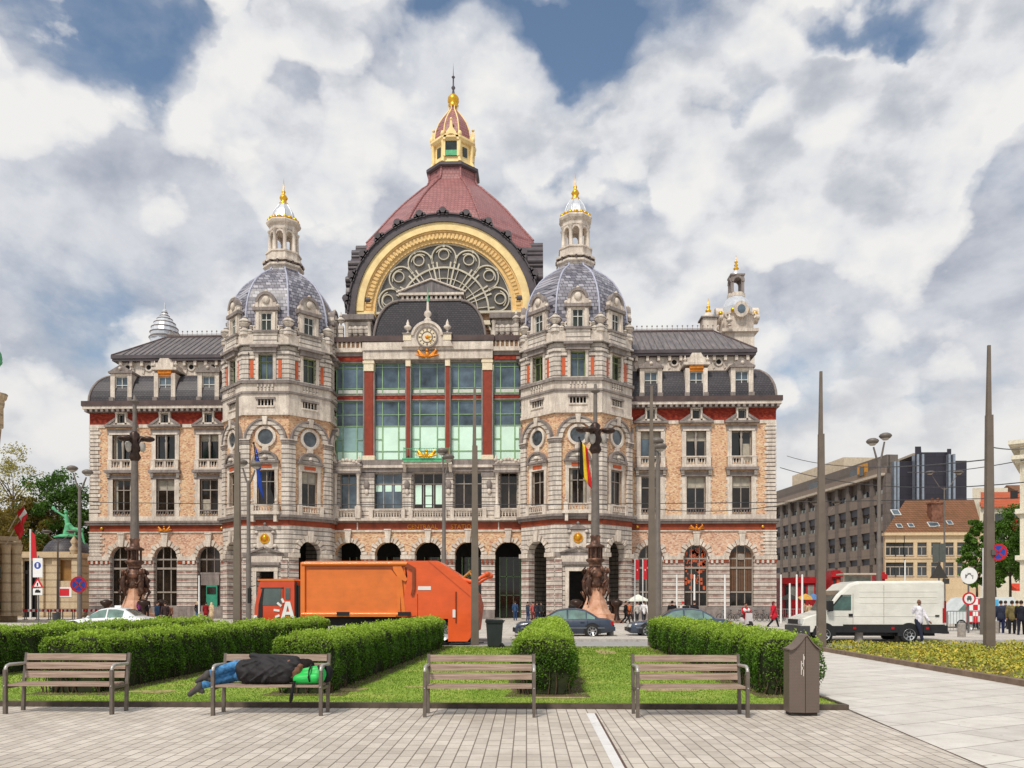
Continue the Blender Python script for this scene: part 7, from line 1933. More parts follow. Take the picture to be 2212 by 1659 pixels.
def person(u, Y, label, rz=0, h=1.74, pose='stand', top=(60,60,66), legs=(44,52,72), sk=(198,150,124), hair=(60,46,38), shoes=(40,38,38), long=0, bulk=1.0, hairlen=0, v=None, base=0, fine=False, group=None, arms=None, wave=None, scarf=None):
    p = W(u, HV, Y); e = empty('person', (p.x, p.y, base), rz, label, 'person', group); K = h/1.75
    st = {'walk': (.30, .26, .26), 'stand': (.04, .02, .06), 'sit': (0, 0, 0)}[pose]
    S = lambda x, y, z: Vector((x*K, y*K, z*K))
    hipz = .92 if pose != 'sit' else .55
    J = {}
    for s, nm in ((-1, 'l'), (1, 'r')):
        sw = st[0]*s
        J[nm+'h'] = S(s*.09, 0, hipz)
        if pose == 'sit': J[nm+'k'] = S(s*.15, .42, hipz+.0); J[nm+'a'] = S(s*.15, .46, .12); J[nm+'t'] = S(s*.16, .64, .06)
        else:
            bend = .06 if s > 0 else .16 if pose == 'walk' else .02
            J[nm+'k'] = S(s*.095, sw*.5+bend*.7, .50); J[nm+'a'] = S(s*.095, sw*1.0-(.05 if s < 0 and pose == 'walk' else 0), .09+(.07 if s < 0 and pose == 'walk' else 0)); J[nm+'t'] = J[nm+'a']+S(0, .16, -.055-(.03 if s < 0 and pose == 'walk' else 0))
        aw = -st[1]*s
        J[nm+'s'] = S(s*.185, 0, hipz+.50); 
        if pose == 'sit': J[nm+'e'] = S(s*.25, .12, hipz+.24); J[nm+'w'] = S(s*.17, .36, hipz+.22)
        elif arms == 'front': J[nm+'e'] = S(s*.25, .06, hipz+.22); J[nm+'w'] = S(s*.08, .27, hipz+.28)
        else: J[nm+'e'] = S(s*.235, aw*.45-.02, hipz+.22); J[nm+'w'] = S(s*.235, aw+.05, hipz-.02)
    if wave: J[wave+'e'] = S((1 if wave == 'r' else -1)*.28, .15, hipz+.38); J[wave+'w'] = S((1 if wave == 'r' else -1)*.2, .2, hipz+.62)
    nk = S(0, .0, hipz+.55); hd = S(0, .015, hipz+.71)
    b = MB(); B = bulk
    capsule(b, S(0,0,hipz+.02), S(0,0,hipz+.22), .135*K*B, .125*K*B); capsule(b, S(0,0,hipz+.22), S(0,-.01,hipz+.42), .125*K*B, .14*K*B); capsule(b, S(-.12,0,hipz+.46), S(.12,0,hipz+.46), .075*K, .075*K)
    capsule(b, S(0,-.005,hipz+.48), nk+S(0,0,.06), .06*K, .052*K)
    for nm, s in (('l',-1),('r',1)):
        capsule(b, J[nm+'h'], J[nm+'k'], .085*K, .055*K); capsule(b, J[nm+'k'], J[nm+'a'], .055*K, .036*K); capsule(b, J[nm+'a']+S(0,-.03,-.03), J[nm+'t'], .035*K, .03*K)
        capsule(b, J[nm+'s'], J[nm+'e'], .048*K, .036*K); capsule(b, J[nm+'e'], J[nm+'w'], .036*K, .025*K)
        hand(b, J[nm+'w'], J[nm+'w']-J[nm+'e'], s, (0,1,0))
    # head: skull, jaw, nose, ears, brow
    b.ball(hd+S(0,-.01,.03), .092*K, 0, 14, 10, .86, 1.02, 1.08); b.ball(hd+S(0,.022,-.045), .062*K, 0, 12, 8, .9, .95, 1.0)
    capsule(b, hd+S(0,.088,.02), hd+S(0,.112,-.018), .011*K, .015*K)
    for s in (-1, 1): b.ball(hd+S(s*.08,-.005,.0), .022*K, 0, 8, 6, .5, .9, 1.4); b.ball(hd+S(s*.032,.08,.035), .018*K, 0, 8, 6)
    capsule(b, hd+S(-.022,.083,-.052), hd+S(.022,.083,-.052), .011*K, .011*K)
    blobby(b, 'body', skin(sk), e, .0085 if fine else .013, 2)
    b = MB()
    for s in (-1, 1): b.ball(hd+S(s*.032,.088,.022), .009*K, 0, 6, 5)
    b.build('eyes', M['dark'], e)
    if hair:
        b = MB(); b.ball(hd+S(0,-.022,.05), .096*K, 0, 14, 10, .93, 1.05, 1.0)
        if hairlen: capsule(b, hd+S(0,-.055,.03), hd+S(0,-.065,-.06-hairlen), .075*K, .06*K)
        o = b.build('hair', cloth(hair), e)
    if scarf:
        b = MB(); b.ball(hd+S(0,-.02,.02), .118*K, 0, 14, 10, .95, 1.0, 1.1); capsule(b, hd+S(0,-.03,0), S(0,-.03,hipz+.25), .1, .17); b.build('headscarf', cloth(scarf), e)
    b = MB(); t = .022
    capsule(b, S(0,0,hipz-.02-long*.3), S(0,0,hipz+.22), (.15+.05*long)*K*B, (.138)*K*B); capsule(b, S(0,0,hipz+.2), S(0,-.01,hipz+.42), .138*K*B, .155*K*B); capsule(b, S(-.135,0,hipz+.455), S(.135,0,hipz+.455), .088*K, .088*K)
    capsule(b, S(0,0,hipz+.48), S(0,0,hipz+.545), .085*K, .068*K)
    if long: capsule(b, S(0,0,hipz-.35*long), S(0,0,hipz), .19*K*B, .16*K*B)
    for nm in 'lr': capsule(b, J[nm+'s'], J[nm+'e'], .072*K*B, .058*K*B); capsule(b, J[nm+'e'], J[nm+'w']*.9+J[nm+'e']*.1, .058*K*B, .044*K*B)
    blobby(b, 'jacket' if bulk > 1.05 else 'shirt', cloth(top), e, .016, 3)
    b = MB(); capsule(b, S(-.05,0,hipz), S(.05,0,hipz), .13*K, .13*K)
    for nm in 'lr': capsule(b, J[nm+'h'], J[nm+'k'], .1*K, .074*K); capsule(b, J[nm+'k'], J[nm+'a'], .074*K, .056*K)
    blobby(b, 'trousers', cloth(legs), e, .018, 3)
    for nm in 'lr':
        b = MB(); capsule(b, J[nm+'a']+S(0,-.035,-.035), J[nm+'t'], .048*K, .04*K); b.build('shoe', cloth(shoes), e)
    return e
R90 = PI/2
gm = G(1984, 1390)
person(1984, gm.y, 'bald man in a white shirt and dark jeans walking past the van', .35+PI, 1.80, 'walk', (228,224,232), (38,42,58), (120,82,64), None, (226,226,228), 0, 1.12, fine=True)
person(1671, 52, 'woman in a red coat walking right of the scooter rider', -R90*1.0, 1.72, 'walk', (198,40,58), (34,36,44), (190,140,118), (96,40,40), (40,36,36), .35, 1.3, .04)
person(427, 67, 'blonde person in a black top and jeans with their back turned', 0, 1.72, 'stand', (44,42,46), (74,100,138), (206,164,138), (206,176,120), hairlen=.08)
person(445, 68, 'person in a dark red coat beside the one in a beige headscarf', .4, 1.66, 'stand', (150,36,44), (60,50,50), bulk=1.2, long=.5)
person(457, 67, 'person in a long beige coat and headscarf', -.4, 1.64, 'stand', (210,186,150), (170,150,124), scarf=(214,192,160), bulk=1.2, long=1.0)
person(302, 63, 'person in a purple top sitting at the left monument', 0, 1.66, 'stand', (128,52,120), (60,50,60), base=.3)
person(317, 62.5, 'person in black by the left bronze monument', .5, 1.72, 'stand', (30,28,30), (36,34,36), base=.3)
person(340, 50, 'person in a dark blue jacket behind the white taxi', -.6, 1.72, 'stand', (34,52,76), (40,40,48), bulk=1.15)
person(357, 52, 'person in a dark jacket with a red bag behind the white taxi', .7, 1.68, 'stand', (64,50,50), (36,36,42), bulk=1.1)
person(366, 55, 'smaller person in brown behind the white taxi', .2, 1.56, 'stand', (120,80,60), (44,44,52))
person(1113, 72, 'person in blue standing before the arcade', 0, 1.74, 'stand', (56,84,120), (50,70,104))
for i, (u, Y, tp, lg, lab) in enumerate(((1140,68,(60,70,84),(44,60,96),'person in grey blue at the left of the group at the right tower'),(1152,69,(186,90,86),(110,60,60),'person in pink red in the group at the right tower'),(1160,67,(46,50,60),(40,50,74),'person in dark blue in the group at the right tower'),
      (1169,70,(58,58,58),(40,42,50),'person in dark grey at the right of the group at the right tower'),(1150,74,(90,84,80),(54,54,60),'person in brown grey at the back of the group at the right tower'))):
    person(u, Y, lab, .5*i-1, 1.7, 'stand', tp, lg, group=None)
person(1352, 60, 'person in black crossing right of the monument', -R90, 1.75, 'walk', (38,34,34), (34,34,38))
person(1360, 61, 'person in orange carrying a bag right of the monument', -R90*.8, 1.7, 'walk', (206,110,66), (50,44,44), bulk=1.1)
person(1376, 62, 'person in pale grey near the white tent', .3, 1.7, 'stand', (196,192,186), (60,60,64))
person(1391, 60, 'person in a white shirt right of the monument', 0, 1.76, 'walk', (224,222,222), (54,54,60))
person(1452, 48, 'person in black seen over the roof of the farther blue car', 0, 1.76, 'stand', (36,34,38), (36,36,40), bulk=1.2)
person(1500, 50, 'slim person in black seen over the boot of the farther blue car', 0, 1.78, 'stand', (40,38,42), (36,36,40))
person(1475, 56, 'person in a red and white cap behind the farther blue car', .6, 1.72, 'stand', (212,206,200), (70,70,80), hair=(180,40,44))
person(1748, 66, 'person in beige near the railing by the red coated woman', 0, 1.66, 'stand', (190,164,132), (48,46,50))
person(1738, 68, 'person in tan beside the railing', .5, 1.7, 'stand', (170,140,116), (60,56,58))
for u, Y, tp, lg, lab, pz in ((2162,42,(52,56,74),(38,46,84),'person in dark blue just right of the right mast','stand'),(2186,41,(120,108,70),(38,36,40),'person in an olive jacket among the people at the right','stand'),
      (2206,40,(40,40,50),(34,34,44),'person in black walking at the right edge','walk'),(2172,48,(90,80,70),(50,48,52),'person in brown at the back of the people at the right','stand'),(2197,46,(170,168,90),(60,60,70),'person in yellow green at the right edge','stand')):
    person(u, Y, lab, -.6, 1.76, pz, tp, lg, bulk=1.15)
# scooter with rider
def scooter(u, Y, label):
    p = W(u, HV, Y); e = empty('motor_scooter', (p.x, p.y, 0), PI+.2, label, 'scooter'); m = paint('white_scooter_paint', (206,200,200), .5)
    for y in (-.55, .62): 
        b = MB(); b.push(T(0, y, .26, PI/2)); b.arch(0,0,.13,.26,-.06,.06,0,2*PI,18); b.pop(); b.build('wheel', rubber, e)
    b = MB(); b.ball((0,-.4,.55), .34, 0, 12, 8, .55, 1.1, .7); b.prismx([(.3,.3),(.55,.35),(.48,1.0),(.38,1.02)], -.2, .2); b.box(-.14,.14,-.3,.4,.26,.34); b.build('body', m, e)
    b = MB(); b.ball((0,-.3,.8), .2, 0, 10, 6, .7, 1.7, .35); b.build('seat', blackp, e); b = MB(); b.tube([(-.32,.36,1.08),(0,.42,1.05),(.32,.36,1.08)], .02, 6); b.build('handlebar', blackp, e)
    return e
scooter(1611, 50, 'white motor scooter ridden by a person in red and white')
pr = person(1611, 50.1, 'rider in a red and white jacket on the scooter', PI+.2, 1.75, 'sit', (176,36,44), (120,40,44), (160,110,90), (40,32,30), bulk=1.25, base=.25)
b = MB(); capsule(b, (-.12,.02,.93), (.12,.02,.93), .165, .165); blobby(b, 'white_band', cloth((226,224,222)), pr, .02)
# white tent behind the monument
p = W(1378, HV, 76); e = empty('market_tent', (p.x, p.y, 0), 0, 'small pale tent roof between the monument and the middle right mast', 'tent')
b = MB(); b.lathe([(1.3,1.75),(1.25,1.9),(.1,2.4)], 4, (0,0,0), PI/4, 0, False); b.build('canopy', flat('pale_canvas', (222,226,214), .8), e)
for sx in (-1, 1): b = MB(); b.tube([(sx*.85,-.85,0),(sx*.85,-.85,1.8)], .04, 6); b.build('leg', polem, e)

# ---- man asleep on the second bench, back to the camera
def sleeper():
    c = B2.location; rz = B2.rotation_euler[2]
    e = empty('person', (c.x, c.y, 0), rz, 'man asleep on the second bench in a dark jacket and blue jeans, back turned', 'person')
    w = (G(693,1546)-G(460,1545.5)).length; k = w/233     # metres per photo pixel along the bench
    X = lambda u: (u-576.5)*k
    Z = .46
    b = MB()   # body
    hips = Vector((X(532), .20, Z+.19)); sh = Vector((X(628), .2, Z+.2)); hd = Vector((X(650), .22, Z+.27))
    capsule(b, hips, (X(575), .2, Z+.18), .15, .14); capsule(b, (X(575), .2, Z+.18), sh, .14, .155); capsule(b, (X(628), .18, Z+.13), (X(628), .22, Z+.28), .09, .09)
    capsule(b, sh, hd, .07, .06)
    # upper leg stretched to the arm of the bench, lower one beneath
    kn1 = Vector((X(487), .42, Z+.26)); an1 = Vector((X(448), .02, Z+.17)); kn2 = Vector((X(490), .44, Z+.10)); an2 = Vector((X(436), -.06, Z+.0))
    for h_, kn, an in ((hips+Vector((0,.02,.05)), kn1, an1), (hips-Vector((0,0,.08)), kn2, an2)):
        capsule(b, h_, kn, .09, .06); capsule(b, kn, an, .06, .04)
        capsule(b, an, an+Vector((-.12,-.02,-.08)), .04, .035)
    # arm folded forward, other hand over the face
    capsule(b, (X(628), .2, Z+.33), (X(590), .26, Z+.36), .055, .045); capsule(b, (X(590), .26, Z+.36), (X(560), .38, Z+.3), .045, .03)
    b.ball((X(651), .21, Z+.25), .098, 0, 14, 10, 1.08, .95, .9); b.ball((X(655), .27, Z+.19), .065, 0, 10, 8); capsule(b, (X(652),.32,Z+.24), (X(654),.335,Z+.22), .012, .015)
    b.ball((X(650), .165, Z+.30), .024, 0, 8, 6, 1.2, .6, 1)
    # hand lying over the side of the head with five fingers
    wv = Vector((X(634), .11, Z+.30)); capsule(b, (X(620),.12,Z+.34), wv, .038, .027); capsule(b, wv, wv+Vector((.07,.0,-.02)), .032, .036)
    for q in range(4):
        o = Vector((0, .012*q-.01, -.022*q+.03)); a = wv+Vector((.075,0,-.02))+o; L = (.05,.06,.056,.042)[q]; capsule(b, a, a+Vector((L*.6,.012,-.015)), .011, .0095); capsule(b, a+Vector((L*.6,.012,-.015)), a+Vector((L,.035,-.04)), .0095, .008)
    capsule(b, wv+Vector((.01,-.01,-.02)), wv+Vector((.04,-.02,-.055)), .014, .012); capsule(b, wv+Vector((.04,-.02,-.055)), wv+Vector((.065,-.015,-.07)), .012, .009)
    blobby(b, 'body', skin((120,88,72)), e, .009, 2)
    jk = NT('padded_dark_jacket'); f = jk.noise(5, 5, .6); wv_ = jk.new('ShaderNodeTexWave', _Scale=3.2, _Distortion=5.0, _Detail=3.0); wv_.bands_direction = 'DIAGONAL'; jk.link(jk.co.outputs['Object'], wv_.inputs['Vector'])
    jk.bump(jk.mix(.5, wv_.outputs['Color'], f), .8, .03); jm_ = jk.out(jk.ramp(f, [(.3, lin((26,24,27))), (.7, lin((50,46,49)))]), .75)
    b = MB()
    capsule(b, (X(528), .21, Z+.2), (X(570), .2, Z+.2), .19, .185); capsule(b, (X(570), .2, Z+.2), (X(620), .2, Z+.22), .185, .175); capsule(b, (X(530),.16,Z+.12), (X(610),.15,Z+.12), .12, .12)
    capsule(b, (X(622), .2, Z+.15), (X(632), .2, Z+.26), .13, .115); capsule(b, (X(518),.2,Z+.24), (X(520),.2,Z+.14), .14, .13)
    capsule(b, (X(630), .2, Z+.35), (X(585), .2, Z+.385), .082, .07); capsule(b, (X(585), .2, Z+.385), (X(545), .3, Z+.40), .07, .055); capsule(b, (X(545),.3,Z+.40), (X(528),.34,Z+.42), .055, .05)
    capsule(b, (X(625), .12, Z+.3), (X(636), .11, Z+.31), .075, .05)
    for q, (a_, c_, r_) in enumerate((((520,.02,.10),(556,.06,.33),.022),((540,.0,.06),(588,.03,.28),.018),((566,.02,.05),(600,.05,.30),.024),((585,.0,.12),(628,.05,.27),.016),((522,.04,.30),(548,.08,.36),.02))): capsule(b, (X(a_[0]), a_[1], Z+a_[2]), (X(c_[0]), c_[1], Z+c_[2]), r_, r_*.8)
    blobby(b, 'jacket', jm_, e, .014, 3)
    b = MB(); jn = flat('blue_denim', (74,134,184), .85, 0, .4, 16)
    capsule(b, hips+Vector((0,.02,.05)), kn1, .125, .085); capsule(b, kn1, an1+Vector((.03,.02,.0)), .085, .06); capsule(b, hips-Vector((0,0,.06)), kn2, .12, .085); capsule(b, kn2, an2+Vector((.03,.02,.0)), .085, .058)
    blobby(b, 'jeans', jn, e, .014, 3)
    for an, dz in ((an1, .0), (an2, -.02)):
        b = MB(); capsule(b, an+Vector((.0,0,0)), an+Vector((-.03,-.02,-.05)), .058, .055); capsule(b, an+Vector((-.02,0,-.03)), an+Vector((-.14,-.04,-.11+dz)), .05, .042); capsule(b, an+Vector((-.02,0,-.05)), an+Vector((.03,0,-.09)), .045, .04); blobby(b, 'shoe', flat('grey_boot', (70,66,64), .7), e, .012)
    b = MB(); b.ball((X(654), .22, Z+.275), .115, 0, 16, 10, 1.05, .95, .95); b.ball((X(645), .24, Z+.33), .07, 0, 10, 8, 1.3, 1, .8); b.build('hair', cloth((34,28,26)), e)
    # green bag under the head
    e2 = empty('bag', (c.x, c.y, 0), rz, 'bright green bag with black straps used as a pillow on the second bench', 'bag')
    gm_ = flat('green_nylon', (40,190,84), .45, 0, .12, 8)
    b = MB(); capsule(b, (X(640), .18, Z+.10), (X(682), .18, Z+.14), .1, .135); capsule(b, (X(655), .16, Z+.2), (X(684), .16, Z+.22), .07, .065); capsule(b, (X(640),.1,Z+.08), (X(680),.09,Z+.1), .08, .09)
    blobby(b, 'bag_body', gm_, e2, .014, 2)
    b = MB(); b.tube([(X(668), .02, Z+.05),(X(667),-.02,Z+.12),(X(667),.02,Z+.22),(X(668),.12,Z+.3)], .014, 6); b.tube([(X(684),.1,Z+.28),(X(692),.02,Z+.2),(X(690),.0,Z+.06)], .02, 6); b.build('strap', M['dark'], e2)
    b = MB(); b.tube([(X(636),.0,Z+.06),(X(634),-.05,Z-.06),(X(631),-.05,Z-.2),(X(629),-.04,Z-.26)], [.025,.02,.03,.015], 6); b.build('hanging_strap', cloth((34,32,34)), e2)
    e3 = empty('bag', (c.x, c.y, 0), rz, 'black bag squeezed between the green bag and the bench arm', 'bag')
    b = MB(); capsule(b, (X(697),.22,Z+.1), (X(700),.24,Z+.2), .09, .08); blobby(b, 'bag_body', cloth((34,33,36)), e3, .014)
sleeper()
# ---------------------------------------------------------------- buildings round the square
def facade_frame(p, q):
    """matrix: local x along p->q, local -y toward the viewer"""
    return math.atan2(q.y-p.y, q.x-p.x)
conc = stone('grey_office_cladding', (122,114,108), (98,90,86), 1.2, .15, .3); concl = stone('taupe_office_panel', (146,132,122), (120,108,100), 1.2, .1, .3)
darkpan = tiles('dark_metal_panels', (56,54,64), (50,48,58), (40,38,46), .5, .9, .45, .3); lightc = flat('pale_concrete', (196,184,168), .8)
winl = flat('curtained_window', (150,156,150), .3, 0, .3, 1.2); wind = flat('dark_office_glass', (58,62,66), .1, 0, .4, .6, .8); redshop = flat('red_shop_front', (176,28,36), .5, 0, .35, .8)
def office():
    p = W(1672, HV, 128); q = W(1912, HV, 96); L = (Vector((q.x,q.y,0))-Vector((p.x,p.y,0))).length
    e = empty('office_building', (p.x, p.y, 0), facade_frame(p, q), 'grey office block with rows of windows and red shop fronts right of the station', 'building')
    hgt = 19.2; n = 11; dx = L/n
    b = MB(); b.box(0, L, .4, 1.6, 0, hgt, 0)
    for i in range(n+1): b.box(i*dx-.38, i*dx+.38, -.1, .5, 0, hgt-2.4, 0)
    for fl in range(4):
        z = 5.0+fl*3.2; b.box(0, L, .0, .45, z+2.0, z+3.2, 1 if fl else 1)
    b.box(0, L, -.1, .5, 4.2, 6.2, 1); b.box(0, L, -.5, .5, hgt-2.5, hgt-2.2, 2); b.box(0, L, .2, .6, hgt-2.2, hgt, 0)
    b.build('wall', [conc, concl, lightc], e)
    b = MB(); b.box(4, L*.62, 1.2, 7, hgt-2, hgt+1.9); b.build('roof_block', flat('cream_plant_room', (212,196,172), .8), e)
    rr = random.Random(2)
    for i in range(n):
        for fl in range(3):
            z = 7.0+fl*3.2; b = MB(); x0 = i*dx+.42; x1 = (i+1)*dx-.42
            b.box(x0, x1, .25, .3, z-.8, z+1.9, 0)
            for k in range(2):
                if rr.random() < .75: xx = x0+(x1-x0)*(k+.15)/2; b.box(xx, xx+(x1-x0)*.3, .2, .25, z+.1, z+1.7, 1)
            b.box(x0, x1, .15, .28, z-.9, z-.0, 2); b.box((x0+x1)/2-.05, (x0+x1)/2+.05, .1, .26, z, z+1.9, 2)
            b.build('window', [wind, winl, darkpan], e)
        if i in (4, 8): 
            b = MB(); b.box(i*dx+.3, (i+1)*dx+1.2, .05, .2, hgt-1.7, hgt-.6); b.build('attic_opening', wind, e)
        b = MB(); b.box(i*dx+.55, (i+1)*dx-.55, .2, .3, .3, 4.1); b.build('shop_window', wind if i % 3 else winl, e)
    b = MB(); b.box(L*.80, L*.87, .0, .18, hgt-1.9, hgt-.3); b.build('ochre_panel', flat('ochre_panel', (206,146,60), .6), e)
    b = MB(); b.box(L*.82, L*.85, -.05, .0, hgt-1.7, hgt-.6); b.build('dark_pane', wind, e)
    return e, p, q
office()
# red shop fronts and kiosks before the office
for i, (u0, u1, v0, v1, Y, lab) in enumerate(((1690,1722,1248,1330,90,'red shop front nearest the station corner'),(1724,1762,1246,1330,89,'red shop front with a pale poster'),(1797,1816,1232,1300,84,'bright red kiosk with an orange panel'),(1862,1880,1240,1300,82,'small red kiosk with a pale screen'),(1905,1912,1236,1300,82,'narrow red pillar beside the white post'))):
    a, c = W(u0, v1, Y), W(u1, v0, Y); e = empty('kiosk', (a.x, Y, 0), 0, lab, 'kiosk')
    b = MB(); b.box(0, c.x-a.x, 0, 2.5, 0, c.z); b.box(-.1, c.x-a.x+.1, -.3, .1, c.z-.7, c.z-.2); b.build('body', redshop, e)
    b = MB(); w = c.x-a.x; b.box(w*.15, w*.45, -.04, 0, .3, c.z-.9); b.build('window', wind, e); b = MB(); b.box(w*.55, w*.9, -.05, 0, c.z*.45, c.z-.9); b.build('poster', M['orange'] if i == 2 else winl, e)
a = W(1822, 1262, 78); e = empty('bus_shelter', (a.x, 78, 0), 0, 'glass shelter with a pale frame behind the van roof', 'shelter')
b = MB(); b.box(0,.12,0,.12,0,4.3); b.box(2.6,2.72,0,.12,0,4.3); b.box(-.2,3.2,-.6,1.4,4.3,4.45); b.build('frame', lightc, e); b = MB(); b.box(.12,2.6,.03,.06,.3,4.2); b.build('glass', winl, e)
# parasols / terrace tables
for u, c_, lab in ((1740,(206,160,80),'ochre cafe parasol before the red shop fronts'),(1705,(60,56,54),'dark folded cafe parasol before the red shop fronts'),(1757,(90,130,180),'blue cafe parasol before the red shop fronts')):
    p = W(u, HV, 80); e = empty('parasol', (p.x, p.y, 0), 0, lab, 'parasol'); b = MB(); b.tube([(0,0,0),(0,0,2.4)], .04, 6); b.build('pole', polem, e)
    b = MB(); b.lathe([(1.1,1.9),(1.05,2.0),(.05,2.5)], 8, (0,0,0), 0, 0, False); b.build('canopy', cloth(c_), e)
# windowless dark block
def block():
    Y = 96; K = Y/FP/1.01; z = lambda v: H+(HV-v)*K; a = W(1909, HV, Y); e = empty('dark_block', (a.x, Y, 0), 0, 'tall windowless dark block with pale vertical strips', 'building')
    ux = lambda u: W(u, HV, Y).x-a.x
    b = MB()
    for i, (u0, u1, v, yy) in enumerate(((1909,1930,1012,1.0),(1930,1975,996,.6),(1982,2047,979,0),(2057,2083,995,.8))): b.box(ux(u0), ux(u1)+.3, yy, 14, 0, z(v))
    b.box(ux(1973), ux(1986), -.4, 14, 0, z(968)); b.box(ux(2043), ux(2052), -.3, 14, 0, z(973)); b.v = [(x+.5*max(0,y), y, zz) for x, y, zz in b.v]; b.build('wall', darkpan, e)
    for u in (1929, 1936, 1978, 1989, 2046, 2056):
        b = MB(); b.box(ux(u)-.12, ux(u)+.12, -.6, .7, 0, z(1000 if u < 1940 else 985)); b.build('pale_strip', flat('pale_metal_strip', (150,160,172), .4, .3), e)
    b = MB(); b.box(ux(1990), ux(2040), 2, 8, z(979), z(974)); b.build('roof_plant', lightc, e)
block()
beige = stone('beige_render', (226,204,168), (198,172,136), 2.5, .05, .3); roofb = tiles('mossy_brown_tile', (146,92,62), (124,84,48), (86,62,42), 3, 4, .7, .5); roofo = tiles('bright_orange_tile', (206,96,44), (190,84,40), (140,66,38), 3, 4, .6, .5); wht = stone('white_render', (228,222,204), (196,186,166), 2.5, .03, .3)
def house():
    Y = 86; K = Y/FP/1.015; z = lambda v: H+(HV-v)*K; a = W(1912, HV, Y); ux = lambda u: W(u, HV, Y).x-a.x
    e = empty('beige_house', (a.x, Y, 0), 0, 'beige two storey house with a mossy brown tiled roof and skylights', 'house')
    R = ux(2117); cols = [(1924),(1944),(1963),(1992),(2022),(2050),(2078),(2103)]
    b = MB()
    for i, (z0, z1, va, vb) in enumerate(((0, z(1250), None, None), (z(1250), z(1204), 1243, 1215), (z(1204), z(1153), 1199, 1172))):
        ops = []
        if va: ops = [(ux(u)-.5, ux(u)+.5, z(va), z(vb), False) for u in cols]
        wall(b, 0, R, z0, z1, ops, 0, .4, 0)
    b.box(0, R, .4, 9, 0, z(1153), 0); b.box(-.2, R+.1, -.3, .4, z(1157), z(1151), 0); b.box(0, R, -.08, .1, z(1207), z(1204), 0); b.v = [(x+(.55*max(0,y-.4) if x < R*.5 else 0), y, zz) for x, y, zz in b.v]
    w = b.build('wall', beige, e)
    for u in cols:
        for va, vb in ((1243,1215),(1199,1172)):
            b = MB(); x = ux(u); b.box(x-.5, x+.5, .15, .2, z(va), z(vb), 1); b.box(x-.5, x+.5, .1, .15, z(vb)-.5, z(vb)-.42, 0); b.box(x-.03, x+.03, .1, .15, z(va), z(vb)-.45, 0); b.box(x-.55, x+.55, -.08, .1, z(va)-.12, z(va), 0); b.build('window', [lightc, wind], e)
    b = MB(); xa, xb = W(1956,HV,Y+4.5).x-a.x, W(2104,HV,Y+4.5).x-a.x; ze, zt = z(1153), W(2030,1080,Y+4.5).z
    b.add([(-.3,-.3,ze),(R+.2,-.3,ze),(xb,4.5,zt),(xa,4.5,zt),(R+.2,9.3,ze),(5.0,9.3,ze)], [(0,1,2,3),(5,3,2,4),(0,3,5),(1,4,2)]); r = b.build('roof', roofb, e)
    for u, v, s in ((1958,1105,.75),(1966,1103,.0),(1948,1137,.5),(1974,1136,.5),(2020,1134,.6),(2030,1134,.5),(2062,1130,.5)):
        if s == 0: continue
        t = (1153-v)/(1153-1072); x = ux(u); yy = -.3+4.8*t; zz = ze+(zt-ze)*t
        b = MB(); b.push(T(x, yy, zz+.05, 0, math.atan2(zt-ze, 4.8))); b.box(-s*.6, s*.6, -s*.7, s*.7, 0, .08); b.box(-s*.45, s*.45, -s*.55, s*.55, .08, .1, 1); b.pop(); b.build('skylight', [M['framew'], M['glassb']], r)
    b = MB(); x = ux(2037); b.box(x-.6, x+.6, 1.2, 2.2, ze+1.0, z(1085)); b.box(x-.7, x+.7, 1.1, 2.3, z(1085), z(1082)); 
    for q in (-.3, .3): b.lathe([(.15,0),(.12,.5)], 8, (x+q, 1.7, z(1082)))
    b.box(x-.6,x+.6,1.1,1.25,ze+1.0,ze+1.3); b.build('chimney', flat('old_chimney_brick', (128,88,70), .9, 0, .35, 3), r)
    # orange roofed house behind
    Y = 98; K = Y/FP/1.015; z = lambda v: H+(HV-v)*K; a = W(2098, HV, Y); ux = lambda u: W(u, HV, Y).x-a.x
    e = empty('orange_roof_house', (a.x, Y, 0), 0, 'white house with a bright orange tiled roof behind the clipped trees', 'house'); R = ux(2215)
    b = MB(); b.box(ux(2116), R, 0, 9, 0, z(1095)); b.box(ux(2100), ux(2118), 1.5, 9, 0, z(1052)); b.box(ux(2100), ux(2180), 6, 9, z(1095), z(1040)); b.v = [(x+(.55*max(0,y)), y, zz) for x, y, zz in b.v]; b.build('wall', wht, e)
    b = MB(); b.add([(ux(2116),-.3,z(1097)),(R,-.3,z(1097)),(R+2.7,5,z(1052)),(ux(2113)+2.7,5,z(1052))], [(0,1,2,3)]); b.box(ux(2116), R, -.35, -.2, z(1099), z(1096)); b.build('roof', roofo, e)
    for u in (2135, 2160, 2190):
        for v in (1120, 1160, 1200): b = MB(); x = ux(u); b.box(x-.6, x+.6, -.03, 0, z(v+12), z(v-10), 1); b.box(x-.7,x+.7,-.08,0,z(v+12)-.15,z(v+12),0); b.build('window', [lightc, wind], e)
    b = MB(); x = ux(2205); b.box(x-1.2, x+1.2, -.05, 0, z(1150), z(1118)); b.build('red_banner', redm, e)
house()
# shop fronts under the houses
for u0, u1, lab, c_ in ((1990, 2030, 'brown fascia of a shop at the foot of the beige house', (110,60,44)), (2180, 2230, 'red and white shop fascia behind the people at the right', (200,70,50))):
    a, c = W(u0, HV, 84), W(u1, HV, 84); e = empty('shop_awning', (a.x, 84, 0), 0, lab, 'awning')
    b = MB(); b.prismx([(0,3.6),(-1.2,3.0),(-1.2,2.8),(0,2.9)], 0, c.x-a.x); b.build('canopy', cloth(c_), e)
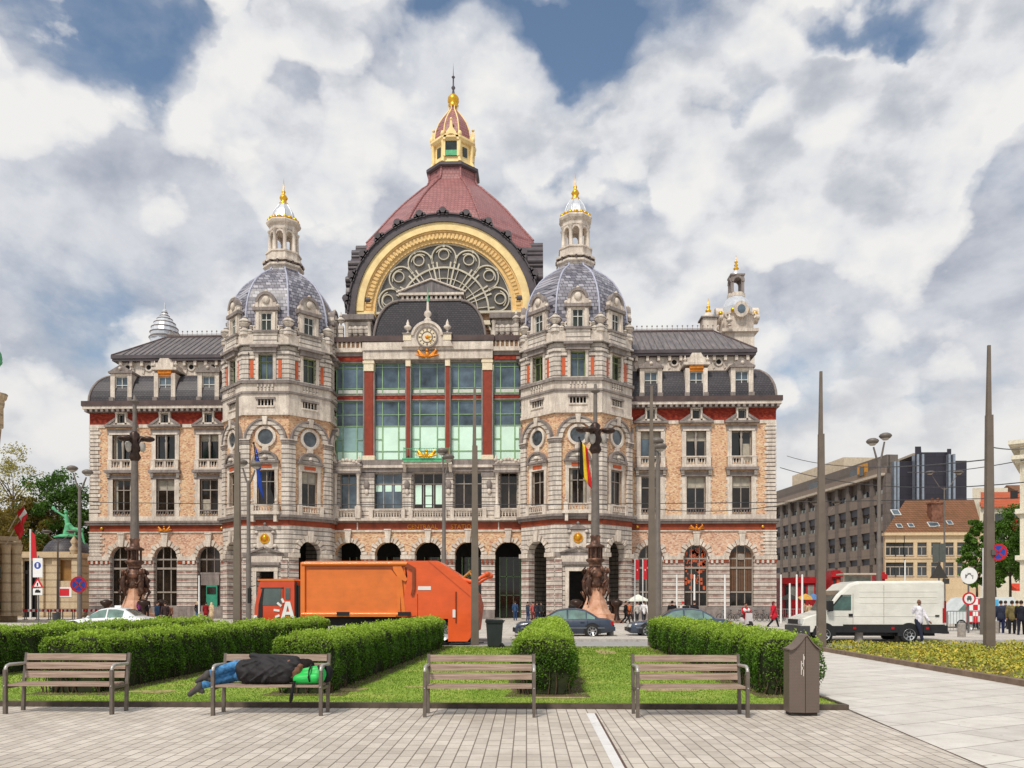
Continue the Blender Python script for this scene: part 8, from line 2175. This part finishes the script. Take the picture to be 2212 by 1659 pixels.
# building cut by the right edge
def edge_right():
    Y = 52; K = Y/FP/1.02; z = lambda v: H+(HV-v)*K; a = W(2203, HV, Y); e = empty('corner_building', (a.x, Y, 0), -.60, 'cream corner building with cornices cut by the right edge', 'building')
    b = MB(); b.box(0, 9, 0, 20, 0, z(965))
    for v, d, h_ in ((953,.6,.25),(958,.45,.2),(985,.45,.25),(990,.25,.3),(1100,.25,.3),(1200,.25,.3)): b.box(-d, 9, -d, 20, z(v)-h_, z(v))
    b.build('wall', wht, e)
    for v in (1020, 1060, 1130, 1170): b = MB(); b.box(.5, 1.6, -.04, 0, z(v+12), z(v-12)); b.build('window', wind, e)
    b = MB(); b.box(-.5,-.1,-.3,.0,z(1077),z(1060)); b.tube([(-.3,-.15,z(1065)),(0,-.15,z(1065))], .04, 5); b.build('lantern', blackp, e)
edge_right()
# left edge building with column and green statue
creamst = stone('warm_old_stone', (208,190,160), (166,142,112), .8, .4, .4)
def edge_left():
    Y = 60; K = Y/FP/.975; z = lambda v: H+(HV-v)*K; a = W(4, HV, Y); ux = lambda u: W(u, HV, Y).x-a.x
    e = empty('column_building', (a.x-.38, Y, 0), .62, 'pale stone building with a green roof ball cut by the left edge', 'building')
    b = MB(); b.box(-6, ux(3), 0, 12, 0, z(930)); b.box(-6, ux(12), -.3, 11, z(930), z(922)); b.box(-6, ux(8), -.2, 11, z(950), z(930)); b.lathe([(.5,0),(.5,2),(.7,2.2),(.8,2.6),(.3,2.7)], 10, (ux(2), 0, z(925))); b.ball((ux(3), 0, z(872)), .55, 0, 10, 8, 1,1,1.4); b.build('wall', creamst, e)
    b = MB(); b.ball((ux(-8), .2, z(775)), .8, 0, 12, 8, 1, 1, 1.3); b.ball((ux(-6), .2, z(750)), .45, 0, 10, 8); b.ball((ux(6), .2, z(782)), .3, 0, 8, 6); b.lathe([(.25,0),(.2,3.2)], 8, (ux(-4), .2, z(850))); b.build('green_statue', M['verdi'], e)
    Y = 66; K = Y/FP/.975; z = lambda v: H+(HV-v)*K; a = W(38, HV, Y); ux = lambda u: W(u, HV, Y).x-a.x
    e = empty('low_stone_building', (a.x, Y, 0), .60, 'low pale stone building with window bays at the left edge', 'building'); R = 0
    b = MB(); wall(b, -6, R, 0, z(1255), [(ux(0), ux(9), z(1315), z(1300), False), (ux(17), ux(28), z(1315), z(1300), False)], 0, .4, 0); wall(b, -6, R, z(1255), z(1175), [(ux(-4), ux(16), z(1250), z(1225), False)], 0, .4, 0)
    b.box(-6, R, .4, 8, 0, z(1175), 0); b.box(-6, R+.3, -.4, 8, z(1180), z(1172), 0); b.box(-6, R+.2, -.3, .2, z(1212), z(1208), 0); b.box(-6, R+.1, -.2, .2, z(1170), z(1160), 0)
    for u in (18, 36): b.lathe([(.5,0),(.4,.3),(.36,5.5),(.5,6)], 10, (ux(u), -.5, z(1330)), 0, 0)
    b.build('wall', creamst, e); b = MB(); b.box(-5.8, R-.3, .25, .3, z(1320), z(1185)); b.build('window', M['glass2'], e)
    # flags on leaning poles
    for u, v, lab in ((45, 1098, 'red and white flag on a leaning pole above the low left building'), (38, 1130, 'red flag hanging below the leaning pole at the left')):
        p = W(u, v, 64); e = empty('flag', (p.x, p.y, p.z), 0, lab, 'flag'); b = MB(); b.tube([(-1.3,.3,-1.9),(.35,0,.5)], .04, 6); b.build('pole', lightc, e)
        b = MB(); n_ = 8; vs = []
        for i in range(n_+1):
            t = i/n_; 
            for s_ in range(4): vs.append((.2-.9*t*.5+s_*.13+.05*math.sin(5*t+s_), -.02+.06*math.sin(4*s_+6*t), .3-t*.6-s_*.35-.1*t))
        b.add(vs, [(i*4+s_, i*4+s_+1, i*4+s_+5, i*4+s_+4) for i in range(n_) for s_ in range(3)], 0, True); 
        for i in range(len(b.m)): b.m[i] = 1 if (v < 1110 and i % 3 == 1) else 0
        o = b.build('cloth', [redm, whm], e); o.modifiers.new('t', 'SOLIDIFY').thickness = .02
edge_left()
def pavilion():
    Y = 86; K = Y/FP/.975; z = lambda v: H+(HV-v)*K; a = W(100, HV, Y); ux = lambda u: W(u, HV, Y).x-a.x
    e = empty('domed_pavilion', (a.x, Y, 0), 0, 'stone entrance pavilion with a dark dome and a green statue on top', 'pavilion')
    b = MB(); L, R = ux(28), ux(170)
    ops = [(ux(48), ux(88), 0, z(1212), False), (ux(126), ux(160), z(1255), z(1210), False), (ux(126), ux(160), z(1322), z(1290), False)]
    wall(b, L, R, 0, z(1205), [(ux(48), ux(88), 0, z(1212), False), (ux(126), ux(160), z(1255), z(1210), False)], 0, .6, 0)
    b.box(L, R, .6, 8, 0, z(1205), 0); b.box(L-.4, R+.4, -.5, 8.5, z(1206), z(1198), 0); b.box(L+1, R-1, 0, 8, z(1198), z(1192), 0)
    for u in (32, 45, 90, 122, 164): b.box(ux(u)-.35, ux(u)+.35, -.25, .2, 0, z(1206), 0)
    for u in (38, 160): b.lathe([(.3,0),(.5,.6),(.2,1.0),(.4,1.4),(.05,2)], 8, (ux(u), 0, z(1198)), 0, 0)
    b.build('wall', creamst, e)
    b = MB(); b.box(ux(49), ux(87), .3, .4, 0, z(1212)); 
    for q in range(5): x = ux(52+q*8); b.box(x-.08, x+.08, .1, .3, 0, z(1215))
    b.box(ux(49), ux(87), .05, .3, z(1240), z(1232)); b.build('gate', M['dark'], e)
    b = MB(); b.box(ux(127), ux(159), .35, .4, z(1255), z(1210)); b.build('window', M['goldo'] if False else flat('amber_window', (150,110,60), .3), e)
    b = MB(); b.box(ux(128), ux(156), -.06, 0, z(1290), z(1268)); b.build('poster', whm, e); b = MB(); b.box(ux(130), ux(150), -.1, -.06, z(1287), z(1272)); b.build('poster_print', redm, e)
    b = MB(); r = ux(152)-ux(100); b.lathe([(r,0),(r*.97,.5),(r*.88,1.1),(r*.7,1.7),(r*.45,2.1),(r*.4,2.2)], 16, (0, 4, z(1200))); b.build('dome', M['slate'], e)
    b = MB(); zt = z(1200)+2.2; b.lathe([(r*.5,0),(r*.55,.15),(r*.3,.4)], 12, (0,4,zt)); 
    capsule(b, (0,4,zt+.3), (.1,4,zt+1.4), .55, .4); capsule(b, (.1,4,zt+1.4), (.6,4,zt+1.0), .35, .3); capsule(b, (.6,4,zt+1.0), (1.6,4,zt+.9), .3, .25); capsule(b, (1.6,4,zt+.9), (2.0,4,zt-.8), .14, .1); capsule(b, (.9,4,zt+.8), (.8,4,zt+.1), .12, .1)
    capsule(b, (0,4,zt+1.5), (-.2,4,zt+2.6), .28, .2); b.ball((-.2,4,zt+3.0), .22, 0, 8, 6); capsule(b, (-.2,4,zt+2.4), (-1.3,4,zt+3.1), .12, .08); capsule(b, (-1.3,4,zt+3.1), (-1.7,4,zt+3.5), .1, .18)
    b.build('green_statue', M['verdi'], e)
    p = W(66, 1160, 80); e = empty('flagpole', (p.x, p.y, 0), 0, 'white pole with a small limp red flag before the domed pavilion', 'flag')
    b = MB(); b.tube([(0,0,0),(0,0,p.z+.8)], .09, 6); b.build('pole', whm, e); b = MB(); b.prism([(.05,p.z+.6),(.5,p.z+.2),(.7,p.z-2.8),(.1,p.z-2.2)], -.03,.03); b.build('cloth', redm, e)
    # slim white gate post between trees and station
    for u, v0 in ((163,1195),(182,1240)): pass
    a = W(170, HV, 92); b = MB(); b.box(-.6,.6,0,1,0,6.2); b.box(-.8,.8,-.2,1.2,6.2,6.6); b.box(-.5,.5,.1,.9,6.6,7.2); o = b.build('gate_pillar', creamst, None, (W(183,HV,92).x, 92, 0)); tag(o, 'pale gate pillar between the dark trees and the station corner', 'pillar')
    fence(150, 190, 90, 'dark gate railing under the dark green trees', 2.2)
pavilion()
# distant houses closing the square on both sides beyond the frame gaps
for i, (u0, u1, Y, v, m_, lab) in enumerate(((-420,-70,120,1120,creamst,'distant pale terrace beyond the left edge'),(2230,2700,110,1080,wht,'distant white terrace beyond the right edge'))):
    a, c = W(u0, HV, Y), W(u1, v, Y); e = empty('terrace_house', (a.x, Y, 0), 0, lab, 'building'); b = MB(); b.box(0, c.x-a.x, 0, 12, 0, c.z); b.build('wall', m_, e); b = MB(); w = c.x-a.x; b.add([(0,-.3,c.z),(w,-.3,c.z),(w,6,c.z+3),(0,6,c.z+3),(w,12,c.z),(0,12,c.z)], [(0,1,2,3),(3,2,4,5),(0,3,5),(1,4,2)]); b.build('roof', roofb, e)
